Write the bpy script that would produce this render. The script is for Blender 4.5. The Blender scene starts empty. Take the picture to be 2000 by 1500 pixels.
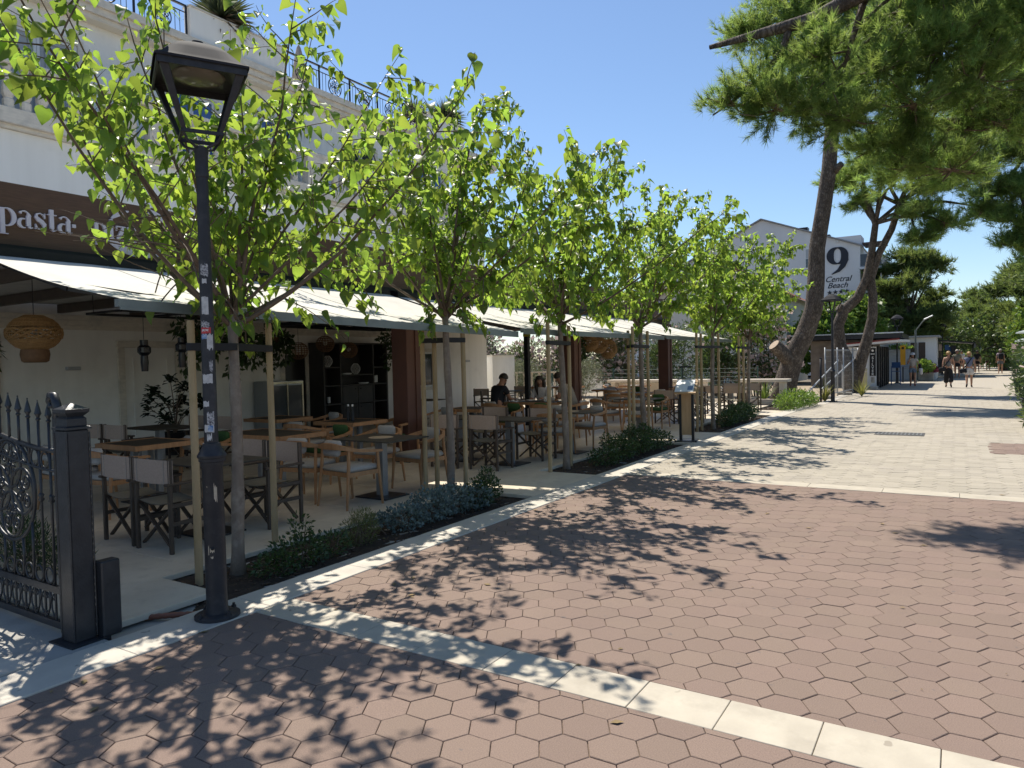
import bpy, bmesh, math, random
import numpy as np
from math import sin, cos, pi, radians, sqrt, atan2, hypot
from mathutils import Vector, Matrix, Euler
R = random.Random(7)
SC = bpy.context.scene
COL = SC.collection

# ------------------------------------------------------------ camera, sky, sun, exposure
CAM_H = 1.68
YAW, PITCH, ROLL = radians(32.12), radians(1.82), radians(1.25)
fw = Vector((-sin(YAW), cos(YAW), 0)); rt = Vector((cos(YAW), sin(YAW), 0)); up = Vector((0, 0, 1))
fw2 = fw*cos(PITCH) - up*sin(PITCH); up2 = up*cos(PITCH) + fw*sin(PITCH)
rt3 = rt*cos(ROLL) - up2*sin(ROLL); up3 = rt*sin(ROLL) + up2*cos(ROLL)
cd = bpy.data.cameras.new('camera'); cam = bpy.data.objects.new('camera', cd); COL.objects.link(cam)
cd.sensor_width = 36; cd.lens = 36*1387/2000; cd.clip_end = 3000; cd.clip_start = 0.05
m = Matrix((rt3, up3, -fw2)).transposed().to_4x4(); m.translation = (0, 0, CAM_H); cam.matrix_world = m
SC.camera = cam

SUN_EL = radians(58.5); SUN_AZ = Vector((-0.788, 0.615))       # horizontal direction towards the sun
w = bpy.data.worlds.new('World'); SC.world = w; w.use_nodes = True
wn = w.node_tree.nodes; bg = wn['Background']
sky = wn.new('ShaderNodeTexSky'); sky.sky_type = 'NISHITA'; sky.sun_disc = False
sky.sun_elevation = SUN_EL; sky.sun_rotation = atan2(SUN_AZ.x, SUN_AZ.y)
sky.altitude = 0; sky.air_density = 1.0; sky.dust_density = 0.15; sky.ozone_density = 4.0
w.node_tree.links.new(sky.outputs[0], bg.inputs[0]); bg.inputs[1].default_value = 0.093
sl = bpy.data.lights.new('sun', 'SUN'); sl.energy = 4.4; sl.angle = radians(0.55); sl.color = (1.0, 0.93, 0.82)
so = bpy.data.objects.new('sun', sl); COL.objects.link(so)
sd = Vector((SUN_AZ.x*cos(SUN_EL), SUN_AZ.y*cos(SUN_EL), sin(SUN_EL)))
so.rotation_euler = sd.to_track_quat('Z', 'Y').to_euler(); so.location = (-8, 6, 20)
SC.view_settings.view_transform = 'Standard'; SC.view_settings.look = 'None'
SC.view_settings.exposure = 0.67; SC.view_settings.gamma = 1.0
SC.cycles.max_bounces = 6; SC.cycles.diffuse_bounces = 4; SC.cycles.transparent_max_bounces = 12
SC.cycles.use_denoising = True

# ------------------------------------------------------------ materials
def lin(c):
    return tuple(((x/255)/12.92 if x <= 10 else ((x/255+.055)/1.055)**2.4) for x in c)
MATS = {}
def mat(name, c1, c2=None, scale=6, rough=.65, bump=0, bscale=80, metal=0, spec=.4, orand=0, dirt=None, dscale=1.5, stretch=None, trans=None, tw=.5, attr=False, hue=0, detail=4, spots=None, sscale=11, sth=.70):
    """procedural surface: two-tone noise, optional blotchy wear, fine relief, per-object variation"""
    if name in MATS: return MATS[name]
    M = bpy.data.materials.new(name); M.use_nodes = True; nt = M.node_tree; N = nt.nodes; L = nt.links.new
    P = N['Principled BSDF']; P.inputs['Roughness'].default_value = rough; P.inputs['Metallic'].default_value = metal
    P.inputs['Specular IOR Level'].default_value = spec
    c2 = c2 or tuple(x*.82 for x in c1)
    tc = N.new('ShaderNodeTexCoord'); src = tc.outputs['Object']
    if not orand and not attr:
        g = N.new('ShaderNodeNewGeometry'); src = g.outputs['Position']
    if stretch:
        mp = N.new('ShaderNodeMapping'); mp.inputs['Scale'].default_value = stretch; L(src, mp.inputs[0]); src = mp.outputs[0]
    nz = N.new('ShaderNodeTexNoise'); nz.inputs['Scale'].default_value = scale; nz.inputs['Detail'].default_value = detail
    L(src, nz.inputs['Vector'])
    rp = N.new('ShaderNodeValToRGB'); rp.color_ramp.elements[0].position = .32; rp.color_ramp.elements[1].position = .68
    rp.color_ramp.elements[0].color = (*c1, 1); rp.color_ramp.elements[1].color = (*c2, 1); L(nz.outputs[0], rp.inputs[0])
    col = rp.outputs[0]
    if dirt:
        n2 = N.new('ShaderNodeTexNoise'); n2.inputs['Scale'].default_value = dscale; n2.inputs['Detail'].default_value = 6; n2.inputs['Roughness'].default_value = .65
        g2 = N.new('ShaderNodeNewGeometry'); L(g2.outputs['Position'], n2.inputs['Vector'])
        r2 = N.new('ShaderNodeValToRGB'); r2.color_ramp.elements[0].position = .5; r2.color_ramp.elements[1].position = .72
        r2.color_ramp.elements[0].color = (0, 0, 0, 1); r2.color_ramp.elements[1].color = (.75, .75, .75, 1); L(n2.outputs[0], r2.inputs[0])
        mx = N.new('ShaderNodeMixRGB'); L(r2.outputs[0], mx.inputs[0]); L(col, mx.inputs[1]); mx.inputs[2].default_value = (*dirt, 1); col = mx.outputs[0]
    if spots:
        n3 = N.new('ShaderNodeTexNoise'); n3.inputs['Scale'].default_value = sscale; n3.inputs['Detail'].default_value = 2
        g3 = N.new('ShaderNodeNewGeometry'); L(g3.outputs['Position'], n3.inputs['Vector'])
        r3 = N.new('ShaderNodeValToRGB'); r3.color_ramp.elements[0].position = sth; r3.color_ramp.elements[1].position = sth+.03
        r3.color_ramp.elements[0].color = (0, 0, 0, 1); r3.color_ramp.elements[1].color = (.7, .7, .7, 1); L(n3.outputs[0], r3.inputs[0])
        m3 = N.new('ShaderNodeMixRGB'); L(r3.outputs[0], m3.inputs[0]); L(col, m3.inputs[1]); m3.inputs[2].default_value = (*spots, 1); col = m3.outputs[0]
    if orand or attr:
        oi = N.new('ShaderNodeObjectInfo'); val = oi.outputs['Random']
        if attr:
            at = N.new('ShaderNodeAttribute'); at.attribute_name = 'rnd'
            ad = N.new('ShaderNodeMath'); ad.operation = 'ADD'; L(val, ad.inputs[0]); L(at.outputs['Fac'], ad.inputs[1])
            fr = N.new('ShaderNodeMath'); fr.operation = 'FRACT'; L(ad.outputs[0], fr.inputs[0]); val = fr.outputs[0]
        o = orand or .3
        mr = N.new('ShaderNodeMapRange'); mr.inputs['To Min'].default_value = 1-o; mr.inputs['To Max'].default_value = 1+o; L(val, mr.inputs[0])
        hs = N.new('ShaderNodeHueSaturation'); L(mr.outputs[0], hs.inputs['Value']); L(col, hs.inputs['Color']); col = hs.outputs[0]
        if hue:
            ml = N.new('ShaderNodeMath'); ml.operation = 'MULTIPLY'; ml.inputs[1].default_value = 7.3; L(val, ml.inputs[0])
            f2 = N.new('ShaderNodeMath'); f2.operation = 'FRACT'; L(ml.outputs[0], f2.inputs[0])
            m2 = N.new('ShaderNodeMapRange'); m2.inputs['To Min'].default_value = .5-hue; m2.inputs['To Max'].default_value = .5+hue*.45; L(f2.outputs[0], m2.inputs[0])
            L(m2.outputs[0], hs.inputs['Hue'])
    L(col, P.inputs['Base Color'])
    if bump:
        nb = N.new('ShaderNodeTexNoise'); nb.inputs['Scale'].default_value = bscale; nb.inputs['Detail'].default_value = 3; L(src, nb.inputs['Vector'])
        b = N.new('ShaderNodeBump'); b.inputs['Strength'].default_value = bump; b.inputs['Distance'].default_value = .01
        L(nb.outputs[0], b.inputs['Height']); L(b.outputs[0], P.inputs['Normal'])
    if trans:
        T = N.new('ShaderNodeBsdfTranslucent'); ms = N.new('ShaderNodeMixShader'); ms.inputs[0].default_value = tw
        if orand or attr:
            h2 = N.new('ShaderNodeHueSaturation'); h2.inputs['Color'].default_value = (*trans, 1)
            L(hs.inputs['Value'].links[0].from_socket, h2.inputs['Value'])
            if hue: L(m2.outputs[0], h2.inputs['Hue'])
            L(h2.outputs[0], T.inputs[0])
        else: T.inputs[0].default_value = (*trans, 1)
        L(P.outputs[0], ms.inputs[1]); L(T.outputs[0], ms.inputs[2]); L(ms.outputs[0], N['Material Output'].inputs[0])
    MATS[name] = M; return M
def glass(name, col=(.8, .85, .85), alpha=.15, rough=.05):
    if name in MATS: return MATS[name]
    M = bpy.data.materials.new(name); M.use_nodes = True; P = M.node_tree.nodes['Principled BSDF']
    P.inputs['Base Color'].default_value = (*col, 1); P.inputs['Roughness'].default_value = rough; P.inputs['Alpha'].default_value = alpha
    P.inputs['Specular IOR Level'].default_value = .8
    MATS[name] = M; return M

# ------------------------------------------------------------ mesh helpers
CH = {}
def link(o, parent=None):
    COL.objects.link(o)
    if parent is not None: o.parent = parent; CH.setdefault(parent.name, []).append(o)
    return o
class MB:
    def __init__(s): s.v = []; s.f = []; s.r = []
    def add(s, vs, fs, r=None):
        b = len(s.v); s.v += [tuple(p) for p in vs]; s.f += [tuple(i+b for i in q) for q in fs]
        if r is not None: s.r += [(b, len(vs), r)]
        return s
    def box(s, c, d, rot=None, taper=1, bev=0):
        x, y, z = d[0]/2, d[1]/2, d[2]/2
        if bev:
            b = min(bev, x*.9, y*.9, z*.9); vs = []
            # 24-vertex bevelled box
            import itertools
            bm = bmesh.new(); bmesh.ops.create_cube(bm, size=1)
            for v in bm.verts: v.co = Vector((v.co.x*2*x, v.co.y*2*y, v.co.z*2*z))
            bmesh.ops.bevel(bm, geom=list(bm.edges), offset=b, segments=1, affect='EDGES')
            bm.verts.ensure_lookup_table()
            vs = [v.co.copy() for v in bm.verts]; fs = [[v.index for v in f.verts] for f in bm.faces]; bm.free()
        else:
            vs = [Vector((sx*x*(taper if sz > 0 else 1), sy*y*(taper if sz > 0 else 1), sz*z)) for sz in (-1, 1) for sx, sy in ((-1, -1), (1, -1), (1, 1), (-1, 1))]
            fs = [(3, 2, 1, 0), (4, 5, 6, 7), (0, 1, 5, 4), (1, 2, 6, 5), (2, 3, 7, 6), (3, 0, 4, 7)]
        if rot is not None:
            rm = Euler(rot).to_matrix(); vs = [rm @ v for v in vs]
        c = Vector(c); return s.add([v+c for v in vs], fs)
    def bar(s, a, b, wd, dp, upv=(0, 0, 1)):
        a, b = Vector(a), Vector(b); d = (b-a); l = d.length; d.normalize(); u = Vector(upv)
        if abs(d.dot(u)) > .98: u = Vector((0, 1, 0))
        x = d.cross(u).normalized(); y = x.cross(d).normalized(); vs = []
        for p in (a, b):
            for sx, sy in ((-1, -1), (1, -1), (1, 1), (-1, 1)): vs.append(p + x*(sx*wd/2) + y*(sy*dp/2))
        return s.add(vs, [(3, 2, 1, 0), (4, 5, 6, 7), (0, 1, 5, 4), (1, 2, 6, 5), (2, 3, 7, 6), (3, 0, 4, 7)])
    def tube(s, pts, rad, n=8, cap=True):
        pts = [Vector(p) for p in pts]; k = len(pts)
        if not hasattr(rad, '__len__'): rad = [rad]*k
        vs = []; fs = []; px = None
        for i in range(k):
            d = (pts[min(i+1, k-1)]-pts[max(i-1, 0)]);
            if d.length < 1e-9: d = Vector((0, 0, 1))
            d.normalize()
            if px is None:
                a = Vector((0, 0, 1)) if abs(d.z) < .9 else Vector((1, 0, 0)); px = d.cross(a).normalized()
            else:
                px = (px - d*px.dot(d))
                px = px.normalized() if px.length > 1e-6 else d.orthogonal().normalized()
            py = d.cross(px)
            for j in range(n):
                t = 2*pi*j/n; vs.append(pts[i] + (px*cos(t)+py*sin(t))*rad[i])
        for i in range(k-1):
            for j in range(n):
                a = i*n+j; b = i*n+(j+1) % n; fs.append((a, b, b+n, a+n))
        if cap: fs.append(tuple(range(n-1, -1, -1))); fs.append(tuple((k-1)*n+j for j in range(n)))
        return s.add(vs, fs)
    def lathe(s, prof, c=(0, 0, 0), n=24, cap=True, sq=None, arc=2*pi, a0=0):
        """profile of (radius, z); sq: superellipse exponent for squarish rings"""
        vs = []; fs = []; full = arc > 6.28; m = n if full else n+1
        for r, z in prof:
            for j in range(m):
                t = a0 + arc*j/n; k = 1
                if sq: k = 1/(abs(cos(t))**sq+abs(sin(t))**sq)**(1/sq)
                vs.append((c[0]+r*cos(t)*k, c[1]+r*sin(t)*k, c[2]+z))
        for i in range(len(prof)-1):
            for j in range(n):
                a = i*m+j; b = i*m+((j+1) % m); fs.append((a, b, b+m, a+m))
        if cap and full: fs.append(tuple(range(n-1, -1, -1))); fs.append(tuple((len(prof)-1)*m+j for j in range(n)))
        return s.add(vs, fs)
    def prism(s, poly, a, b):
        """2-D polygon (u,v) extruded; a: func(u,v)->point front, b: func -> point back"""
        n = len(poly); vs = [a(*p) for p in poly]+[b(*p) for p in poly]
        fs = [tuple(range(n)), tuple(range(2*n-1, n-1, -1))]+[(i, i+n, (i+1) % n+n, (i+1) % n) for i in range(n)]
        return s.add(vs, fs)
    def grid(s, fn, nu, nv):
        vs = [fn(i/nu, j/nv) for i in range(nu+1) for j in range(nv+1)]
        fs = [(i*(nv+1)+j, (i+1)*(nv+1)+j, (i+1)*(nv+1)+j+1, i*(nv+1)+j+1) for i in range(nu) for j in range(nv)]
        return s.add(vs, fs)
    def ball(s, c, r, n=10, m=7, noise=0, rnd=None):
        r = r if hasattr(r, '__len__') else (r, r, r); vs = []; fs = []
        for i in range(m+1):
            t = pi*i/m
            for j in range(n):
                p = 2*pi*j/n; k = 1+(rnd.uniform(-noise, noise) if noise and 0 < i < m else 0)
                vs.append((c[0]+r[0]*sin(t)*cos(p)*k, c[1]+r[1]*sin(t)*sin(p)*k, c[2]+r[2]*cos(t)*k))
        for i in range(m):
            for j in range(n): fs.append((i*n+j, (i+1)*n+j, (i+1)*n+(j+1) % n, i*n+(j+1) % n))
        return s.add(vs, fs)
    def mesh(s, name, smooth=False):
        me = bpy.data.meshes.new(name); me.from_pydata(s.v, [], s.f)
        if smooth is True: me.shade_smooth()
        elif smooth:
            me.shade_smooth()
            try: me.set_sharp_from_angle(angle=radians(smooth))
            except Exception: pass
        me.validate(); return me
    def build(s, name, material, parent=None, smooth=False, kind=None, loc=None):
        me = s.mesh(name, smooth); me.materials.append(material); o = bpy.data.objects.new(name, me); link(o, parent)
        if loc is not None: o.location = loc
        if kind: o['kind'] = kind
        return o
def npmesh(name, verts, faces, material, parent=None, rnd=None, kind=None, smooth=False, loc=None):
    """fast mesh from numpy arrays; faces (F,k) all of one size; rnd: per-vertex float"""
    me = bpy.data.meshes.new(name); nv = len(verts); nf, k = faces.shape
    me.vertices.add(nv); me.vertices.foreach_set('co', np.asarray(verts, np.float32).ravel())
    me.loops.add(nf*k); me.loops.foreach_set('vertex_index', faces.astype(np.int32).ravel())
    me.polygons.add(nf); me.polygons.foreach_set('loop_start', np.arange(0, nf*k, k, dtype=np.int32))
    me.update(calc_edges=True)
    if smooth: me.shade_smooth()
    if rnd is not None:
        a = me.attributes.new('rnd', 'FLOAT', 'POINT'); a.data.foreach_set('value', np.asarray(rnd, np.float32))
    me.materials.append(material); o = bpy.data.objects.new(name, me); link(o, parent)
    if kind: o['kind'] = kind
    if loc is not None: o.location = loc
    return o
def tag(o, label=None, cat=None, group=None, kind=None):
    if label: o['label'] = label
    if cat: o['category'] = cat
    if group: o['group'] = group
    if kind: o['kind'] = kind
    return o
def thing(name, label, cat, loc=(0, 0, 0), rz=0, group=None):
    o = bpy.data.objects.new(name, None); o.empty_display_size = .1; link(o); o.location = loc; o.rotation_euler = (0, 0, rz)
    return tag(o, label, cat, group)
def part(name, me, parent, material=None, loc=(0, 0, 0), rot=(0, 0, 0), scale=None):
    o = bpy.data.objects.new(name, me); link(o, parent); o.location = loc; o.rotation_euler = rot
    if scale: o.scale = scale if hasattr(scale, '__len__') else (scale,)*3
    return o
def dup(root, loc, rz=0, label=None, group=None, scale=None):
    def cp(o, par):
        c = o.copy(); link(c, par)
        for ch in list(CH.get(o.name, ())): cp(ch, c)
        return c
    c = cp(root, None); c.location = loc; c.rotation_euler = (0, 0, rz)
    if scale: c.scale = (scale,)*3
    if label: c['label'] = label
    if group: c['group'] = group
    return c
# ============================================================ ground, pavement, kerb, terrace floor
M_sand = mat('joint_sand', lin((150, 128, 108)), lin((104, 90, 78)), scale=30, rough=.95)
M_earth = mat('earth', (.16, .13, .10), (.11, .10, .075), scale=2, rough=.95)
M_red = mat('red_paver', (.262, .190, .150), (.194, .140, .111), scale=160, rough=.85, bump=.5, bscale=300, orand=.065, attr=True, dirt=(.195, .140, .116), dscale=.55, detail=3, hue=.005, spots=(.15, .125, .115), sscale=13, sth=.71)
M_cream = mat('cream_paver', (.40, .36, .29), (.325, .29, .235), scale=120, rough=.85, bump=.3, bscale=300, orand=.08, attr=True, dirt=(.33, .295, .25), dscale=.8, detail=8, spots=(.24, .21, .18), sscale=7, sth=.70)
M_band = mat('limestone', (.50, .45, .36), (.42, .375, .30), scale=5, rough=.6, bump=.12, bscale=60, dirt=(.33, .29, .23), dscale=2.6, detail=9, spots=(.26, .22, .17), sscale=9, sth=.70)
M_kerb = mat('pale_limestone', (.56, .52, .44), (.47, .435, .375), scale=4, rough=.55, bump=.1, bscale=70, dirt=(.38, .35, .31), dscale=1.6, detail=9, spots=(.22, .20, .17), sscale=14, sth=.70)
M_floor = mat('travertine', (.70, .62, .49), (.58, .51, .40), scale=3.2, rough=.42, bump=.12, bscale=30, dirt=(.48, .42, .33), dscale=5.5, stretch=(1, .35, 1), detail=9)
M_soil = mat('soil', (.055, .038, .026), (.030, .022, .016), scale=14, rough=.97, bump=.9, bscale=50)
M_conc = mat('concrete', (.40, .385, .35), (.31, .30, .275), scale=3, rough=.8, bump=.2, bscale=70, dirt=(.2, .19, .17), dscale=1.6, detail=9)
M_iron = mat('cast_iron', (.10, .095, .09), (.07, .068, .066), scale=20, rough=.6, metal=.4)

b = MB(); b.add([(-700, -300, -.16), (700, -300, -.16), (700, 1300, -.16), (-700, 1300, -.16)], [(0, 1, 2, 3)])
tag(b.build('ground', M_earth), kind='structure')

KX = -4.08            # street edge of the kerb
KI = -4.45            # bed edge of the kerb
HW = .213; HR = HW/sqrt(3); GAP = .0022
def clip(poly, x0, x1, y0, y1):
    def cut(P, ax, v, sg):
        out = []
        for i in range(len(P)):
            a, c = P[i], P[(i+1) % len(P)]; ia = (a[ax]-v)*sg >= 0; ic = (c[ax]-v)*sg >= 0
            if ia: out.append(a)
            if ia != ic:
                t = (v-a[ax])/(c[ax]-a[ax]); out.append((a[0]+(c[0]-a[0])*t, a[1]+(c[1]-a[1])*t))
        return out
    for ax, v, sg in ((0, x0, 1), (0, x1, -1), (1, y0, 1), (1, y1, -1)):
        poly = cut(poly, ax, v, sg)
        if len(poly) < 3: return []
    return poly
def hexmesh(mb, poly, z, r=None, bevel=.0035, tilt=(0, 0)):
    n = len(poly); cx = sum(p[0] for p in poly)/n; cy = sum(p[1] for p in poly)/n
    def ins(d):
        out = []
        for x, y in poly:
            l = hypot(x-cx, y-cy) or 1; k = max(0, l-d)/l; out.append((cx+(x-cx)*k, cy+(y-cy)*k))
        return out
    zf = lambda p, d: (p[0], p[1], z+d+(p[0]-cx)*tilt[0]+(p[1]-cy)*tilt[1])
    vs = [zf(p, 0) for p in ins(GAP+bevel)]+[zf(p, -bevel*.8) for p in ins(GAP)]+[zf(p, -.03) for p in ins(GAP)]
    fs = [tuple(range(n))]
    for k in (0, 1): fs += [(k*n+i, k*n+n+i, k*n+n+(i+1) % n, k*n+(i+1) % n) for i in range(n)]
    mb.add(vs, fs, r)
def build_stuff(mb, name, material, parent, kind='stuff'):
    me = mb.mesh(name); a = me.attributes.new('rnd', 'FLOAT', 'POINT'); arr = np.zeros(len(mb.v), np.float32)
    for b0, n, r in mb.r: arr[b0:b0+n] = r
    a.data.foreach_set('value', arr); me.materials.append(material); o = bpy.data.objects.new(name, me); link(o, parent)
    if kind: o['kind'] = kind
    return o
def hexarea(x0, x1, y0, y1, mb, single, near, parent, material, skip=None):
    """hexagonal pavers with flats facing the street direction; the nearest are objects of their own"""
    full = [(HR*cos(i*pi/3), HR*sin(i*pi/3)) for i in range(6)]
    ix0 = int((x0+40)/(1.5*HR))-1
    for ix in range(ix0, int((x1+40)/(1.5*HR))+2):
        cx = ix*1.5*HR-40; off = HW/2 if ix % 2 else 0
        for iy in range(int((y0-off)/HW)-1, int((y1-off)/HW)+2):
            cy = iy*HW+off; P = [(cx+a, cy+c) for a, c in full]; Q = clip(P, x0, x1, y0, y1)
            if len(Q) < 3: continue
            ar = abs(sum(Q[i][0]*Q[(i+1) % len(Q)][1]-Q[(i+1) % len(Q)][0]*Q[i][1] for i in range(len(Q))))/2
            if ar < .0025: continue
            if skip and skip(cx, cy): continue
            # in view?
            dx = cx*cos(YAW)+cy*sin(YAW); dz = -cx*sin(YAW)+cy*cos(YAW)
            if dz < -.4 or abs(dx) > max(dz, 0)*.80+2.6: continue
            z = R.uniform(-.002, .0015); tl = (R.uniform(-.007, .007), R.uniform(-.007, .007))
            if near(cx, cy, dz):
                m1 = MB(); hexmesh(m1, [(p[0]-cx, p[1]-cy) for p in Q], 0, tilt=tl)
                me = m1.mesh('paver'); me.materials.append(material); o = part('paver', me, parent, loc=(cx, cy, z))
            else: hexmesh(mb, Q, z, R.random(), bevel=.003 if dz < 9 else .002, tilt=tl)
XR = 4.6
def sheet(name, x0, x1, y0, y1, z, material, kind='structure', th=.02):
    b = MB(); b.box(((x0+x1)/2, (y0+y1)/2, z-th/2), (x1-x0, y1-y0, th)); return tag(b.build(name, material), kind=kind)
pave = sheet('pavement', KX, 9, -3, 61, -.014, M_sand, th=.1)
B1a, B1b, B2a, B2b = 3.13, 3.45, 9.60, 9.90
mbA = MB(); hexarea(KX, XR, -1.2, B1a, mbA, None, lambda x, y, d: 1.7 < d < 3.3 and -2.6 < x*.847+y*.532 < 2.6, pave, M_red)
hexarea(KX, XR, B1b, B2a, mbA, None, lambda x, y, d: d < 4.6 and x*.847+y*.532 < 3.6, pave, M_red)
build_stuff(mbA, 'red_pavers', M_red, pave)
redrect = lambda x, y: .45 < x < 3 and 14.0 < y < 15.6
mbC = MB(); hexarea(KX, XR+1.5, B2b, 37.2, mbC, None, lambda x, y, d: False, pave, M_cream, skip=redrect)
build_stuff(mbC, 'cream_pavers', M_cream, pave)
mbD = MB(); hexarea(.45, 3, 14.0, 15.6, mbD, None, lambda x, y, d: False, pave, M_red); build_stuff(mbD, 'red_inset_pavers', M_red, pave)
# far paving: too far to tell the pieces apart
b = MB(); b.box((.8, 80, -.02), (9.8, 85.4, .03)); o = b.build('far_paving', M_cream, pave)
# stone bands across the street
def band(y0, y1, xs):
    for i in range(len(xs)-1):
        b = MB(); l = xs[i+1]-xs[i]; b.box((0, 0, -.02), (l-.004, y1-y0-.004, .044), bev=.0025)
        o = b.build('band_stone', M_band, pave); o.location = ((xs[i]+xs[i+1])/2, (y0+y1)/2, R.uniform(-.001, .001))
xs = [KX]; 
while xs[-1] < XR: xs.append(xs[-1]+R.choice([.42, .46, .5]))
band(B1a, B1b, xs)
xs = [KX]
while xs[-1] < XR: xs.append(xs[-1]+R.choice([.75, .8, .85]))
band(B2a, B2b, xs)
# drain covers in the cream paving
for (x, y, sx, sy, lb) in ((-1.02, 16.7, .9, .62, 'dark steel drain cover nearer the terrace trees, set in cream paving'), (-.63, 23.9, .95, .55, 'dark steel drain cover farther up the street in cream paving')):
    t = thing('drain_cover', lb, 'drain cover', (x, y, .001), 0, 'drain covers in the street')
    b = MB(); b.box((0, 0, .002), (sx, sy, .006)); f = b.build('frame', M_iron, t)
    b = MB()
    for i in range(12): b.box((-sx/2+.06+i*(sx-.12)/11, 0, .007), (.03, sy-.1, .006))
    b.build('bars', mat('steel_bar', (.2, .2, .19), rough=.5, metal=.5), t)

# kerb stones
kerb = MB(); kerb.box(((KX+KI)/2, 14, -.1), (KX-KI-.02, 24.8, .17)); kerb = tag(kerb.build('kerb', M_conc), kind='structure')
y = 1.2
while y < 26:
    l = R.choice([.95, 1.0, 1.1]); b = MB(); b.box((0, 0, -.03), (KX-KI-.002, l-.003, .075), bev=.004)
    o = b.build('kerb_stone', M_kerb, kerb); o.location = ((KX+KI)/2, y+l/2, R.uniform(0, .002)); y += l
for y0, y1 in ((-2.4, 1.2),):
    b = MB(); b.box((KX-.185, (y0+y1)/2, -.03), (.366, y1-y0-.004, .075), bev=.004); b.build('kerb_stone', M_kerb, kerb)
# kerb continuing past the pine as a thin paved edge
y = 26.05
while y < 37:
    b = MB(); b.box((0, 0, -.03), (.3, 1.19, .07), bev=.004); o = b.build('kerb_stone', M_kerb, kerb); o.location = (-3.95, y+.6, 0); y += 1.2

# terrace floor: slabs, with openings for the planting beds
terr = sheet('terrace_floor', -16, KI, 2.35, 26.6, -.06, M_conc, th=.08)
BX = -5.42
BEDS = [(3.30, 7.55), (9.35, 13.6), (15.7, 20.9), (22.7, 26.0)]
beds_front = [(2.55, 7.55)]+BEDS[1:]
def slab(x0, x1, y0, y1):
    b = MB(); b.box((0, 0, -.02), (x1-x0-.004, y1-y0-.004, .044), bev=.003); o = b.build('floor_slab', M_floor, terr)
    o.location = ((x0+x1)/2, (y0+y1)/2, .002+R.uniform(-.0008, .0008))
nx, S = 8, (BX+15.4)/8
ys = np.linspace(2.42, 26.4, 21)
for i in range(nx):
    for j in range(20):
        if i == nx-1: continue
        slab(-15.4+i*S, -15.4+(i+1)*S, ys[j], ys[j+1])
for j in range(20): slab(BX-S, BX, ys[j], ys[j+1])
prev = 3.30
slab(BX, -4.72, 2.42, 3.28)      # tongue of floor beside the gate
for (a, c), nxt in zip(BEDS, [9.35, 15.7, 22.7, 26.4]):
    n = max(1, round((nxt-c)/.9))
    for k in range(n):
        y0 = c+(nxt-c)*k/n; y1 = c+(nxt-c)*(k+1)/n
        if y1-y0 > .2: slab(BX, KI-.002, y0, y1)
# planting beds: lumpy dark soil
for i, (a, c) in enumerate(beds_front):
    rr = random.Random(40+i); x0 = BX if i else -5.42
    b = MB(); n1, n2 = 16, int((c-a)*9)
    b.grid(lambda u, v: (x0+.005+(KI-x0-.01)*u, a+.005+(c-a-.01)*v, -.05+rr.uniform(-.016, .016)-.09*max(0, (3.25-(a+(c-a)*v)))*(i == 0)), n1, n2)
    o = b.build('planting_bed', M_soil, smooth=True); tag(o, kind='structure')
    ch = MB()
    for k in range(int(150*(c-a))):
        px, py = rr.uniform(x0+.04, KI-.04), rr.uniform(a+.04, c-.04); s = rr.uniform(.006, .02)
        dz = -.09*max(0, 3.25-py)*(i == 0)
        ch.box((px, py, -.044+dz), (s*1.8, s, s*.6), rot=(rr.uniform(-.5, .5), rr.uniform(-.5, .5), rr.uniform(0, 3)))
    cm = ch.build('bark_chips', mat('bark_chip', (.14, .09, .055), (.06, .04, .03), scale=20, rough=.95), o, kind='stuff')
# corrugated pipe end poking from the soil by the lamp
b = MB(); pts = [Vector((-4.82, 2.72, -.05)), Vector((-4.70, 2.78, -.028)), Vector((-4.58, 2.87, -.022)), Vector((-4.48, 2.96, -.028))]
for k in range(40):
    pass
P = [pts[0].lerp(pts[1], t/6) for t in range(6)]+[pts[1].lerp(pts[2], t/6) for t in range(6)]+[pts[2].lerp(pts[3], t/6) for t in range(7)]
b.tube(P, [.021 if k % 2 else .017 for k in range(len(P))], 10)
tag(b.build('drain_pipe', mat('pipe_orange', (.26, .10, .06), (.2, .08, .05), rough=.5), smooth=True), 'orange corrugated pipe end lying in soil beside the lamp post foot', 'pipe')
# entrance apron left of the gate
sheet('gate_apron', -15.9, KX-.37, -4, 2.35, -.004, M_conc)
for k, (cx, cy, w_, h_) in enumerate(((-4.62, 1.75, .3, .36), (-4.95, 1.7, .34, .4), (-4.7, 1.35, .4, .34), (-5.15, 1.3, .42, .36), (-5.35, 1.75, .4, .4), (-4.62, .95, .3, .38))):
    b = MB(); b.prism([(-w_/2, -h_/2), (w_/2, -h_/2+.03), (w_/2-.03, h_/2), (-w_/2+.02, h_/2-.03)], lambda u, v: (u, v, .012), lambda u, v: (u, v, -.02))
    o = b.build('apron_stone', M_kerb, bpy.data.objects['gate_apron']); o.location = (cx, cy, -.004); o.rotation_euler[2] = R.uniform(-.05, .05)

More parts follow.
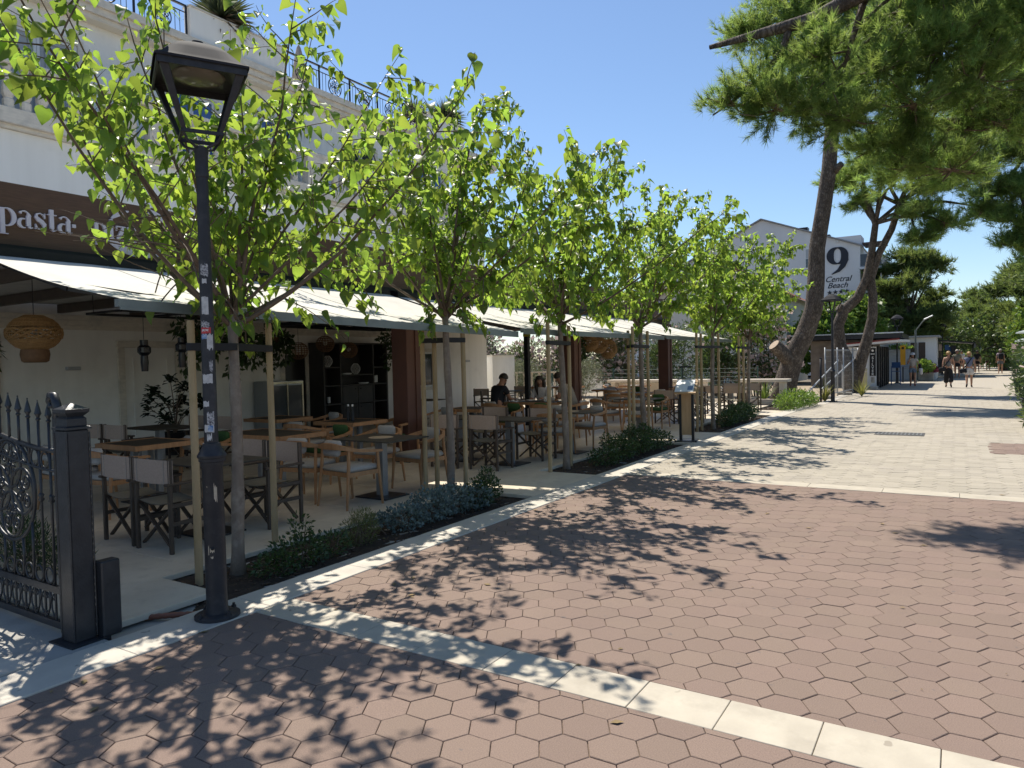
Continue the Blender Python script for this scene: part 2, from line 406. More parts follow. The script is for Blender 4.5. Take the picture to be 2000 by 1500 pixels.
# a few dry leaves and crumbs lying on the street
rr = random.Random(321); V = []; F = []
for k in range(170):
    if k < 90: x, y = KX+abs(rr.gauss(0, .5))-.15, rr.uniform(1.8, 12)
    else: x, y = rr.uniform(-3.8, 1.5), rr.uniform(2.2, 14)
    s_ = rr.choice((.006, .008, .012, .02, .035)); a = rr.uniform(0, 6.3); b0 = len(V); ca_, sa_ = cos(a), sin(a)
    for u, v, z in ((-1, 0, .002), (0, .5, .006), (1, 0, .003), (0, -.5, .008)): V.append((x+(u*ca_-v*sa_)*s_, y+(u*sa_+v*ca_)*s_, .004+z*.7))
    F.append((b0, b0+1, b0+2, b0+3))
o = MB().add(V, F).build('leaf_litter', mat('dry_leaf', (.30, .21, .10), (.16, .12, .06), scale=3, rough=.9), kind='stuff'); tag(o, 'scattered dry leaves and crumbs on the paving', 'leaf litter')
# ============================================================ restaurant building
M_wall = mat('white_render', (.89, .87, .82), (.82, .80, .75), scale=2.6, stretch=(1, 1.6, .14), detail=7, rough=.85, bump=.06, bscale=120, dirt=(.66, .64, .60), dscale=.6)
M_soff = mat('cream_soffit', (.80, .74, .62), (.76, .70, .58), scale=2, rough=.9)
M_stone = mat('carved_stone', (.76, .70, .60), (.64, .59, .51), scale=7, rough=.75, bump=.25, bscale=50, dirt=(.44, .42, .38), dscale=3, stretch=(1, 1, 3), detail=8)
M_shut = mat('shutter_grey', (.42, .43, .44), (.40, .41, .42), scale=3, rough=.5)
M_frame = mat('white_frame', (.76, .76, .75), (.72, .72, .71), rough=.4)
M_wglass = mat('window_glass', (.035, .045, .055), (.03, .035, .045), rough=.06, spec=1.0)
M_blue = mat('blue_blind', (.05, .13, .36), (.045, .11, .31), rough=.35, spec=.8)
M_black = mat('black_metal', (.018, .019, .022), (.014, .015, .018), rough=.42, metal=.3)
M_sign = mat('brown_sign_board', (.125, .070, .046), (.092, .051, .034), scale=9, rough=.45, stretch=(1, .6, 9), bump=.1, bscale=30)
M_letter = mat('sign_lilac_white', (.62, .60, .70), (.60, .58, .68), rough=.5)
M_white = mat('plain_white', (.78, .78, .77), (.76, .76, .75), rough=.5)
FX = -16.0; BAL = -14.7; GX = -14.9; RB = -15.6; RZ = 9.66
bd = thing('restaurant_building', 'white rendered villa with stone balcony, roof terrace and restaurant on the ground floor', 'building', (GX, 12, 0))
def bp(mb, name, m, parent=None, **k):
    o = mb.build(name, m, None, **k); o.parent = parent or bd
    p = parent
    o.location = (-GX, -12, 0) if parent is None else (0, 0, 0); return o
def wallbox(x0, x1, y0, y1, z0, z1): return MB().box(((x0+x1)/2, (y0+y1)/2, (z0+z1)/2), (x1-x0, y1-y0, z1-z0))
YE = 22.0
# ground floor, upper floor, roof terrace slab
bp(wallbox(-24, GX, -8, YE, -.1, 6.18), 'ground_floor_wall', M_wall)
bp(wallbox(-24, FX, -8, YE-.6, 6.182, 9.24), 'upper_floor_wall', M_wall)
b = MB()
for (dx, z0, z1) in ((-.12, 9.24, 9.34), (-.05, 9.342, 9.49), (.02, 9.492, RZ)): b.box(((-24+RB+dx)/2, (YE-8+2.2+dx)/2, (z0+z1)/2), (RB+dx+24, YE+8+2.2+dx, z1-z0))
bp(b, 'roof_cornice', M_stone)
bp(wallbox(-23.9, RB-.13, -7.9, YE+2.0, 9.225, 9.238), 'soffit', M_soff)
b = MB()
for (dx, z0, z1) in ((-.10, 6.185, 6.26), (0, 6.262, 6.46)): b.box(((-24+BAL+dx)/2, (YE-8-.4+dx)/2, (z0+z1)/2), (BAL+dx+24, YE+8-.4+dx, z1-z0))
bp(b, 'balcony_slab', M_stone)
# balustrade
rail = MB().box((BAL-.12, (YE-.5-8)/2, 7.40), (.26, YE-.5+8, .12), bev=.02); rl = bp(rail, 'balcony_rail', M_stone)
b0 = MB().box((BAL-.12, (YE-.5-8)/2, 6.50), (.24, YE-.5+8, .08)); bp(b0, 'balustrade_plinth', M_stone)
prof = [(.085, 0), (.085, .17), (.06, .19), (.095, .27), (.088, .40), (.055, .60), (.05, .63), (.075, .655), (.075, .685), (.05, .70), (.075, .80), (.085, .80)]
bm_ = MB().lathe(prof, n=12, sq=5).mesh('baluster', 30); bm_.materials.append(M_stone)
y = 4.9; piers = [(9.0, 9.75), (13.4, 14.1), (17.8, 18.5), (20.9, 21.5)]
for a, c in piers:
    bp(wallbox(BAL-.25, BAL, a, c, 6.54, 7.34), 'balustrade_pier', M_stone)
while y < 21.3:
    if not any(a-.12 < y < c+.12 for a, c in piers):
        part('baluster', bm_, bd, loc=(BAL-.12-GX, y-12, 6.54))
    y += .29
# shuttered balcony door and windows on the upper floor
def pane_window(x, y0, y1, z0, z1, blind=None, name='window', sash=2):
    w_ = MB()
    for (a, c, e, f) in ((y0-.12, y1+.12, z1, z1+.12), (y0-.12, y1+.12, z0-.1, z0), (y0-.12, y0, z0, z1), (y1, y1+.12, z0, z1)): w_.box((x+.03, (a+c)/2, (e+f)/2), (.1, c-a-.002, f-e-.002))
    W = bp(w_, name, M_stone)
    fr = MB(); t = .06
    for k in range(sash):
        a = y0+(y1-y0)*k/sash; c = y0+(y1-y0)*(k+1)/sash
        for (p, q, e, f) in ((a+.004, c-.004, z1-t, z1-.002), (a+.004, c-.004, z0+.002, z0+t), (a+.004, a+t, z0+t, z1-t), (c-t, c-.004, z0+t, z1-t)): fr.box((x+.02, (p+q)/2, (e+f)/2), (.05, q-p, f-e))
    F = fr.build('frame', M_frame, W)
    for k in range(sash):
        a = y0+(y1-y0)*k/sash+t*.8; c = y0+(y1-y0)*(k+1)/sash-t*.8
        MB().box((x+.008, (a+c)/2, (z0+z1)/2), (.012, c-a, z1-z0-.08)).build('pane', blind or M_wglass, W)
    return W
pane_window(FX, 6.6, 8.2, 6.47, 8.62, M_shut, 'shuttered_door')
for yy in (6.62, 7.42):
    for z0, z1 in ((6.7, 7.5), (7.62, 8.5)):
        b = MB()
        for (a, c, e, f) in ((.14, .66, z0, z0+.03), (.14, .66, z1-.03, z1), (.14, .17, z0+.03, z1-.03), (.63, .66, z0+.03, z1-.03)): b.box((FX+.03, yy+(a+c)/2, (e+f)/2), (.03, c-a-.002, f-e-.002))
        bp(b, 'shutter_moulding', M_shut)
pane_window(FX, 10.2, 11.5, 6.47, 8.40, M_blue, 'balcony_door')
pane_window(FX, 12.9, 14.1, 6.47, 8.45, M_blue, 'balcony_door')
pane_window(FX, 16.1, 17.35, 7.3, 8.5)
pane_window(FX, 19.6, 20.9, 6.47, 8.5, M_blue, 'balcony_door')
# roof terrace parapets, railings
for a, c in ((-7.5, 8.05), (10.75, 13.65), (19.9, 22.0)):
    p = bp(wallbox(RB-.35, RB-.1, a, c, RZ+.001, RZ+.77), 'parapet', M_wall)
    bp(wallbox(RB-.38, RB-.07, a-.02, c+.02, RZ+.772, RZ+.81), 'parapet_coping', M_stone)
def scroll(cx, cz, r, turns=1.4, a0=0, sg=1, n=22):
    return [(cx+r*(1-t*.78)*cos(a0+sg*turns*2*pi*t), cz+r*(1-t*.78)*sin(a0+sg*turns*2*pi*t)) for t in [k/n for k in range(n+1)]]
def rosette(mb, f, cx, cz, rx, rz, rad=.008):
    """oval ring filled with four scrolled circles; f maps (u,v) to a point"""
    ring = [f(cx+rx*cos(t), cz+rz*sin(t)) for t in [2*pi*k/28 for k in range(29)]]; mb.tube(ring, rad*1.15, 5, cap=False)
    for k in range(4):
        a = k*pi/2+pi/4 if rx == rz else k*pi/2
        ox, oz = cx+rx*.5*cos(a), cz+rz*.52*sin(a); r_ = min(rx, rz)*.46
        for sg in (-1, 1):
            mb.tube([f(u, v) for u, v in scroll(ox+sg*r_*.5*-sin(a), oz+sg*r_*.5*cos(a), r_*.52, 1.3, a+pi, sg, 16)], rad*.8, 4, cap=False)
        mb.tube([f(ox+r_*cos(t), oz+r_*sin(t)) for t in [2*pi*q/16 for q in range(17)]], rad*.85, 4, cap=False)
    mb.tube([f(cx+rx*.16*cos(t), cz+rz*.16*sin(t)) for t in [2*pi*q/12 for q in range(13)]], rad, 4, cap=False)
def terrace_rail(a, c, label):
    t = thing('terrace_railing', label, 'railing', (RB-.2, a, RZ), 0, 'wrought iron railings on the roof terrace')
    L_ = c-a
    MB().box((0, L_/2, .78), (.06, L_, .035)).build('top_rail', M_black, t)
    b = MB(); b.box((0, L_/2, .62), (.02, L_, .02)); b.box((0, L_/2, .07), (.02, L_, .02)); b.build('inner_rail', M_black, t)
    n = max(1, round(L_/1.3)); 
    for k in range(n+1): MB().box((0, L_*k/n, .385), (.04, .04, .77)).build('post', M_black, t)
    for k in range(n):
        y0 = L_*k/n; y1 = L_*(k+1)/n; cm = (y0+y1)/2
        b = MB(); rosette(b, lambda u, v: (0, u, v), cm, .345, .26, .26, .012); b.build('rosette', M_black, t, smooth=True)
        yy = y0+.13
        while yy < y1-.05:
            if abs(yy-cm) > .27: MB().tube([(0, yy, .07), (0, yy, .62)], .008, 5).build('bar', M_black, t)
            yy += .125
terrace_rail(8.1, 10.7, 'black scrollwork terrace railing above the shuttered balcony door')
terrace_rail(13.7, 19.85, 'long black scrollwork terrace railing in front of the closed parasol')

# stone string course along the ground floor, doors, lights
b = MB()
for k, (dx, z0, z1) in enumerate(((.05, 2.50, 2.58), (.10, 2.582, 2.68), (.16, 2.682, 2.78))): b.box((GX+dx/2+.001, 7.0, (z0+z1)/2), (dx, 21, z1-z0))
bp(b, 'string_course', M_stone)
def door(y0, y1, ztop, m, dark=None):
    fr = MB()
    for (a, c, e, f, d) in ((y0-.16, y1+.16, ztop, ztop+.14, .07), (y0-.14, y0, 0, ztop, .05), (y1, y1+.14, 0, ztop, .05)): fr.box((GX+d/2+.001, (a+c)/2, (e+f)/2), (d, c-a-.002, f-e-.002))
    D = bp(fr, 'door', M_stone)
    MB().box((GX+.012, (y0+y1)/2, ztop/2), (.02, y1-y0-.02, ztop-.01)).build('leaf', m, D)
    if not dark:
        for e, f in ((.25, .95), (1.1, 1.95)):
            q = MB()
            for (a, c, g, h) in ((y0+.18, y1-.18, e, e+.04), (y0+.18, y1-.18, f-.04, f), (y0+.18, y0+.22, e+.04, f-.04), (y1-.22, y1-.18, e+.04, f-.04)): q.box((GX+.03, (a+c)/2, (g+h)/2), (.02, c-a-.002, h-g-.002))
            q.build('panel_moulding', m, D)
    return D
door(8.35, 9.5, 2.15, M_wall)
door(5.0, 5.9, 2.25, M_wall)
door(12.55, 13.25, 1.98, mat('dark_doorway', (.015, .015, .016), rough=.3), dark=True)
pane_window(GX, 17.3, 18.75, .9, 2.05, None, 'kitchen_window', 1)
for yy in (7.31, 20.67):
    MB().box((GX+.05, yy, 1.73), (.09, .26, .07), bev=.008).build('wall_light', M_shut, bd).location = (-GX, -12, 0)
# side wing block at the far end of the terrace
wg = thing('side_wing', 'low white garden wall block at the far end of the terrace', 'wall', (-15.6, 23.4, 0))
MB().box((0, 0, .95), (1.1, 1.6, 1.9)).build('wall', M_wall, wg); MB().box((0, 0, 1.92), (1.2, 1.7, .05)).build('coping', M_stone, wg)

# ---------------------------------------------------------------- flat pergola roof over the terrace and its sign board
M_beam = mat('dark_timber', (.11, .085, .066), (.085, .066, .052), scale=6, rough=.6)
PG = thing('pergola_roof', 'dark flat pergola roof reaching from the restaurant wall to the sign board', 'pergola', (-11.4, 12, 2.95))
MB().box((-.05, -.1, .09), (6.8, 22.4, .12)).build('deck', mat('pergola_deck', (.60, .56, .50), rough=.8), PG)
for k in range(16): MB().box((-.05, -10.6+k*1.42, -.06), (6.7, .09, .16)).build('joist', M_beam, PG)
MB().box((3.15, -.1, -.075), (.16, 22.3, .20)).build('front_beam', M_beam, PG)
sg_ = thing('restaurant_sign', 'long brown sign board with pale serif letters above the awnings', 'sign', (-8.0, 1.5, 2.95))
MB().box((-.03, 10.3, .31), (.06, 21.6, .62)).build('board', M_sign, sg_)
MB().box((-.02, 10.3, -.025), (.09, 21.7, .05)).build('lower_rail', M_black, sg_)
def stroke(mb, pts, ws, f0, f1, close=False):
    n = len(pts)
    L, Rr = [], []
    for i in range(n):
        a = pts[max(i-1, 0)]; c = pts[min(i+1, n-1)]; dx, dy = c[0]-a[0], c[1]-a[1]; l = hypot(dx, dy) or 1; w_ = ws[i]/2 if hasattr(ws, '__len__') else ws/2
        L.append((pts[i][0]-dy/l*w_, pts[i][1]+dx/l*w_)); Rr.append((pts[i][0]+dy/l*w_, pts[i][1]-dx/l*w_))
    vs = [f0(*p) for p in L]+[f0(*p) for p in Rr]+[f1(*p) for p in L]+[f1(*p) for p in Rr]; fs = []
    for i in range(n-1):
        fs += [(i, n+i, n+i+1, i+1), (2*n+i, 2*n+i+1, 3*n+i+1, 3*n+i), (i, i+1, 2*n+i+1, 2*n+i), (n+i, 3*n+i, 3*n+i+1, n+i+1)]
    fs += [(0, 2*n, 3*n, n), (n-1, 2*n-1, 4*n-1, 3*n-1)]
    mb.add(vs, fs)
def ell(cx, cy, rx, ry, a0, a1, n=16): return [(cx+rx*cos(radians(a0+(a1-a0)*k/n)), cy+ry*sin(radians(a0+(a1-a0)*k/n))) for k in range(n+1)]
def didone(ch):
    """strokes of a high-contrast serif letter: list of (points, widths); returns strokes, advance"""
    T, H_ = .05, .23
    if ch == 'p':
        return [([(.25, -.42), (.25, 1)], H_), ([(0, -.45), (.52, -.45)], T), ([(.02, .97), (.3, .97)], T), (ell(.44, .5, .40, .49, 130, -130), [T+(H_-T)*max(0, cos(radians(130-260*k/16)))**1.2 for k in range(17)])], 1.0
    if ch == 'a':
        return [([(.58, .12), (.58, .72)], H_), (ell(.36, .68, .25, .29, 0, 150), [H_]+[H_-.17*min(1, k/5) for k in range(1, 14)]+[.11, .14, .16]), (ell(.32, .27, .25, .26, 70, 290), [T+(.2-T)*max(0, -cos(radians(70+220*k/16))) for k in range(17)]), ([(.58, .12), (.66, .02), (.78, .06)], [H_*.8, .1, T])], .86
    if ch == 's':
        return [([(.58, .72), (.5, .9), (.34, .97), (.16, .9), (.13, .74), (.24, .6), (.42, .48), (.55, .33), (.54, .14), (.38, .03), (.2, .06), (.08, .28)], [T, T, T, .1, .18, .23, .24, .23, .15, T, T, T]), ([(.585, .68), (.585, .98)], T), ([(.08, .02), (.08, .32)], T)], .72
    if ch == 't':
        return [([(.24, .16), (.24, 1.28)], H_), ([(0, .97), (.52, .97)], T), ([(.24, .16), (.32, .04), (.5, .1)], [H_*.9, .12, T])], .58
    if ch == 'i':
        return [([(.25, .03), (.25, 1)], H_), ([(0, .02), (.5, .02)], T), ([(.02, .97), (.3, .97)], T)]+[([(.15, 1.28), (.35, 1.28)], .2)], .55
    if ch == 'z':
        return [([(.05, .96), (.68, .96)], .07), ([(.02, .035), (.7, .035)], .07), ([(.56, .93), (.14, .07)], .25), ([(.06, .66), (.06, .98)], T), ([(.68, .02), (.68, .36)], T)], .76
    if ch == '.': return [([(.05, .5), (.25, .5)], .2)], .5
def lettering(txt, y, z, s, parent, name='letter'):
    for ch in txt:
        if ch == ' ': y += .5*s; continue
        st, adv = didone(ch); b = MB()
        for k, (p, w_) in enumerate(st):
            d = .026+.0012*k
            stroke(b, p, w_, lambda u, v: (d, y+u*s, z+v*s), lambda u, v: (.0005, y+u*s, z+v*s))
        b.build(name, M_letter, parent); y += adv*s
    return y
lettering('pasta', 1.78, .185, .176, sg_)
lettering('.', 2.47, .185, .176, sg_)
lettering('pizza', 2.69, .185, .162, sg_)
# round emblem beside the words: broken white ring with a leaf-like point
for a0, a1, w_ in ((200, 262, .08), (278, 335, .08), (20, 75, .06)):
    b = MB(); stroke(b, ell(3.23, .32, .40, .26, a0, a1, 14), w_, lambda u, v: (.014, u, v), lambda u, v: (.0005, u, v)); b.build('emblem_arc', M_letter, sg_)
b = MB(); stroke(b, [(2.9, .42), (2.98, .49), (3.1, .53)], [.015, .07, .015], lambda u, v: (.016, u, v), lambda u, v: (.0005, u, v)); b.build('emblem_leaf', M_letter, sg_)
# words further along, mostly hidden by the trees: only fragments of strokes can be seen
for k, hh in enumerate((.13, .1, .14, .1, .13, .11, .14, .1)):
    b = MB(); stroke(b, [(14.5+k*.13, .28-hh/2), (14.5+k*.13, .28+hh/2), (14.56+k*.13, .28+hh/2-.02), (14.58+k*.13, .28-hh/2)], [.045, .04, .02, .045], lambda u, v: (.012, u, v), lambda u, v: (.0005, u, v)); b.build('letter_fragment', M_letter, sg_)
b = MB(); stroke(b, [(20.0, .06), (20.06, .16), (20.18, .34), (20.16, .5), (20.08, .53), (20.04, .42), (20.14, .26), (20.3, .06)], [.07, .04, .07, .08, .04, .03, .07, .04], lambda u, v: (.012, u, v), lambda u, v: (.0005, u, v)); b.build('emblem_figure', M_letter, sg_)

# ---------------------------------------------------------------- awnings
M_awn = mat('awning_cloth', (.86, .84, .77), (.80, .78, .72), scale=1.2, rough=.85, trans=(.90, .80, .64), tw=.28, dirt=(.66, .64, .58), dscale=1.5)
M_bar = mat('awning_bar', (.20, .225, .22), (.16, .18, .178), rough=.35, metal=.3)
def awning(y0, y1, xb, zb, xf, z0, z1, label):
    t = thing('awning', label, 'awning', (xb, y0, 0), 0, 'folding arm awnings over the terrace')
    L_ = y1-y0; dx = xf-xb
    def f(u, v):
        z = zb+(z0+(z1-z0)*v-zb)*u-.045*sin(pi*u)-.012*sin(pi*u)*sin(v*L_*4.2)-.006*sin(v*L_*11+u*3)*u*(1-u)*4
        return (dx*u, L_*v, z+.033)
    cl = MB().grid(f, 14, 72).build('canopy', M_awn, t, smooth=True)
    for q in range(1, int(L_/1.2)):
        sm = MB()
        for i_ in range(14):
            a_ = Vector(f(i_/14, q*1.2/L_)); c_ = Vector(f((i_+1)/14, q*1.2/L_)); sm.bar(a_+Vector((0, 0, .002)), c_+Vector((0, 0, .002)), .014, .004)
        sm.build('seam', mat('awning_seam', (.55, .53, .47), rough=.9), cl)
    b = MB(); b.bar((dx, -.04, z0), (dx, L_+.04, z1), .06, .06); fb = b.build('front_bar', M_bar, t)
    MB().bar((dx+.03, -.03, z0-.042), (dx+.03, L_+.03, z1-.042), .018, .022).build('gutter_lip', M_bar, fb)
    MB().bar((.02, -.02, zb+.02), (.02, L_+.02, zb+.02), .16, .14).build('cassette', M_black, t)
    n = 3
    for k in range(n):
        v = (k+.12)/n if k else .04
        a = Vector((.08, L_*v, zb-.06)); c = Vector((dx-.04, L_*v+.9, z0+(z1-z0)*v-.02)); e = a.lerp(c, .5)+Vector((0, -.45, -.03))
        b = MB(); b.bar(a, e, .05, .08); b.bar(e, c, .05, .08); b.build('folding_arm', M_black, t)
    return t
awning(3.03, 8.72, -7.88, 2.80, -5.40, 2.19, 2.08, 'off white awning nearest the lamp post, hung under the pasta sign')
awning(8.95, 14.75, -7.88, 2.78, -5.40, 2.13, 2.13, 'off white awning in the middle of the terrace between second and fourth trees')
awning(14.95, 20.2, -7.88, 2.78, -5.40, 2.15, 2.13, 'off white awning at the far end of the terrace')
# awning columns
M_col = mat('corten_brown', (.105, .045, .030), (.080, .036, .025), scale=3, rough=.55, bump=.1, bscale=40)
def column(x, y, h, w_, label):
    t = thing('terrace_column', label, 'column', (x, y, 0), 0, 'brown terrace columns')
    MB().box((0, 0, h/2), (w_, w_, h), bev=.01).build('shaft', M_col, t)
    MB().box((w_/2+.012, w_*.28, h/2), (.02, w_*.34, h-.1)).build('pilaster_strip', M_col, t)
    MB().box((0, 0, .03), (w_+.06, w_+.06, .06), bev=.01).build('base_plate', M_black, t)
column(-8.05, 9.4, 2.78, .34, 'wide brown column nearest the lamp post, beside the dark shelf cabinet')
column(-8.05, 15.6, 2.78, .34, 'brown column beside the seated guests in the middle of the terrace')
column(-8.05, 22.2, 2.78, .34, 'brown column behind the wooden menu stand')
t = thing('steel_post', 'slim black steel post carrying the awning joint', 'post', (-9.5, 15.9, 0))
MB().box((0, 0, 1.22), (.12, .12, 2.44)).build('shaft', M_black, t); MB().box((0.01, -.063, 2.36), (.16, .012, .09)).build('yellow_tag', mat('yellow_tag', (.6, .48, .02), rough=.5), t)
bpy.context.view_layer.update()
# closed parasol on the roof terrace
M_pcl = mat('parasol_taupe', (.42, .36, .30), (.34, .29, .245), scale=12, rough=.9, stretch=(1, 1, .1))
t = thing('roof_parasol', 'closed taupe parasol standing on the roof terrace behind the railing', 'parasol', (-16.7, 15.0, RZ))
b = MB(); n = 32; vs = []
prof = [(.02, 1.62), (.06, 1.55), (.12, 1.25), (.17, .9), (.2, .62), (.19, .5)]
for r, z in prof:
    for j in range(n):
        a = 2*pi*j/n; k = 1+.16*cos(8*a); vs.append((r*k*cos(a), r*k*sin(a), z-.03*(j % 4 == 0)))
b.add(vs, [(i*n+j, i*n+(j+1) % n, (i+1)*n+(j+1) % n, (i+1)*n+j) for i in range(len(prof)-1) for j in range(n)]); b.build('folded_canopy', M_pcl, t, smooth=True)
MB().tube([(0, 0, 0), (0, 0, 1.7)], .022, 8).build('pole', M_frame, t)
MB().lathe([(.25, 0), (.25, .06), (.04, .08)], n=16).build('base', M_black, t)
# ============================================================ vegetation
M_leaf = mat('mulberry_leaf', (.074, .148, .030), (.050, .108, .024), scale=30, rough=.40, spec=.45, orand=.38, attr=True, hue=.022, trans=(.37, .55, .07), tw=.50)
M_bark = mat('young_bark', (.25, .20, .155), (.16, .125, .10), scale=14, rough=.9, bump=.5, bscale=45, stretch=(1, 1, .4), dirt=(.33, .29, .24), dscale=9)
M_twig = mat('twig', (.17, .125, .09), (.11, .08, .06), scale=20, rough=.85)
M_stake = mat('stake_wood', (.43, .32, .18), (.33, .235, .125), scale=5, rough=.75, stretch=(3, 3, .25), bump=.15, bscale=30, dirt=(.30, .22, .10), dscale=5)
M_strap = mat('rubber_strap', (.016, .016, .018), rough=.7)

def leaf_verts(l=1., curl=.25, fold=.25, twist=0, wid=1.):
    """heart-shaped leaf hanging from its stalk: 7 rows x 5 columns"""
    rows = [(-.08, .17), (.0, .36), (.14, .47), (.32, .46), (.52, .36), (.74, .21), (.9, .09), (1.0, .0)]
    V = []
    for t, w_ in rows:
        w2 = w_*wid
        for k in (-1, 0, 1):
            x = k*w2; y = t
            if t < 0 and k == 0: y = .03
            z = -curl*t*t + fold*abs(x)*.8 + .03*sin(t*14+k*3)*abs(k)
            V.append((x*l, y*l, z*l))
    F = []
    for i in range(len(rows)-1):
        for j in range(2):
            a = i*3+j; F.append((a, a+1, a+4, a+3))
    return np.array(V), np.array(F)
LEAFV = [leaf_verts(1, c, f, wid=w_) for c, f, w_ in ((.3, .5, 1), (.65, .35, .9), (.15, .8, 1.0), (.95, .6, .82), (.4, .15, 1.08), (.8, 1.0, .75))]
LEAFM = []
for V, F in LEAFV:
    me = bpy.data.meshes.new('leaf'); me.from_pydata(V.tolist(), [], F.tolist()); me.shade_smooth(); me.materials.append(M_leaf); LEAFM.append(me)
def frame(d, n):
    """matrix columns x,y,z with y along d and z near n"""
    d = d.normalized(); x = d.cross(n)
    if x.length < 1e-4: x = d.orthogonal()
    x.normalize(); z = x.cross(d); return Matrix((x, d, z)).transposed()
VIEW = Vector((0, 0, CAM_H))
def mulberry(seed, loc, label, fork=2.1, height=4.9, spread=1.5, n_limb=7, leafs=1150, singles=300, lean=(0, 0), lsize=.105, whips=(), pruned=None):
    rr = random.Random(seed); T = thing('mulberry_tree', label, 'tree', loc, 0, 'young mulberry trees along the terrace')
    # trunk
    pts = [Vector((lean[0]*t*t+.012*sin(t*5+seed), lean[1]*t*t+.012*cos(t*4+seed), -.1+(fork+.1)*t)) for t in [k/10 for k in range(11)]]
    rad = [.054-.016*k/10 + .006*(k in (3, 7)) + .02*(k == 0) for k in range(11)]; rad[-1] = .042
    b = MB(); b.tube(pts, rad, 12)
    top = pts[-1]; limbs = []; twigs = []
    br = MB()
    def limb(p0, d, L_, r0, upbias, wig):
        P = [p0.copy()]; d = d.normalized(); n = 10
        for k in range(n):
            d = (d+Vector((rr.uniform(-wig, wig), rr.uniform(-wig, wig), rr.uniform(-wig*.5, wig*.5)+upbias))).normalized()
            P.append(P[-1]+d*L_/n)
        return P
    for i in range(n_limb):
        a = 2*pi*i/n_limb+rr.uniform(-.35, .35); el = radians(rr.uniform(18, 58)) if i % 3 else radians(rr.uniform(58, 80))
        d = Vector((cos(a)*cos(el), sin(a)*cos(el), sin(el))); L_ = (height-fork)*rr.uniform(.62, 1.02) if el > 1 else spread*rr.uniform(.95, 1.35)
        P = limb(top+Vector((0, 0, -.12*rr.random())), d, L_, .03, .03 if el > 1 else .055, .12)
        br.tube(P, [.021*(1-k/10*.84) for k in range(11)], 7); limbs.append(P)
    for (dv, L_) in whips:
        P = limb(top, Vector(dv), L_, .02, .03, .06); br.tube(P, [.015*(1-k/10*.84) for k in range(11)], 6); limbs.append(P)
    for P in limbs:
        m_ = rr.randint(8, 11)
        for q in range(m_):
            k = rr.uniform(1.6, 9.8); i = int(k); p = P[i].lerp(P[min(i+1, 10)], k-i); base = (P[min(i+1, 10)]-P[i]).normalized()
            a = rr.uniform(0, 2*pi); side = (base.orthogonal()*cos(a)+base.cross(base.orthogonal())*sin(a))
            d = base*.55+side*.8+Vector((0, 0, .1)); L2 = rr.uniform(.35, 1.0)*(1.15-k/16)
            Q = [p]; 
            for j in range(6):
                d = (d.normalized()+Vector((rr.uniform(-.16, .16), rr.uniform(-.16, .16), rr.uniform(-.14, .10)))).normalized(); Q.append(Q[-1]+d*L2/6)
            br.tube(Q, [.006*(1-j/6*.7) for j in range(7)], 5); twigs.append(Q)
        twigs.append(P[4:])
        # short drooping shoots low in the crown
        if rr.random() < .75:
            p = P[rr.randint(1, 4)]; d = Vector((rr.uniform(-1, 1), rr.uniform(-1, 1), -.15)); Q = [p]
            for j in range(6): d = (d.normalized()+Vector((0, 0, -.16))).normalized(); Q.append(Q[-1]+d*rr.uniform(.08, .13))
            br.tube(Q, [.006]*7, 4); twigs.append(Q)
    tr = b.build('trunk', M_bark, T, smooth=True); br.build('branches', M_twig, T, smooth=True)
    # leaves, alternate along every twig
    L = []; tot = sum(sum((Q[i+1]-Q[i]).length for i in range(len(Q)-1)) for Q in twigs); step = tot/leafs
    for Q in twigs:
        s = rr.uniform(0, step); side = 1
        for i in range(len(Q)-1):
            l = (Q[i+1]-Q[i]).length
            while s < l:
                p = Q[i].lerp(Q[i+1], s/l); base = (Q[i+1]-Q[i]).normalized(); a = rr.uniform(0, 2*pi); o = base.orthogonal(); o = o*cos(a)+base.cross(o)*sin(a)
                pet = p+(o*.6+base*.5+Vector((0, 0, rr.uniform(-.5, .3))))*rr.uniform(.025, .06)
                d = o*rr.uniform(.25, .8)+base*rr.uniform(.1, .5)+Vector((0, 0, rr.uniform(-1.15, -.1)))
                n = Vector((rr.uniform(-.6, .6), rr.uniform(-.6, .6), 1.0))+o*.35
                sz = lsize*rr.choice((.4, .5, .6, .7, .8, .9, 1.0, 1.1, 1.25)); L.append((pet, d, n, sz, rr.randrange(len(LEAFV)))); s += step*rr.uniform(.6, 1.4)
            s -= l
    lv = Vector(loc); vw = VIEW-lv
    if pruned:      # low shoots cut back on the terrace side so that the sign stays readable
        x0, x1, y0, y1, z0, z1 = pruned; L = [q for q in L if not (x0 < q[0].x+lv.x < x1 and y0 < q[0].y+lv.y < y1 and z0 < q[0].z < z1 and rr.random() < .9)]
    # nearest leaves are objects of their own
    L.sort(key=lambda q: (q[0]-vw).length/q[3])
    for pet, d, n, sz, k in L[:singles]:
        o = bpy.data.objects.new('leaf', LEAFM[k]); COL.objects.link(o); o.parent = T
        o.matrix_local = Matrix.LocRotScale(pet, frame(d, n).to_quaternion(), Vector((sz,)*3))
    V = []; F = []; RN = []; c0 = 0
    for pet, d, n, sz, k in L[singles:]:
        v, f = LEAFV[k]; m_ = np.array(frame(d, n)); V.append((v*sz) @ m_.T+np.array(pet)); F.append(f+c0); RN += [rr.random()]*len(v); c0 += len(v)
    npmesh('crown', np.concatenate(V), np.concatenate(F), M_leaf, T, rnd=RN, kind='stuff', smooth=True)
    return T
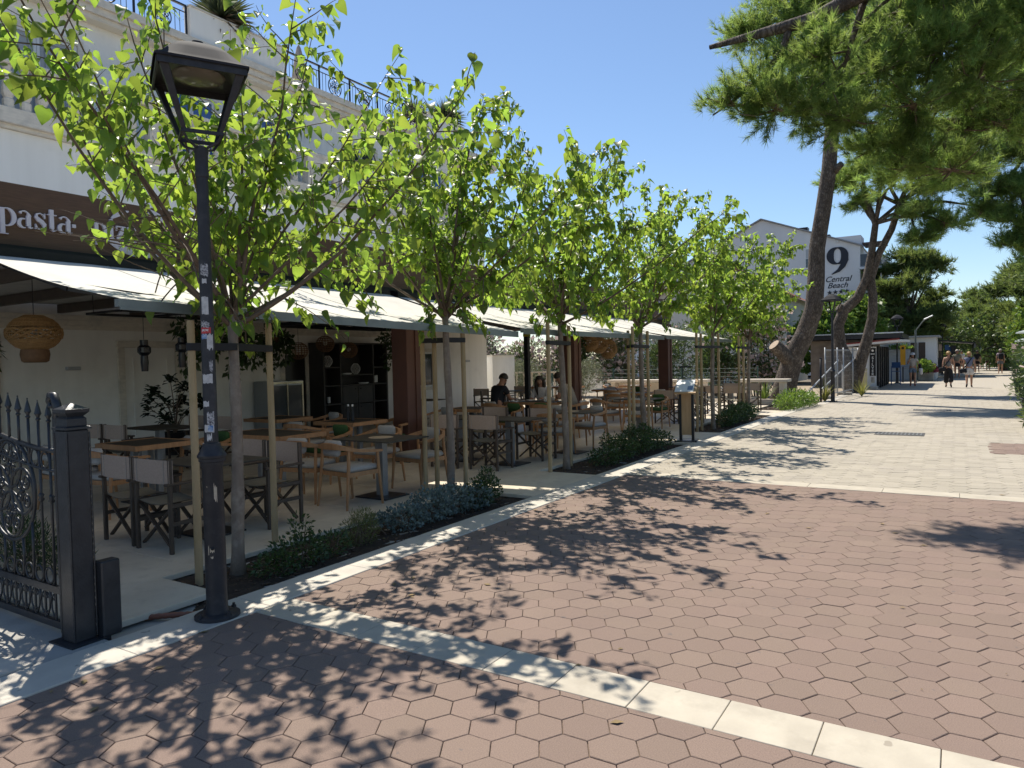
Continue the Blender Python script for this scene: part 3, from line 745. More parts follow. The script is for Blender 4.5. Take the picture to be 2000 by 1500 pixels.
def stakes(loc, pts, ztie, hs, strap_z, label_base, names):
    """timber stakes and the rubber ties that hold the tree to them"""
    for (x, y), h, lb in zip(pts, hs, names):
        t = thing('tree_stake', lb, 'stake', (x, y, -.06), R.uniform(0, 1), 'timber stakes beside the young trees')
        b = MB(); b.tube([(0, 0, 0), (.004, 0, h*.5), (0, .004, h-.02), (0, .004, h)], [.032, .031, .030, .026], 12); b.build('pole', M_stake, t, smooth=40)
        d = Vector((loc[0]-x, loc[1]-y)); L_ = d.length; d.normalize(); a = atan2(d.y, d.x)-t.rotation_euler[2]
        s = MB(); s.lathe([(.034, strap_z+.0), (.036, strap_z), (.036, strap_z+.06), (.034, strap_z+.06)], n=14, cap=False)
        for sg in (-1, 1):
            e1 = Vector((cos(a), sin(a), 0)); e2 = Vector((-sin(a), cos(a), 0))
            s.bar(e2*sg*.033+Vector((0, 0, strap_z+.03)), e1*(L_)+e2*sg*.048+Vector((0, 0, strap_z+.03)), .006, .06)
        s.lathe([(.050, strap_z), (.052, strap_z+.03), (.050, strap_z+.06)], c=(cos(a)*L_, sin(a)*L_, 0), n=14, cap=False)
        s.build('tree_tie', M_strap, t)
TREES = [
 (11, (-5.10, 3.76, 0), 'young mulberry tree nearest the gate, its crown behind the street lamp', dict(fork=2.12, height=4.7, spread=2.2, n_limb=13, leafs=3250, lsize=.100, pruned=(-6.6, -4.0, 1.5, 3.45, 2.2, 3.0), lean=(0, .03), whips=(((.35, -1.0, .85), 2.7), ((-.1, -1.0, 1.05), 2.8), ((.3, .8, 1.3), 2.9), ((.2, .45, 1.5), 2.9), ((.9, .3, .8), 2.2), ((.35, -.8, 1.3), 2.8), ((-.2, .1, 1.2), 2.6)))),
 (12, (-5.50, 7.23, 0), 'second young mulberry tree from the gate, above the blue grey shrub', dict(fork=2.30, height=5.3, spread=2.5, n_limb=13, leafs=3900, lsize=.100, lean=(.06, -.08), whips=(((.9, .25, .8), 2.9), ((.2, .35, 1.4), 3.1), ((.8, -.5, .6), 2.6), ((-.2, -.3, 1.2), 2.7), ((1, -.1, .5), 2.6)))),
 (13, (-5.28, 9.97, 0), 'third young mulberry tree from the gate, left of the wide street shrubs', dict(fork=2.34, height=5.3, spread=2.5, n_limb=13, leafs=3900, lsize=.100, lean=(-.03, -.03), whips=(((.9, .2, .8), 2.5), ((.2, .45, 1.4), 2.9), ((.9, -.4, .7), 2.2)))),
 (14, (-5.30, 13.34, 0), 'fourth young mulberry tree from the gate, just before the menu stand', dict(fork=2.36, height=5.7, spread=2.6, n_limb=13, leafs=3900, lsize=.102, lean=(-.02, -.05), whips=(((.8, .4, 1.2), 2.9), ((.3, .6, 1.3), 3.0), ((.9, 0, .7), 2.3)))),
 (15, (-4.95, 16.9, 0), 'fifth young mulberry tree from the gate, beyond the menu stand', dict(fork=2.3, height=5.0, spread=2.5, n_limb=13, leafs=3500, lsize=.106, singles=160)),
 (16, (-4.99, 20.5, 0), 'sixth and farthest young mulberry tree, short of the big pine', dict(fork=2.2, height=5.1, spread=2.6, n_limb=13, leafs=3500, lsize=.110, singles=60)),
]
for sd_, loc, lb, kw in TREES: mulberry(sd_, loc, lb, **kw)
ORD = ['first', 'second', 'third', 'fourth', 'fifth', 'sixth']
stakes((-5.10, 3.76), [(-5.14, 3.42), (-5.52, 4.48)], 0, [2.12, 2.15], 1.88, '', ['timber stake directly left of the street lamp post', 'leaning timber stake right of the first tree, by the canvas chairs'])
stakes((-5.50, 7.23), [(-5.85, 7.16), (-5.80, 7.34), (-5.43, 7.47)], 0, [2.22, 2.18, 2.2], 2.0, '', ['front stake of the close pair left of the second tree', 'rear stake of the close pair left of the second tree', 'timber stake right of the second tree'])
stakes((-5.28, 9.97), [(-5.19, 9.30), (-5.36, 10.3)], 0, [2.35, 2.3], 1.98, '', ['timber stake left of the third tree', 'timber stake right of the third tree'])
stakes((-5.30, 13.34), [(-5.2, 12.6), (-5.5, 13.1), (-5.35, 13.75)], 0, [2.35, 2.3, 2.3], 1.95, '', ['leftmost stake at the fourth tree', 'middle stake at the fourth tree, left of its trunk', 'rightmost stake at the fourth tree beside the menu stand'])
stakes((-4.95, 16.9), [(-5.05, 16.0), (-5.1, 16.5), (-4.95, 17.4)], 0, [2.3, 2.3, 2.3], 1.95, '', ['leftmost stake at the fifth tree, right of the menu stand', 'middle stake at the fifth tree, just left of its trunk', 'rightmost stake at the fifth tree above the dark shrub'])
stakes((-4.99, 20.5), [(-5.0, 19.5), (-5.0, 20.0)], 0, [2.3, 2.3], 1.95, '', ['left stake at the farthest young tree', 'right stake at the farthest young tree'])

# ---------------------------------------------------------------- leafy shrubs
def leafcloud(rr, clumps, n, size, upb=.3, wid=.45, shell=.5):
    """many small leaf blades through ellipsoid clumps -> arrays"""
    V = np.zeros((n, 4, 3)); g = np.random.RandomState(rr.randrange(10**6)); wts = np.array([c[1][0]*c[1][1]*c[1][2] for c in clumps])**.7; wts /= wts.sum()
    idx = g.choice(len(clumps), n, p=wts); C = np.array([c[0] for c in clumps])[idx]; RD = np.array([c[1] for c in clumps])[idx]
    d = g.normal(size=(n, 3)); d /= np.linalg.norm(d, axis=1)[:, None]; r = shell+(1-shell)*g.rand(n)**.6; r *= 1+.16*g.normal(size=n)*(g.rand(n) < .25)
    p = C+d*RD*r[:, None]; ax = d+g.normal(size=(n, 3))*.7+np.array([0, 0, upb]); ax /= np.linalg.norm(ax, axis=1)[:, None]
    sd2 = np.cross(ax, g.normal(size=(n, 3))); sd2 /= np.linalg.norm(sd2, axis=1)[:, None]; s = size*(.6+.8*g.rand(n))[:, None]
    V[:, 0] = p; V[:, 1] = p+ax*s*.5+sd2*s*wid*.5; V[:, 2] = p+ax*s; V[:, 3] = p+ax*s*.5-sd2*s*wid*.5
    F = np.arange(n*4).reshape(n, 4); return V.reshape(-1, 3), F, np.repeat(g.rand(n), 4)
M_shrub = mat('dark_shrub_leaf', (.045, .085, .03), (.03, .06, .022), scale=30, rough=.4, attr=True, orand=.35, hue=.02, trans=(.10, .17, .04), tw=.25)
M_bluesh = mat('blue_grey_leaf', (.15, .20, .19), (.11, .155, .15), scale=30, rough=.6, attr=True, orand=.3, trans=(.16, .22, .18), tw=.2)
M_fine = mat('fine_yellow_leaf', (.13, .15, .045), (.10, .12, .04), scale=30, rough=.6, attr=True, orand=.3, trans=(.2, .24, .06), tw=.25)
M_oleL = mat('oleander_leaf', (.075, .125, .045), (.05, .09, .035), scale=20, rough=.4, attr=True, orand=.35, hue=.02, trans=(.16, .24, .05), tw=.3)
M_bright = mat('bright_shrub_leaf', (.10, .19, .04), (.075, .15, .03), scale=20, rough=.45, attr=True, orand=.35, hue=.02, trans=(.22, .34, .05), tw=.35)
M_flower = mat('pale_flower', (.62, .50, .46), (.58, .44, .42), scale=30, rough=.7, attr=True, orand=.15, trans=(.5, .38, .36), tw=.3)
M_olive = mat('olive_leaf', (.17, .19, .12), (.13, .15, .095), scale=20, rough=.55, attr=True, orand=.3, trans=(.2, .22, .12), tw=.3)
def shrub(name, label, loc, clumps, n, size, m, cat='shrub', group=None, stems=8, wid=.45, shell=.35, flowers=0, seed=1, upb=.3, kind_leaf='foliage', stemr=.006):
    rr = random.Random(seed); t = thing(name, label, cat, loc, 0, group)
    V, F, rn = leafcloud(rr, clumps, n, size, upb, wid, shell); V[:, 2] = np.maximum(V[:, 2], .003)
    npmesh(kind_leaf, V, F, m, t, rnd=rn, kind='stuff')
    b = MB()
    for k in range(stems):
        c, r_ = rr.choice(clumps); e = Vector(c)+Vector((rr.uniform(-.7, .7)*r_[0], rr.uniform(-.7, .7)*r_[1], rr.uniform(0, .7)*r_[2]))
        a = Vector((c[0]*.6+rr.uniform(-.04, .04), c[1]*.85+rr.uniform(-.05, .05), -.04)); mid = a.lerp(e, .5)+Vector((rr.uniform(-.06, .06), rr.uniform(-.06, .06), 0))
        b.tube([a, mid, e], [stemr, stemr*.8, stemr*.4], 5)
    b.build('stems', M_twig, t)
    if flowers:
        V, F, rn = leafcloud(rr, clumps, flowers, size*1.1 if size < .2 else size, .2, 1.0, .8); npmesh('flowers', V, F, M_flower, t, rnd=rn, kind='stuff')
    return t
zs = -.05
shrub('leafy_shrub', 'small glossy green shrub at the foot of the first tree', (-4.82, 4.15, zs), [((0, 0, 0.14), (.22, .3, 0.14)), ((.05, -.28, 0.10), (.16, .22, 0.11)), ((-.1, .12, 0.29), (.10, .10, 0.14)), ((.02, .35, 0.12), (.18, .2, 0.12))], 1500, .042, M_shrub, seed=2, stems=14)
shrub('feathery_shrub', 'feathery yellow green shrub between the glossy and blue grey shrubs', (-4.88, 4.95, zs), [((0, 0, 0.14), (.18, .22, 0.15)), ((0, .05, 0.24), (.12, .14, 0.10))], 2200, .035, M_fine, wid=.14, seed=3, stems=16)
shrub('blue_shrub', 'low blue grey eucalyptus like shrub along the kerb under the second tree', (-4.86, 5.95, zs), [((0, -.35, 0.14), (.22, .28, 0.14)), ((0, .1, 0.19), (.24, .3, 0.18)), ((-.03, .5, 0.18), (.24, .3, 0.17)), ((.05, .85, 0.14), (.2, .25, 0.14)), ((-.12, -.62, 0.16), (.12, .16, 0.06))], 3600, .035, M_bluesh, wid=.75, seed=4, stems=22, shell=.45)
shrub('leafy_shrub', 'dark green shrub right of the blue grey shrub at the bed end', (-4.9, 7.12, zs), [((0, 0, 0.17), (.2, .28, 0.17)), ((-.05, .12, 0.31), (.1, .1, 0.12)), ((.06, -.25, 0.14), (.18, .2, 0.14))], 1700, .042, M_shrub, seed=5, stems=14)
shrub('leafy_shrub', 'wide dark green shrub row in the second bed left of the menu stand', (-4.88, 11.6, zs), [((0, -1.0, 0.15), (.25, .4, 0.15)), ((0, -.4, 0.22), (.3, .4, 0.21)), ((0, .2, 0.26), (.32, .45, 0.22)), ((0, .8, 0.24), (.3, .45, 0.21)), ((.05, 1.3, 0.18), (.26, .35, 0.17)), ((-.1, -.75, 0.38), (.1, .12, 0.12)), ((0, .1, 0.45), (.1, .14, 0.11)), ((.02, .7, 0.43), (.1, .14, 0.11))], 5200, .05, M_shrub, seed=6, stems=40)
shrub('leafy_shrub', 'dark green shrub row in the third bed under the fifth tree', (-4.85, 18.3, zs), [((0, -.7, 0.20), (.28, .5, 0.19)), ((0, 0, 0.26), (.3, .6, 0.22)), ((0, .8, 0.27), (.3, .6, 0.24)), ((0, 1.5, 0.22), (.26, .5, 0.19))], 4200, .06, M_shrub, seed=7, stems=30)
shrub('bright_shrub', 'bright green low shrub at the foot of the big pine', (-4.45, 23.6, zs), [((0, -.6, .25), (.4, .6, .24)), ((0, .3, .35), (.5, .7, .3)), ((.15, 1.1, .3), (.45, .6, .28)), ((.2, 1.8, .25), (.35, .5, .22))], 4200, .085, M_bright, seed=8, stems=24, wid=.35)
shrub('gate_shrub', 'rosemary like green shrub behind the iron gate', (-6.55, 2.85, 0), [((0, 0, .2), (.25, .22, .2)), ((-.45, .05, .22), (.3, .22, .22)), ((.35, .1, .16), (.2, .18, .16))], 2600, .06, M_shrub, wid=.14, seed=9, stems=30, upb=1.2)
shrub('gate_shrub', 'rosemary like shrub at the left frame edge behind the gate', (-7.6, 2.75, 0), [((0, 0, .24), (.3, .22, .24)), ((-.45, .05, .22), (.3, .22, .22))], 1800, .06, M_shrub, wid=.14, seed=10, stems=20, upb=1.2)

# oleander hedge with pale blossoms behind the terrace, wire fence in front of it
rr = random.Random(31)
HEDGE = [(-17.6, 29.2, 2.6, 1), (-15.3, 29.8, 3.6, 1), (-13.0, 30.2, 3.9, 1), (-10.8, 30.4, 3.3, 0), (-8.8, 30.8, 3.4, 0), (-6.9, 31.2, 3.9, 1), (-19.8, 28.6, 3.4, 1)]
HL = ['oleander bush with pale blossom behind the olive shrub', 'tall oleander bush full of pale blossom behind the seated guests', 'tall blossoming oleander left of the brown middle column', 'dark leafy hedge bush behind the rattan lanterns', 'dark leafy hedge bush behind the menu stand', 'oleander bush with pale blossom left of the big pine trunk', 'oleander bush at the building corner']
for k, ((x, y, h, fl), lb) in enumerate(zip(HEDGE, HL)):
    cl = [((rr.uniform(-.8, .8), rr.uniform(-.5, .5), h*rr.uniform(.2, .85)), (rr.uniform(.5, .85), rr.uniform(.5, .8), rr.uniform(.4, .7))) for q in range(11)]+[((0, 0, h*.45), (1.1, .8, h*.42))]
    shrub('oleander_bush', lb, (x, y, 0), cl, 6500, .17, M_oleL, wid=.24, seed=50+k, stems=24, flowers=900 if fl else 60, group='hedge behind the terrace', stemr=.02)
for k, (x, y, h, lb) in enumerate(((-15.2, 24.9, 1.75, 'rounded grey green olive shrub left of the seated guests'), (-13.0, 25.9, 1.7, 'rounded grey green olive shrub right behind the seated guests'))):
    shrub('olive_shrub', lb, (x, y, 0), [((0, 0, h*.6), (.95, .8, h*.42)), ((.3, 0, h*.8), (.6, .5, .35)), ((-.4, .1, h*.55), (.6, .5, .5))], 5200, .10, M_olive, wid=.22, seed=70+k, stems=12, stemr=.015)
for k, (x, y, lb) in enumerate(((-10.6, 26.9, 'spiky green agapanthus clump behind the pale ledge left of the column'), (-8.4, 27.3, 'spiky green plant clump behind the pale ledge right of the column'), (-4.0, 27.3, 'yellow green strappy plant right of the big pine trunk'), (-3.2, 31.0, 'yellow green strappy plant behind the mesh barrier'), (-6.0, 26.9, 'strappy green plant beside the pale table end'))):
    rr = random.Random(90+k); t = thing('strappy_plant', lb, 'plant', (x, y, 0)); V = []; F = []
    for q in range(60):
        a = rr.uniform(0, 2*pi); l = rr.uniform(.55, 1.1); sp = rr.uniform(.15, .75); w_ = .018; dx, dy = cos(a), sin(a); b0 = len(V)
        for s in range(6):
            u = s/5; r_ = sp*l*u; z = l*(u-sp*.75*u*u); V += [(dx*r_-dy*w_*(1-u*.9), dy*r_+dx*w_*(1-u*.9), z), (dx*r_+dy*w_*(1-u*.9), dy*r_-dx*w_*(1-u*.9), z)]
        F += [(b0+2*s, b0+2*s+1, b0+2*s+3, b0+2*s+2) for s in range(5)]
    MB().add(V, F).build('blades', M_bright if k < 2 or k == 4 else mat('straw_green', (.26, .24, .07), (.16, .19, .05), rough=.6, trans=(.3, .3, .06), tw=.3), t)

# yuccas and palms on the roof terrace
M_yuc = mat('yucca_blade', (.10, .12, .07), (.07, .085, .05), scale=8, rough=.5, trans=(.16, .19, .07), tw=.25)
M_yucd = mat('dry_blade', (.17, .12, .07), (.12, .085, .05), scale=8, rough=.8)
def yucca(name, label, loc, r, n, seed, trunk=.3, pot=True):
    rr = random.Random(seed); t = thing(name, label, 'plant', loc); 
    for nm, mm, lo, hi, cnt in (('blades', M_yuc, -.2, 1, n), ('dry_blades', M_yucd, -.85, -.1, n//3)):
        V = []; F = []
        for q in range(cnt):
            a = rr.uniform(0, 2*pi); s = rr.uniform(lo, hi); cs = sqrt(max(0, 1-s*s)); d = Vector((cos(a)*cs, sin(a)*cs, s)); l = r*rr.uniform(.8, 1.05); sv = d.cross(Vector((rr.uniform(-1, 1), rr.uniform(-1, 1), .3))).normalized()*.022*r/.6; b0 = len(V)
            p0 = Vector((0, 0, trunk))+d*.04
            V += [p0-sv, p0+sv, p0+d*l*.5+sv*.9, p0+d*l*.5-sv*.9, p0+d*l+Vector((0, 0, -.05*l))]; F += [(b0, b0+1, b0+2, b0+3), (b0+3, b0+2, b0+4)]
        MB().add(V, F).build(nm, mm, t)
    MB().lathe([(.08, 0), (.07, trunk)], n=10).build('trunk', M_bark, t)
    MB().lathe([(.2, -.55), (.26, -.05), (.26, 0), (.2, 0)], n=16).build('planter', M_wall, t)
yucca('yucca', 'large spiky yucca on the roof parapet above the street lamp', (-16.1, 11.9, 10.35), .9, 330, 3, .35)
yucca('yucca', 'spiky dark yucca at the right end of the roof terrace', (-16.2, 21.5, 10.45), .83, 300, 4, .3)
yucca('fan_palm', 'small green fan palm beside the right hand yucca on the roof', (-16.5, 20.1, 10.25), .72, 130, 5, .35)
yucca('roof_grass', 'low grassy plant on the parapet between yucca and parasol', (-16.1, 13.05, 10.2), .45, 120, 6, .15)

# ---------------------------------------------------------------- pines
M_needle = mat('pine_needle', (.100, .165, .056), (.068, .120, .042), scale=3, rough=.5, attr=True, orand=.35, hue=.02, trans=(.38, .54, .12), tw=.50)
M_needleD = mat('pine_needle_far', (.095, .140, .046), (.062, .100, .035), scale=.6, rough=.6, attr=True, orand=.35, hue=.02, trans=(.26, .35, .08), tw=.38)
M_pbark = mat('pine_bark', (.20, .165, .135), (.095, .078, .065), scale=7, rough=.95, bump=1.0, bscale=16, stretch=(1, 1, .45), dirt=(.27, .235, .20), dscale=3, detail=9)
# plated bark: cells stretched along the trunk, dark furrows between them
nt = M_pbark.node_tree; vo = nt.nodes.new('ShaderNodeTexVoronoi'); vo.feature = 'DISTANCE_TO_EDGE'; vo.inputs['Scale'].default_value = 15
mp_ = [n for n in nt.nodes if n.type == 'MAPPING'][0]; nd_ = nt.nodes.new('ShaderNodeTexNoise'); nd_.inputs['Scale'].default_value = 7; nd_.inputs['Detail'].default_value = 5; nt.links.new(mp_.outputs[0], nd_.inputs['Vector']); va_ = nt.nodes.new('ShaderNodeVectorMath'); va_.operation = 'MULTIPLY_ADD'; va_.inputs[1].default_value = (.22, .22, .22); nt.links.new(nd_.outputs['Color'], va_.inputs[0]); nt.links.new(mp_.outputs[0], va_.inputs[2]); nt.links.new(va_.outputs[0], vo.inputs['Vector'])
rv = nt.nodes.new('ShaderNodeValToRGB'); rv.color_ramp.elements[0].position = .0; rv.color_ramp.elements[1].position = .30; rv.color_ramp.elements[0].color = (.45, .42, .40, 1); nt.links.new(vo.outputs[0], rv.inputs[0])
P_b = nt.nodes['Principled BSDF']; src_ = P_b.inputs['Base Color'].links[0].from_socket; mm_ = nt.nodes.new('ShaderNodeMixRGB'); mm_.blend_type = 'MULTIPLY'; mm_.inputs[0].default_value = 1; nt.links.new(src_, mm_.inputs[1]); nt.links.new(rv.outputs[0], mm_.inputs[2]); nt.links.new(mm_.outputs[0], P_b.inputs['Base Color'])
bb_ = [n for n in nt.nodes if n.type == 'BUMP'][0]; b2_ = nt.nodes.new('ShaderNodeBump'); b2_.inputs['Strength'].default_value = .9; b2_.inputs['Distance'].default_value = .03; nt.links.new(rv.outputs[0], b2_.inputs['Height']); nt.links.new(bb_.outputs[0], b2_.inputs['Normal']); nt.links.new(b2_.outputs[0], P_b.inputs['Normal'])
def tufts(rr, pts, dirs, nl, ln, wd):
    """bundles of needles: one triangle a needle"""
    n = len(pts); g = np.random.RandomState(rr.randrange(10**6)); P = np.repeat(np.array(pts), nl, 0); D = np.repeat(np.array(dirs), nl, 0)
    d = D+g.normal(size=P.shape)*.72; d /= np.linalg.norm(d, axis=1)[:, None]; sd2 = np.cross(d, g.normal(size=P.shape)); sd2 /= np.linalg.norm(sd2, axis=1)[:, None]
    k = ln*(.7+.6*g.rand(len(P)))[:, None]; back = np.repeat(g.rand(n), nl)[:, None]*0
    off = D*(g.rand(len(P))[:, None]-.75)*ln*.8
    V = np.zeros((len(P), 3, 3)); V[:, 0] = P+off-sd2*wd; V[:, 1] = P+off+sd2*wd; V[:, 2] = P+off+d*k
    return V.reshape(-1, 3), np.arange(len(P)*3).reshape(-1, 3), np.repeat(g.rand(n), nl*3)
def pine_crown(T, rr, clumps, per, nl, ln, wd, material, twig=True, name='crown'):
    pts, dirs = [], []; tw = MB()
    for c, r_ in clumps:
        c = Vector(c); m_ = int(per*(r_[0]*r_[1]*r_[2])**.55)
        sub = [(Vector((rr.gauss(0, 1), rr.gauss(0, 1), rr.gauss(.15, .8))).normalized()) for q in range(max(5, m_//16))]
        for q in range(m_):
            s = rr.choice(sub); v = (s+Vector((rr.gauss(0, .24), rr.gauss(0, .24), rr.gauss(0, .24))))
            k = rr.uniform(.35, 1.05); p = c+Vector((v.x*r_[0], v.y*r_[1], v.z*r_[2]))*k; d = (v.normalized()*.8+Vector((0, 0, .45))).normalized(); pts.append(p); dirs.append(d)
        if twig:
            for s in sub[:14]:
                e = c+Vector((s.x*r_[0], s.y*r_[1], s.z*r_[2]))*.95; mid = c.lerp(e, .5)+Vector((rr.uniform(-.1, .1), rr.uniform(-.1, .1), rr.uniform(-.12, .02)))*r_[0]
                tw.tube([c, mid, e], [.018, .011, .004], 4)
    V, F, rn = tufts(rr, pts, dirs, nl, ln, wd); npmesh(name, V, F, material, T, rnd=rn, kind='stuff')
    if twig: tw.build('twigs', M_twig, T)
def limbs_to(b, rr, starts, r0=.05, sag=.3):
    for a, c in starts:
        a, c = Vector(a), Vector(c); m_ = a.lerp(c, .5)+Vector((rr.uniform(-.3, .3), rr.uniform(-.3, .3), sag)); q = a.lerp(m_, .5)+Vector((rr.uniform(-.1, .1), rr.uniform(-.1, .1), .05)); s = m_.lerp(c, .5)+Vector((rr.uniform(-.15, .15), 0, .08))
        b.tube([a, q, m_, s, c], [r0, r0*.85, r0*.65, r0*.45, r0*.2], 8)
# near pine: trunk out of the picture on the right, crown reaching over the street
rr = random.Random(5); T = thing('pine_tree', 'large pine whose trunk stands outside the right edge, crown spreading overhead', 'pine tree', (4.33, 11.6, 0))
def W(x, y, z): return (x-4.3, y-11.6, z)
b = MB(); b.tube([W(4.23, 11.50, -0.05), W(4.14, 11.41, 1.51), W(3.86, 11.32, 3.08), W(3.31, 11.13, 4.18), W(2.67, 11.04, 5.01)], [.34, .28, .25, .22, .20], 14); b.build('trunk', M_pbark, T, smooth=True)
b = MB()
b.tube([W(2.67, 11.04, 5.01), W(1.75, 11.04, 5.06), W(0.92, 11.04, 4.87), W(0.41, 11.04, 4.83), W(-0.05, 10.95, 4.64), W(-0.46, 10.86, 4.69)], [.2, .15, .13, .11, .07, .04], 10)
b.tube([W(2.67, 11.04, 5.01), W(1.47, 10.58, 5.93), W(0.28, 10.12, 6.48), W(-0.83, 9.48, 5.98), W(-1.47, 9.29, 5.70), W(-2.02, 9.20, 5.65), W(-2.71, 9.20, 5.64)], [.2, .16, .13, .10, .085, .06, .028], 10)
b.tube([W(-1.75, 9.25, 5.67), W(-1.84, 9.29, 5.42), W(-2.12, 9.38, 5.19), W(-2.48, 9.38, 4.96), W(-2.76, 9.48, 4.87)], [.05, .04, .032, .02, .01], 7)
b.tube([W(-0.92, 9.57, 6.02), W(-1.06, 9.66, 5.65), W(-1.20, 9.66, 5.19)], [.05, .04, .02], 6)
b.tube([W(0.41, 11.04, 4.83), W(0.18, 10.95, 4.64), W(-0.09, 10.86, 4.27), W(-0.46, 10.76, 3.95)], [.05, .04, .03, .012], 7)
b.tube([W(0.92, 11.04, 4.83), W(0.55, 10.95, 4.60), W(0.69, 10.86, 4.50), W(1.20, 10.86, 4.60)], [.06, .05, .05, .05], 7)
CL = [((-2.2, 9.4, 5.12), (.5, .6, .28)), ((-2.45, 9.4, 4.9), (.42, .5, .25)), ((-1.95, 9.5, 4.78), (.5, .6, .28)), ((-1.66, 9.66, 4.87), (.6, .7, .4)), ((-1.24, 9.75, 4.60), (.5, .6, .35)),
      ((-1.38, 9.75, 5.42), (.6, .7, .35)), ((-0.83, 9.94, 5.15), (.65, .8, .5)), ((-0.46, 10.03, 4.69), (.55, .7, .4)), ((-0.18, 10.12, 5.33), (.6, .8, .5)), ((0.18, 10.30, 4.92), (.6, .8, .5)),
      ((-0.64, 10.03, 5.84), (.6, .7, .4)), ((0.09, 10.12, 6.02), (.7, .8, .45)), ((0.74, 10.49, 5.56), (.7, .9, .5)), ((0.83, 10.58, 6.30), (.8, .9, .5)), ((0.46, 10.86, 4.50), (.6, .6, .35)), ((-0.55, 10.67, 4.14), (.6, .6, .4)), ((-0.92, 10.30, 4.37), (.45, .5, .35)), ((-0.09, 10.76, 4.00), (.6, .6, .35)), ((1.56, 10.86, 5.93), (.9, 1, .6)), ((2.21, 11.04, 6.67), (1.2, 1.2, .7)), ((3.31, 11.41, 6.39), (1.3, 1.3, .8)), ((1.47, 11.41, 5.01), (.7, .8, .5))]
limbs_to(b, rr, [(W(0.28, 10.12, 6.48), W(*c)) for c, r_ in CL[3:16:2]]+[(W(0.00, 10.95, 4.69), W(*c)) for c, r_ in CL[8:20:3]], .045, .15)
b.build('branches', M_pbark, T, smooth=True)
pine_crown(T, rr, [(W(*c), r_) for c, r_ in CL], 720, 44, .12, .0032, M_needle)
# big leaning pine at the end of the terrace
rr = random.Random(6); T = thing('pine_tree', 'big leaning pine with a sawn stub low on its trunk, at the terrace end', 'pine tree', (-5.15, 28.3, 0)); ox, oy = -5.15, 28.3
def W(x, y, z): return (x-ox, y-oy, z)
b = MB(); P = [(-5.7, -.3, .64), (-5.6, .25, .57), (-5.45, .9, .53), (-5.2, 1.7, .48), (-4.8, 2.5, .45), (-4.5, 3.4, .42), (-4.42, 4.4, .40), (-4.38, 5.6, .37), (-4.15, 7.0, .36), (-3.95, 8.4, .34), (-3.85, 9.8, .31), (-3.4, 11.2, .26), (-3.0, 12.6, .18)]
b.tube([W(x, 28.3, z) for x, z, r_ in P], [r_*.76 for x, z, r_ in P], 20); b.build('trunk', M_pbark, T, smooth=True)
b = MB(); b.tube([W(-5.3, 28.2, 1.45), W(-5.62, 27.9, 1.85), W(-5.80, 27.72, 2.08)], [.30, .26, .24], 14); st = b.build('sawn_stub', M_pbark, T, smooth=40)
MB().lathe([(.0, 0), (.215, 0), (.215, .01), (0, .012)], n=16).build('cut_face', mat('cut_wood', (.40, .30, .20), (.30, .22, .15), scale=12), st).matrix_local = Matrix.Translation(W(-5.805, 27.715, 2.087)) @ Vector((-.52, -.52, .68)).to_track_quat('Z', 'Y').to_matrix().to_4x4()
b = MB(); b.tube([W(-3.8, 28.3, 8.3), W(-3.5, 28.1, 8.5)], [.14, .11], 9); b.build('cut_branch', M_pbark, T, smooth=True)
CL = [((-4.6, 28, 12.9), (1.6, 1.4, .8)), ((-6.4, 27.8, 13.8), (1.2, 1.2, .7)), ((-3.0, 28, 11.6), (1.6, 1.4, .8)), ((-1.6, 28, 12.6), (1.8, 1.5, .9)), ((-3.2, 28.3, 14.2), (2.2, 1.8, 1.0)), ((-5.2, 28.6, 14.9), (1.6, 1.4, .8)), ((-.2, 28.5, 13.8), (1.7, 1.5, .9)), ((-2.5, 28.6, 16.0), (2.2, 1.8, 1.1)), ((1.2, 28.4, 12.4), (1.5, 1.3, .8)), ((.3, 28, 10.9), (1.3, 1.2, .6)), ((-2.7, 27.9, 10.3), (1.0, .9, .5))]
b = MB(); limbs_to(b, rr, [(W(-3.6, 28.3, 9.8 if i % 2 else 11.2), W(*c)) for i, (c, r_) in enumerate(CL)], .12, .4); b.build('branches', M_pbark, T, smooth=True)
pine_crown(T, rr, [(W(*c), r_) for c, r_ in CL], 560, 26, .24, .0085, M_needle)
# forked pine behind the mesh barrier
rr = random.Random(8); ox, oy = -3.6, 34.0; T = thing('pine_tree', 'forked pine with two crossing trunks behind the steel mesh barrier', 'pine tree', (ox-.34, oy, 0))
b = MB(); b.tube([W(-3.55, 34, -.2), W(-3.6, 34, 1.2), W(-4.0, 34, 2.0), W(-4.1, 34, 2.9), W(-3.85, 34, 3.6), W(-3.3, 34, 4.1), W(-2.95, 34, 4.9), W(-2.75, 34, 6.0), W(-2.6, 34, 7.2), W(-3.0, 34, 8.4), W(-3.1, 34, 9.4)], [.36, .30, .26, .245, .235, .20, .17, .15, .13, .10, .07], 16)
b.tube([W(-3.5, 34.1, .2), W(-3.2, 34.1, 1.4), W(-2.95, 34.1, 2.3), W(-2.75, 34.1, 3.2), W(-2.72, 34.1, 4.1), W(-2.8, 34.1, 4.9), W(-2.5, 34.1, 5.9), W(-2.0, 34.1, 6.9), W(-1.7, 34.1, 7.9), W(-1.5, 34, 8.4), W(-.6, 34, 8.9), W(.6, 34, 9.1)], [.28, .25, .22, .20, .18, .165, .15, .135, .12, .10, .07, .04], 16)
b.build('trunk', M_pbark, T, smooth=True)
b = MB(); b.tube([W(-3.85, 34, 3.55), W(-4.05, 33.85, 3.75)], [.22, .17], 12); b.build('sawn_stub', M_pbark, T, smooth=40)
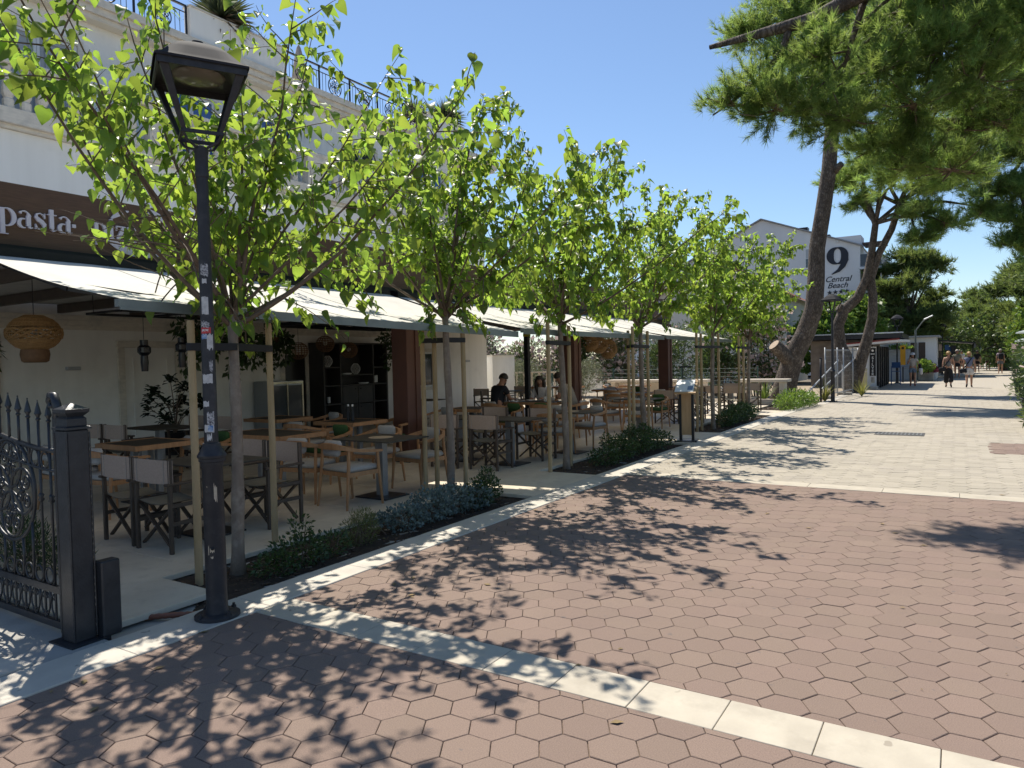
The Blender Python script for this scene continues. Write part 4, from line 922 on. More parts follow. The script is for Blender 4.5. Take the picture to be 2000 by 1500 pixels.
CL = [((-3.9, 34, 9.2), (.9, .9, .5)), ((-3.2, 34, 8.2), (.7, .7, .4)), ((-2.6, 33.8, 9.8), (1.2, 1.1, .6)), ((-1.4, 33.8, 9.2), (1.1, 1.0, .55)), ((-.2, 33.9, 9.7), (1.2, 1.1, .6)), ((-1.0, 33.7, 7.4), (.9, .9, .5)), ((-.5, 33.8, 8.4), (1.0, .9, .5)), ((.8, 33.9, 8.9), (.9, .9, .5)), ((-1.0, 33.6, 6.4), (.6, .6, .4)), ((-.1, 33.8, 6.9), (.8, .8, .5)), ((.9, 34, 10.4), (1.2, 1.1, .6)), ((-1.6, 34, 10.8), (1.4, 1.2, .6)), ((1.6, 34, 7.2), (.5, .5, .3))]
b = MB(); limbs_to(b, rr, [(W(-2.6, 34, 7.2) if i % 2 else W(-1.7, 34.1, 7.9), W(*c)) for i, (c, r_) in enumerate(CL)], .08, .25); b.build('branches', M_pbark, T, smooth=True)
pine_crown(T, rr, [(W(*c), r_) for c, r_ in CL], 620, 22, .24, .0095, M_needle)
# pine on the right of the street
rr = random.Random(9); ox, oy = 4.2, 25.0; T = thing('pine_tree', 'pine right of the street with pale limbs and yellow green needles', 'pine tree', (ox, oy, 0))
b = MB(); b.tube([W(4.3, 25, -.2), W(4.2, 25, 2), W(3.9, 25, 4.2), W(3.2, 25, 5.6), W(2.4, 25, 6.6), W(1.9, 24.9, 7.6), W(1.5, 24.8, 8.6)], [.3, .27, .24, .2, .17, .13, .07], 12)
b.build('trunk', M_pbark, T, smooth=True)
CL = [((1.2, 24.8, 8.6), (1.2, 1.1, .6)), ((.4, 24.6, 7.9), (.9, .9, .5)), ((2.2, 24.6, 7.3), (1.0, 1.0, .55)), ((1.5, 24.5, 6.2), (.8, .8, .5)), ((2.6, 24.6, 5.6), (.9, .9, .5)), ((2.2, 24.4, 4.7), (.6, .6, .35)), ((.9, 24.5, 9.6), (1.1, 1, .6)), ((2.4, 24.8, 9.4), (1.3, 1.2, .7)), ((3.6, 25, 8.2), (1.3, 1.2, .7)), ((3.5, 25, 6.4), (1.2, 1.1, .6)), ((-.2, 24.7, 9.0), (.8, .8, .45)), ((1.6, 24.6, 7.6), (.8, .8, .5)), ((3.0, 24.6, 10.8), (1.4, 1.3, .7)), ((1.2, 24.9, 11.2), (1.3, 1.2, .6)), ((.35, 24.3, 7.0), (.7, .7, .4)), ((.95, 24.2, 6.2), (.7, .7, .4)), ((1.4, 24.2, 5.3), (.7, .7, .4)), ((1.3, 24.2, 4.6), (.6, .6, .35)), ((.6, 24.3, 5.6), (.55, .6, .35)), ((1.6, 24.2, 7.2), (.8, .8, .45)), ((1.7, 24.0, 4.1), (.5, .5, .3)), ((.2, 24.4, 7.8), (.7, .7, .4)), ((1.9, 24.1, 6.2), (.8, .8, .45)), ((2.0, 24.2, 5.0), (.8, .8, .4))]
b = MB(); limbs_to(b, rr, [(W(2.4, 25, 6.6) if i % 2 else W(1.9, 24.9, 7.6), W(*c)) for i, (c, r_) in enumerate(CL)], .07, .2); b.build('branches', M_pbark, T, smooth=True)
pine_crown(T, rr, [(W(*c), r_) for c, r_ in CL], 640, 22, .2, .0075, M_needle)
# far trees
def far_tree(name, label, x, y, h, rad, n, seed, m, base=.12, leaf=False, k_=.5):
    global ox, oy
    rr = random.Random(seed); T = thing(name, label, 'tree', (x, y, 0), 0, 'trees beyond the kiosks')
    b = MB(); b.tube([(0, 0, -.2), (rr.uniform(-.3, .3), 0, h*.4), (rr.uniform(-.4, .4), 0, h*.8)], [.28, .22, .08], 9); 
    CL = []
    for q in range(n):
        zz = rr.uniform(base, .92); a = rr.uniform(0, 2*pi); rm = rad*(1.15-abs(zz-.45)*1.2)*rr.uniform(.3, .95); s = rad*rr.uniform(.26, .42)
        CL.append(((cos(a)*rm, sin(a)*rm*.7, h*zz), (s, s*.9, s*.55)))
    CL.append(((0, 0, h*.95), (rad*.35, rad*.3, rad*.25)))
    limbs_to(b, rr, [((0, 0, h*.45), c) for c, r_ in CL[::3]], .09, .1); b.build('trunk', M_pbark, T, smooth=True)
    if leaf:
        V, F, rn = leafcloud(rr, CL, int(9000*k_), .30, .2, .6, .5); npmesh('crown', V, F, m, T, rnd=rn, kind='stuff')
    else: pine_crown(T, rr, CL, int(250*k_*2), 12, .42, .034, m, twig=False)
far_tree('pine_tree', 'dark green pine rising behind the kiosks', -3.2, 62, 9.4, 3.4, 26, 101, M_needleD, .25)
far_tree('pine_tree', 'dark pine with a flat bough stretching right, behind the kiosks', -1.2, 66, 6.6, 2.4, 14, 102, M_needleD, .4)
far_tree('broadleaf_tree', 'bright green leafy tree between hotel and kiosk roof', -5.8, 50, 5.2, 2.4, 16, 103, M_bright, .3, True, .5)
far_tree('pine_tree', 'tall pine on the right skyline edge of the street', 7.6, 66, 12.5, 4.6, 28, 104, M_needleD, .2)
far_tree('pine_tree', 'pine stepping down to the street end on the right', 5.0, 84, 9.5, 4.2, 26, 105, M_needleD, .15)
far_tree('pine_tree', 'lower pine closing the street end', 1.8, 96, 8.2, 3.8, 22, 106, M_needleD, .15)
far_tree('broadleaf_tree', 'feathery light green tree on the right of the street end', 6.2, 60, 6.3, 3.3, 22, 107, M_bright, .1, True, .7)
far_tree('broadleaf_tree', 'lower light green tree behind the walking couple', 3.4, 74, 5.4, 3.0, 20, 108, M_oleL, .08, True, .6)
far_tree('broadleaf_tree', 'olive green round tree at the middle of the street end', -.9, 84, 6.3, 3.0, 18, 109, M_oleL, .1, True, .5)
far_tree('pine_tree', 'tall dark pine at the far right edge', 8.6, 52, 11.5, 4.4, 28, 110, M_needleD, .15)
far_tree('broadleaf_tree', 'leafy tree beside the hotel corner behind the forked pine', -6.5, 45, 4.4, 1.9, 14, 111, M_bright, .25, True, .45)
# ============================================================ terrace furniture
M_dwood = mat('dark_frame_wood', (.085, .060, .044), (.060, .044, .033), scale=8, rough=.5, stretch=(4, 4, .4))
M_canvas = mat('taupe_canvas', (.45, .345, .28), (.39, .30, .24), scale=60, rough=.9, bump=.2, bscale=300)
M_canvas2 = mat('olive_canvas', (.20, .185, .145), (.17, .158, .125), scale=60, rough=.9)
M_stitch = mat('pale_stitch', (.42, .37, .32), rough=.9)
M_oak = mat('oiled_oak', (.42, .225, .105), (.32, .165, .075), scale=7, rough=.5, stretch=(5, 5, .5), bump=.1, bscale=40)
M_cush = mat('grey_cushion', (.40, .385, .36), (.35, .335, .315), scale=50, rough=.95, bump=.2, bscale=200)
M_green = mat('green_cushion', (.045, .10, .03), (.036, .082, .026), scale=50, rough=.95, bump=.2, bscale=200)
M_top = mat('dark_table_top', (.070, .064, .052), (.056, .051, .042), scale=5, rough=.62, spec=.25)
M_ped = mat('grey_pedestal', (.30, .31, .32), (.27, .28, .29), rough=.35, metal=.5)
M_base = mat('dark_base_plate', (.05, .052, .055), rough=.35, metal=.4)
M_disc = mat('sand_disc', (.46, .37, .26), (.42, .33, .23), scale=20, rough=.7)
M_steelb = mat('bolt_steel', (.6, .6, .6), rough=.3, metal=.8)

def make_director():
    t = thing('director_chair', 'x', 'chair'); hw, hd = .255, .205
    lp = MB().box((0, 0, .43), (.035, .035, .86), bev=.004).mesh('leg'); lp.materials.append(M_dwood)
    fr_ = MB().box((0, 0, .31), (.035, .035, .62), bev=.004).mesh('leg'); fr_.materials.append(M_dwood)
    for s in (-1, 1): part('leg', lp, t, loc=(s*hw, -hd, 0)); part('leg', fr_, t, loc=(s*hw, hd, 0))
    a = MB().box((0, 0, 0), (.055, .50, .024), bev=.006).mesh('armrest'); a.materials.append(M_dwood)
    for s in (-1, 1): part('armrest', a, t, loc=(s*hw, .0, .632))
    r = MB().box((0, 0, 0), (.024, .41-.036, .035)).mesh('side_rail'); r.materials.append(M_dwood)
    for s in (-1, 1):
        part('side_rail', r, t, loc=(s*hw, 0, .435)); part('side_rail', r, t, loc=(s*hw, 0, .27))
    for y in (-hd+.032, hd-.032):
        for s in (-1, 1):
            b = MB(); b.bar((-s*(hw-.02), y+s*.012, .05), (s*(hw-.03), y+s*.012, .42), .018, .035, upv=(0, 1, 0)); o = b.build('cross_brace', M_dwood, t)
        b = MB(); b.lathe([(.008, -.03), (.008, .03)], n=8); o = b.build('pivot_bolt', M_steelb, t); o.location = (0, y, .235); o.rotation_euler = (pi/2, 0, 0)
    def sag(u, v): return (-hw+.02+(2*hw-.04)*u, -hd+.01+(2*hd-.0)*v, .462-.03*sin(pi*u))
    b = MB(); b.grid(sag, 8, 3); n0 = len(b.v); b.grid(lambda u, v: (sag(u, v)[0], sag(u, v)[1], sag(u, v)[2]-.006), 8, 3); b.build('seat', M_canvas2, t, smooth=True)
    def bk(u, v): return (-hw-.022+(2*hw+.044)*u, -hd+.022-.05*sin(pi*u)**.6*(1), .64+.21*v+.008*sin(pi*u)*(v-.5))
    b = MB(); b.grid(lambda u, v: bk(u, v), 10, 3); b.grid(lambda u, v: (bk(1-u, v)[0], bk(1-u, v)[1]-.008-.03*(1-sin(pi*u)**.3), bk(1-u, v)[2]), 10, 3); br_ = b.build('backrest', M_canvas, t, smooth=True)
    for s in (.13, .87):
        x, y, z = bk(s, 0); MB().box((x, y-.0135-.004, .745), (.008, .004, .205)).build('seam', M_stitch, br_)
    return t
def make_armchair(cush=M_cush, pillow=True):
    t = thing('armchair', 'x', 'chair')
    # splayed legs: rear and front run up to the arm rail
    for s in (-1, 1):
        b = MB(); b.tube([(s*.27, -.27, 0), (s*.25, -.22, .42), (s*.245, -.20, .69)], [.014, .021, .018], 8); b.build('leg', M_oak, t, smooth=40)
        b = MB(); b.tube([(s*.28, .26, 0), (s*.265, .225, .42), (s*.275, .20, .645)], [.014, .021, .018], 8); b.build('leg', M_oak, t, smooth=40)
    P = [(-.28, .26, .648), (-.285, .12, .655), (-.285, -.05, .672), (-.262, -.19, .70), (-.19, -.275, .725), (-.08, -.305, .735), (.08, -.305, .735), (.19, -.275, .725), (.262, -.19, .70), (.285, -.05, .672), (.285, .12, .655), (.28, .26, .648)]
    b = MB(); P = [Vector(p) for p in P]
    vs = []; n = len(P)
    for i, p in enumerate(P):
        d = (P[min(i+1, n-1)]-P[max(i-1, 0)]).normalized(); sd2 = d.cross(Vector((0, 0, 1))).normalized(); k = 1-abs(i-5.5)/5.5; wv = .026*(1-k*.35); hv = .014+.026*k*k
        vs += [p-sd2*wv-Vector((0, 0, hv)), p+sd2*wv-Vector((0, 0, hv)), p+sd2*wv+Vector((0, 0, hv)), p-sd2*wv+Vector((0, 0, hv))]
    fs = [(i*4+j, i*4+(j+1) % 4, i*4+4+(j+1) % 4, i*4+4+j) for i in range(n-1) for j in range(4)]+[(3, 2, 1, 0), (n*4-4, n*4-3, n*4-2, n*4-1)]
    b.add(vs, fs).build('arm_rail', M_oak, t, smooth=50)
    b = MB()
    for s in (-1, 1): b.bar((s*.25, -.21, .40), (s*.262, .22, .40), .022, .05)
    b.bar((-.25, .22, .40), (.25, .22, .40), .022, .05); b.bar((-.24, -.21, .40), (.24, -.21, .40), .022, .05); b.build('seat_frame', M_oak, t)
    b = MB(); b.box((0, .01, .455), (.50, .47, .07), bev=.028); b.build('seat_cushion', cush, t, smooth=True)
    if pillow:
        b = MB(); b.box((0, -.245, .705), (.30, .07, .19), rot=(-.22, 0, 0), bev=.03); b.build('back_pillow', cush, t, smooth=True)
    return t
def make_table(wood=False, sx=.95, sy=.75, disc=True):
    t = thing('table', 'x', 'table')
    if wood:
        MB().box((0, 0, .735), (sx, sy, .035), bev=.008).build('top', M_top, t)
        b = MB(); e = .045
        for (x, y, a, c) in ((0, sy/2-e/2, sx, e), (0, -sy/2+e/2, sx, e), (sx/2-e/2, 0, e, sy-2*e), (-sx/2+e/2, 0, e, sy-2*e)): b.box((x*1.003, y*1.003, .728), (a+.004, c-.001, .058))
        b.build('edge_frame', M_oak, t)
        lg = MB().box((0, 0, .35), (.07, .07, .70), bev=.004).mesh('leg'); lg.materials.append(M_ped)
        for x in (-.1, .1):
            for y in (-.1, .1): part('leg', lg, t, loc=(x, y, .01))
        MB().box((0, 0, .008), (.45, .45, .016)).build('base_plate', M_base, t)
    else:
        MB().box((0, 0, .74), (sx, sy, .018), bev=.004).build('top', M_top, t)
        MB().box((0, 0, .37), (.13, .09, .72), bev=.006).build('pedestal', M_ped, t)
        MB().box((0, 0, .009), (.52, .45, .018), bev=.004).build('base_plate', M_base, t)
        if disc: MB().lathe([(.0, .7495), (.155, .7495), (.158, .752), (.155, .7545), (0, .7545)], n=28, cap=False).build('inlay_disc', M_disc, t)
    return t
PR = {'dir': make_director(), 'arm': make_armchair(), 'armg': make_armchair(M_green), 'dark': make_table(), 'plain': make_table(disc=False), 'wood': make_table(True, .9, .8), 'woodl': make_table(True, 1.35, .8)}
USED = set()
def put(kind, x, y, rz, label, group=None, s=None):
    rz = radians(rz); p = PR[kind]; rz += R.uniform(-.05, .05) if kind in ('dir', 'arm', 'armg') else 0
    if kind in USED: return dup(p, (x, y, .003), rz, label, group, s)
    USED.add(kind); p.location = (x, y, .003); p.rotation_euler = (0, 0, rz); p['label'] = label
    if group: p['group'] = group
    if s: p.scale = (s,)*3
    return p
G1, G2, G3 = 'canvas director chairs on the terrace', 'wooden armchairs on the terrace', 'terrace tables'
# rz 0: chair faces +Y (away up the street); 180: faces back towards the gate; 90: faces the building; -90: faces the street
put('dark', -6.45, 4.45, 0, 'dark square table with a sand disc, nearest the lamp post', G3)
put('dir', -6.88, 3.96, 0, 'canvas director chair at the nearest table, left of the front pair', G1)
put('dir', -6.27, 3.94, 0, 'canvas director chair at the nearest table, right of the front pair beside the stake', G1)
put('dir', -6.25, 5.02, 180, 'canvas director chair behind the first trunk, right of the rear pair at the nearest table', G1)
put('dir', -6.85, 5.04, 180, 'canvas director chair behind the first trunk, left of the rear pair at the nearest table', G1)
put('dark', -6.2, 6.72, 0, 'dark square table with a sand disc between the first and second trees', G3)
put('arm', -6.90, 6.16, 10, 'oak armchair with grey pillow, left of the front pair at the second dark table', G2)
put('arm', -6.18, 6.14, -8, 'oak armchair with grey seat closest to the street at the second dark table', G2)
put('arm', -6.15, 7.42, 172, 'oak armchair half hidden by the paired stakes at the second dark table', G2)
put('arm', -6.95, 7.45, 185, 'oak armchair with upright grey pillow behind the second dark table', G2)
put('plain', -6.2, 9.78, 0, 'dark table behind the third tree with canvas chairs round it', G3)
put('plain', -7.2, 9.85, 0, 'dark table joined left of the third tree table', G3)
put('dir', -6.22, 9.25, 0, 'canvas director chair centred between second and third trees', G1)
put('dir', -6.95, 9.2, 0, 'canvas director chair hidden behind the second tree trunk', G1)
put('dir', -6.1, 10.45, 180, 'canvas director chair left of the third tree stake, facing the gate', G1)
put('dir', -7.1, 10.5, 180, 'canvas director chair behind the joined dark table', G1)
put('dark', -5.95, 11.45, 0, 'dark table right behind the third tree with armchairs', G3)
put('arm', -6.0, 10.95, 5, 'oak armchair between the third tree and its left stake', G2)
put('arm', -5.92, 12.15, 170, 'oak armchair right of the third tree stake', G2)
put('arm', -6.7, 12.1, 180, 'oak armchair deeper behind the third tree, grey pillow', G2)
# second row
put('wood', -8.75, 5.15, 0, 'oak edged table behind the gate post', G3)
put('arm', -8.35, 4.5, 10, 'oak armchair with grey seat just right of the gate post', G2)
put('armg', -8.65, 5.95, 180, 'oak armchair with green cushion behind the front director chairs', G2)
put('arm', -9.2, 4.45, 0, 'oak armchair seen through the gate scrollwork', G2)
put('woodl', -8.15, 6.6, 0, 'long oak edged table behind the lamp post', G3)
put('armg', -7.75, 7.3, 180, 'oak armchair with green cushion behind the rear canvas chairs', G2)
put('arm', -8.5, 5.85, 0, 'oak armchair left of the lamp post at the long oak table', G2)
put('wood', -8.55, 8.55, 0, 'oak edged table in front of the dark shelf cabinet', G3)
put('armg', -8.2, 9.3, 180, 'oak armchair with green cushion in front of the cabinet', G2)
put('arm', -8.9, 7.9, 5, 'oak armchair with grey cushion left of the cabinet table', G2)
put('wood', -10.4, 8.6, 0, 'oak edged table against the wall by the glass fridge', G3)
put('arm', -10.0, 9.3, 175, 'oak armchair by the glass fridge', G2)
put('arm', -8.6, 11.0, 180, 'oak armchair left of the wide brown column', G2)
put('wood', -8.3, 11.7, 0, 'oak edged table behind the second tree', G3)
put('armg', -7.9, 12.4, 180, 'oak armchair with green cushion behind the canvas chairs of the third tree', G2)
# wall row
put('plain', -10.9, 6.65, 0, 'dark table in front of the tall potted plant', G3)
put('dir', -11.35, 6.02, 0, 'canvas director chair beside the gate post top', G1)
put('dir', -10.75, 6.05, 0, 'canvas director chair left of the potted plant table', G1)
put('dir', -11.2, 7.35, 180, 'canvas director chair right of the potted plant', G1)
put('dir', -10.5, 7.35, 180, 'canvas director chair left of the lamp post against the wall', G1)
put('plain', -11.6, 14.2, 0, 'dark table left of the wide brown column', G3)
put('plain', -12.2, 19.0, 0, 'dark table by the kitchen window', G3)
put('dir', -12.5, 18.3, 0, 'canvas director chair by the kitchen window', G1)
put('dir', -11.8, 18.35, 0, 'canvas director chair in front of the seated guests, by the window table', G1)
put('dir', -12.2, 19.8, 180, 'canvas director chair behind the kitchen window table', G1)
put('dir', -11.4, 16.9, -60, 'canvas director chair turned aside near the seated guests', G1)
# guests' table
put('woodl', -8.1, 13.95, 0, 'oak table of the three seated guests', G3)
put('arm', -8.75, 13.25, 0, 'oak armchair of the guest in the black t-shirt', G2)
put('arm', -8.35, 14.75, 180, 'oak armchair of the guest in white', G2)
put('arm', -7.15, 13.9, 90, 'oak armchair of the guest in the taupe shirt', G2)
put('armg', -7.4, 13.1, 0, 'oak armchair with green cushion in front of the guests', G2)
# far right group
FAR = [('wood', -9.1, 20.2, 0, 'oak table below the rattan lanterns'), ('arm', -8.6, 19.4, 5, 'oak armchair right of the middle column'), ('armg', -8.5, 20.9, 180, 'oak armchair with green cushion below the lanterns'), ('arm', -9.5, 20.9, 180, 'oak armchair left of the lantern table'),
 ('plain', -6.3, 15.6, 0, 'dark table behind the fourth tree'), ('arm', -6.95, 15.1, -20, 'oak armchair left of the fourth tree stakes'), ('arm', -6.1, 15.0, 8, 'oak armchair behind the fourth tree trunk'), ('armg', -6.2, 16.35, 180, 'oak armchair with green cushion behind the menu stand'),
 ('plain', -6.1, 18.3, 0, 'dark table right of the menu stand'), ('dir', -6.35, 17.65, 0, 'canvas director chair right behind the menu stand'), ('dir', -5.75, 17.7, 0, 'canvas director chair left of the fifth tree stakes'), ('dir', -6.1, 19.0, 180, 'canvas director chair behind the table right of the menu stand'),
 ('wood', -7.4, 18.2, 0, 'oak table behind the menu stand'), ('arm', -7.6, 17.4, 0, 'oak armchair left behind the menu stand'), ('arm', -7.1, 18.95, 180, 'oak armchair behind the oak table near the menu stand'),
 ('plain', -5.7, 21.3, 0, 'dark table between the fifth and sixth trees'), ('dir', -6.0, 20.55, 0, 'canvas director chair left of the sixth tree'), ('dir', -5.4, 20.6, 0, 'canvas director chair behind the sixth tree'), ('dir', -5.9, 22.0, 180, 'canvas director chair in the last row, left one'), ('dir', -5.3, 22.0, 180, 'canvas director chair in the last row, right one'),
 ('plain', -7.4, 22.3, 0, 'dark table in the last row left of the fifth tree'), ('arm', -7.2, 21.5, 0, 'oak armchair in the last row left of the fifth tree'), ('arm', -7.9, 23.0, 180, 'oak armchair close to the pale ledge table'), ('wood', -9.6, 23.4, 0, 'oak table near the pale ledge behind the column'), ('arm', -9.2, 22.6, 0, 'oak armchair near the pale ledge behind the column'), ('arm', -10.4, 23.3, -90, 'oak armchair facing the street near the pale ledge'),
 ('wood', -11.6, 22.2, 0, 'oak table left of the middle column near the ledge'), ('arm', -11.3, 21.4, 0, 'oak armchair behind the guests near the ledge'),
 ('plain', -12.9, 22.6, 0, 'pale lit table at the far end by the garden wall'), ('arm', -12.6, 21.8, 0, 'oak armchair at the far end by the garden wall')]
for k, x, y, rz, lb in FAR: put(k, x, y, rz, lb, G3 if k in ('wood', 'plain') else (G1 if k == 'dir' else G2))
# pale stone ledge tables at the end of the terrace
M_ledge = mat('pale_ledge', (.60, .53, .44), (.55, .48, .40), scale=3, rough=.6)
for x0, x1, lb in ((-11.5, -7.6, 'long pale stone ledge table behind the brown column'), (-6.5, -4.85, 'short pale stone ledge table beside the big pine trunk')):
    t = thing('ledge_table', lb, 'table', ((x0+x1)/2, 25.55, 0)); w_ = x1-x0
    MB().box((0, 0, .83), (w_, .62, .10), bev=.008).build('top', M_ledge, t)
    for s in (-1, 1): MB().box((s*(w_/2-.22), 0, .39), (.16, .5, .78)).build('leg', M_ledge, t)
    MB().box((0, 0, .10), (w_-.6, .4, .14)).build('foot_rail', M_ledge, t)
    if w_ > 2: MB().box((0, .1, .55), (w_-.6, .05, .4)).build('modesty_panel', M_ledge, t)
# guests' things: open menus, glasses, salt set
def small(name, lb, cat, loc, rz, fn, group=None):
    t = thing(name, lb, cat, loc, rz, group); fn(t); return t
def menu_open(t):
    for s in (-1, 1): MB().box((s*.075, 0, .014), (.15, .21, .004), rot=(0, -s*.12, 0)).build('page', M_white, t)
    MB().box((0, 0, .004), (.31, .22, .006)).build('cover', M_black, t)
small('menu_card', 'open menu in front of the guest in black', 'menu', (-8.5, 13.75, .76), .2, menu_open)
small('menu_card', 'open menu held low by the guest in white', 'menu', (-8.3, 14.15, .76), 2.9, menu_open)
M_gl = glass('drink_glass', (.85, .9, .9), .22)
for x, y, lb in ((-8.72, 13.85, 'water glass by the guest in black'), (-7.85, 13.9, 'water glass in the middle of the guests table'), (-7.6, 14.1, 'water glass by the guest in taupe')):
    t = thing('drinking_glass', lb, 'glass', (x, y, .757)); MB().lathe([(.028, 0), (.034, .12), (.031, .118), (.026, .006), (0, .006)], n=14, cap=False).build('tumbler', M_gl, t, smooth=True)
t = thing('condiment_set', 'oil and vinegar bottles on the oak table before the cabinet', 'bottles', (-8.5, 8.5, .757))
for k, x in enumerate((-.05, .05)):
    o = MB().lathe([(.03, 0), (.03, .12), (.012, .17), (.012, .22), (.015, .22), (.015, .24), (0, .24)], n=12).build('bottle', M_black, t, smooth=40); o.location = (x, 0, 0)
    MB().lathe([(.016, .24), (.016, .27), (0, .275)], n=10).build('cap', M_white, o)

# ---------------------------------------------------------------- cabinet, fridge, plants and lamps under the awning
M_cab = mat('dark_cabinet', (.050, .046, .042), (.040, .037, .034), scale=5, rough=.5)
t = thing('shelf_cabinet', 'tall dark shelf cabinet against the restaurant wall', 'cabinet', (-14.55, 14.6, 0))
MB().box((-.28, 0, 1.15), (.04, 2.5, 2.3)).build('back_panel', M_cab, t)
for y in (-1.23, -.62, .66, 1.23): MB().box((0, y, 1.15), (.52, .05, 2.3)).build('upright', M_cab, t)
for y0, y1, zz in ((-1.2, -.65, (.04, .62, 1.12, 1.62, 2.28)), (-.59, .63, (.04, 1.12, 1.40, 2.28)), (.69, 1.2, (.04, .62, 1.12, 1.6, 2.28))):
    for z in zz: MB().box((.0, (y0+y1)/2, z), (.50, y1-y0, .035)).build('shelf', M_cab, t)
for y in (-.28, .32):
    for z0, z1 in ((.08, .58), (.61, 1.09)):
        d = MB().box((.24, y, (z0+z1)/2), (.03, .58, z1-z0)).build('cupboard_door', M_cab, t); MB().box((.265, y-.2*(1 if y > 0 else -1), z1-.08), (.02, .03, .03)).build('knob', M_black, d)
for (y, z, s, lb) in ((-.9, .64, .1, 'white candle on the lower cabinet shelf'), (.9, 1.14, .11, 'pair of candles on the right cabinet shelf'), (.98, 1.14, .13, 'taller candle on the right cabinet shelf')):
    q = thing('candle', lb, 'candle', (-14.5, 14.6+y, z+.018)); MB().lathe([(.045, 0), (.045, s*1.6), (.03, s*1.6+.005), (0, s*1.6)], n=14).build('wax', M_white, q, smooth=40); MB().tube([(0, 0, s*1.6), (0, 0, s*1.6+.02)], .003, 4).build('wick', M_black, q)
for (y, lb) in ((-.95, 'small lattice lantern on the upper left cabinet shelf'), (.1, 'white lattice lantern on the middle cabinet shelf')):
    q = thing('lattice_lantern', lb, 'lantern', (-14.45, 14.6+y, 1.64 if y < 0 else 1.42))
    b = MB()
    for k in range(10):
        for sg in (-1, 1): b.tube([(.13*sin(pi*(.12+.76*u))*cos(2*pi*k/10+sg*u*1.2), .13*sin(pi*(.12+.76*u))*sin(2*pi*k/10+sg*u*1.2), .3*u) for u in [j/8 for j in range(9)]], .005, 4)
    b.build('lattice', M_white, q); MB().lathe([(.06, 0), (.06, .01)], n=12).build('base', M_white, q)
for y, lb in ((-.3, 'white tray on the middle cabinet shelf'), (.35, 'white dish on the cabinet counter shelf')):
    q = thing('tray', lb, 'tray', (-14.4, 14.6+y, 1.42 if y < 0 else 1.14)); MB().lathe([(.0, .0), (.12, 0), (.16, .04), (.15, .04), (.11, .012), (0, .012)], n=18, cap=False).build('dish', M_white, q, smooth=True)
t = thing('display_fridge', 'glass fronted steel fridge beside the dark doorway', 'fridge', (-14.5, 12.05, 0))
M_steel = mat('brushed_steel', (.34, .36, .38), (.29, .31, .33), scale=4, rough=.28, metal=.8, stretch=(1, 1, .2))
MB().box((-.02, 0, .66), (.6, 1.04, 1.32), bev=.01).build('body', M_steel, t)
b = MB()
for (y, z, a, c) in ((-.0, 1.27, 1.0, .06), (0, .12, 1.0, .1), (-.48, .68, .05, 1.1), (.48, .68, .05, 1.1), (0, .68, .04, 1.1)): b.box((.3, y, z), (.03, a-.002, c-.002))
b.build('door_frame', mat('polished_steel', (.65, .62, .5), rough=.15, metal=.9), t)
for y in (-.24, .24): MB().box((.288, y, .68), (.01, .42, 1.05)).build('pane', mat('fridge_glass', (.06, .075, .085), rough=.08, spec=1.), t)
# potted rubber plant with dark rosettes
rr = random.Random(77); t = thing('potted_plant', 'tall dark leaved potted plant in front of the panelled door', 'potted plant', (-13.0, 8.25, 0))
MB().lathe([(.2, 0), (.26, .42), (.28, .45), (.25, .45), (.2, .40), (0, .40)], n=20, cap=False).build('pot', M_black, t, smooth=40)
st = MB(); V = []; F = []
for k in range(16):
    a = rr.uniform(0, 2*pi); h = rr.uniform(.75, 1.75); r_ = rr.uniform(.12, .62)*(1.15-abs(h-1.2)*.5); e = Vector((cos(a)*r_, sin(a)*r_, h)); st.tube([(0, 0, .4), (cos(a)*r_*.25, sin(a)*r_*.25, h*.7), e], [.014, .01, .006], 6)
    for q in range(22):
        aa = rr.uniform(0, 2*pi); el = rr.uniform(-.3, .9); d = Vector((cos(aa)*cos(el), sin(aa)*cos(el), sin(el))); s = rr.uniform(.13, .22); sv = d.cross(Vector((0, 0, 1))).normalized()*s*.2; p = e+Vector((0, 0, rr.uniform(-.15, .02))); b0 = len(V)
        V += [p, p+d*s*.35+sv, p+d*s*.75+sv*.8, p+d*s-Vector((0, 0, .03)), p+d*s*.75-sv*.8, p+d*s*.35-sv]; F += [(b0, b0+1, b0+2, b0+3, b0+4, b0+5)]
st.build('stems', M_twig, t); MB().add(V, F).build('leaves', mat('rubber_leaf', (.02, .04, .022), (.016, .03, .018), rough=.25, spec=.6), t, kind='stuff')
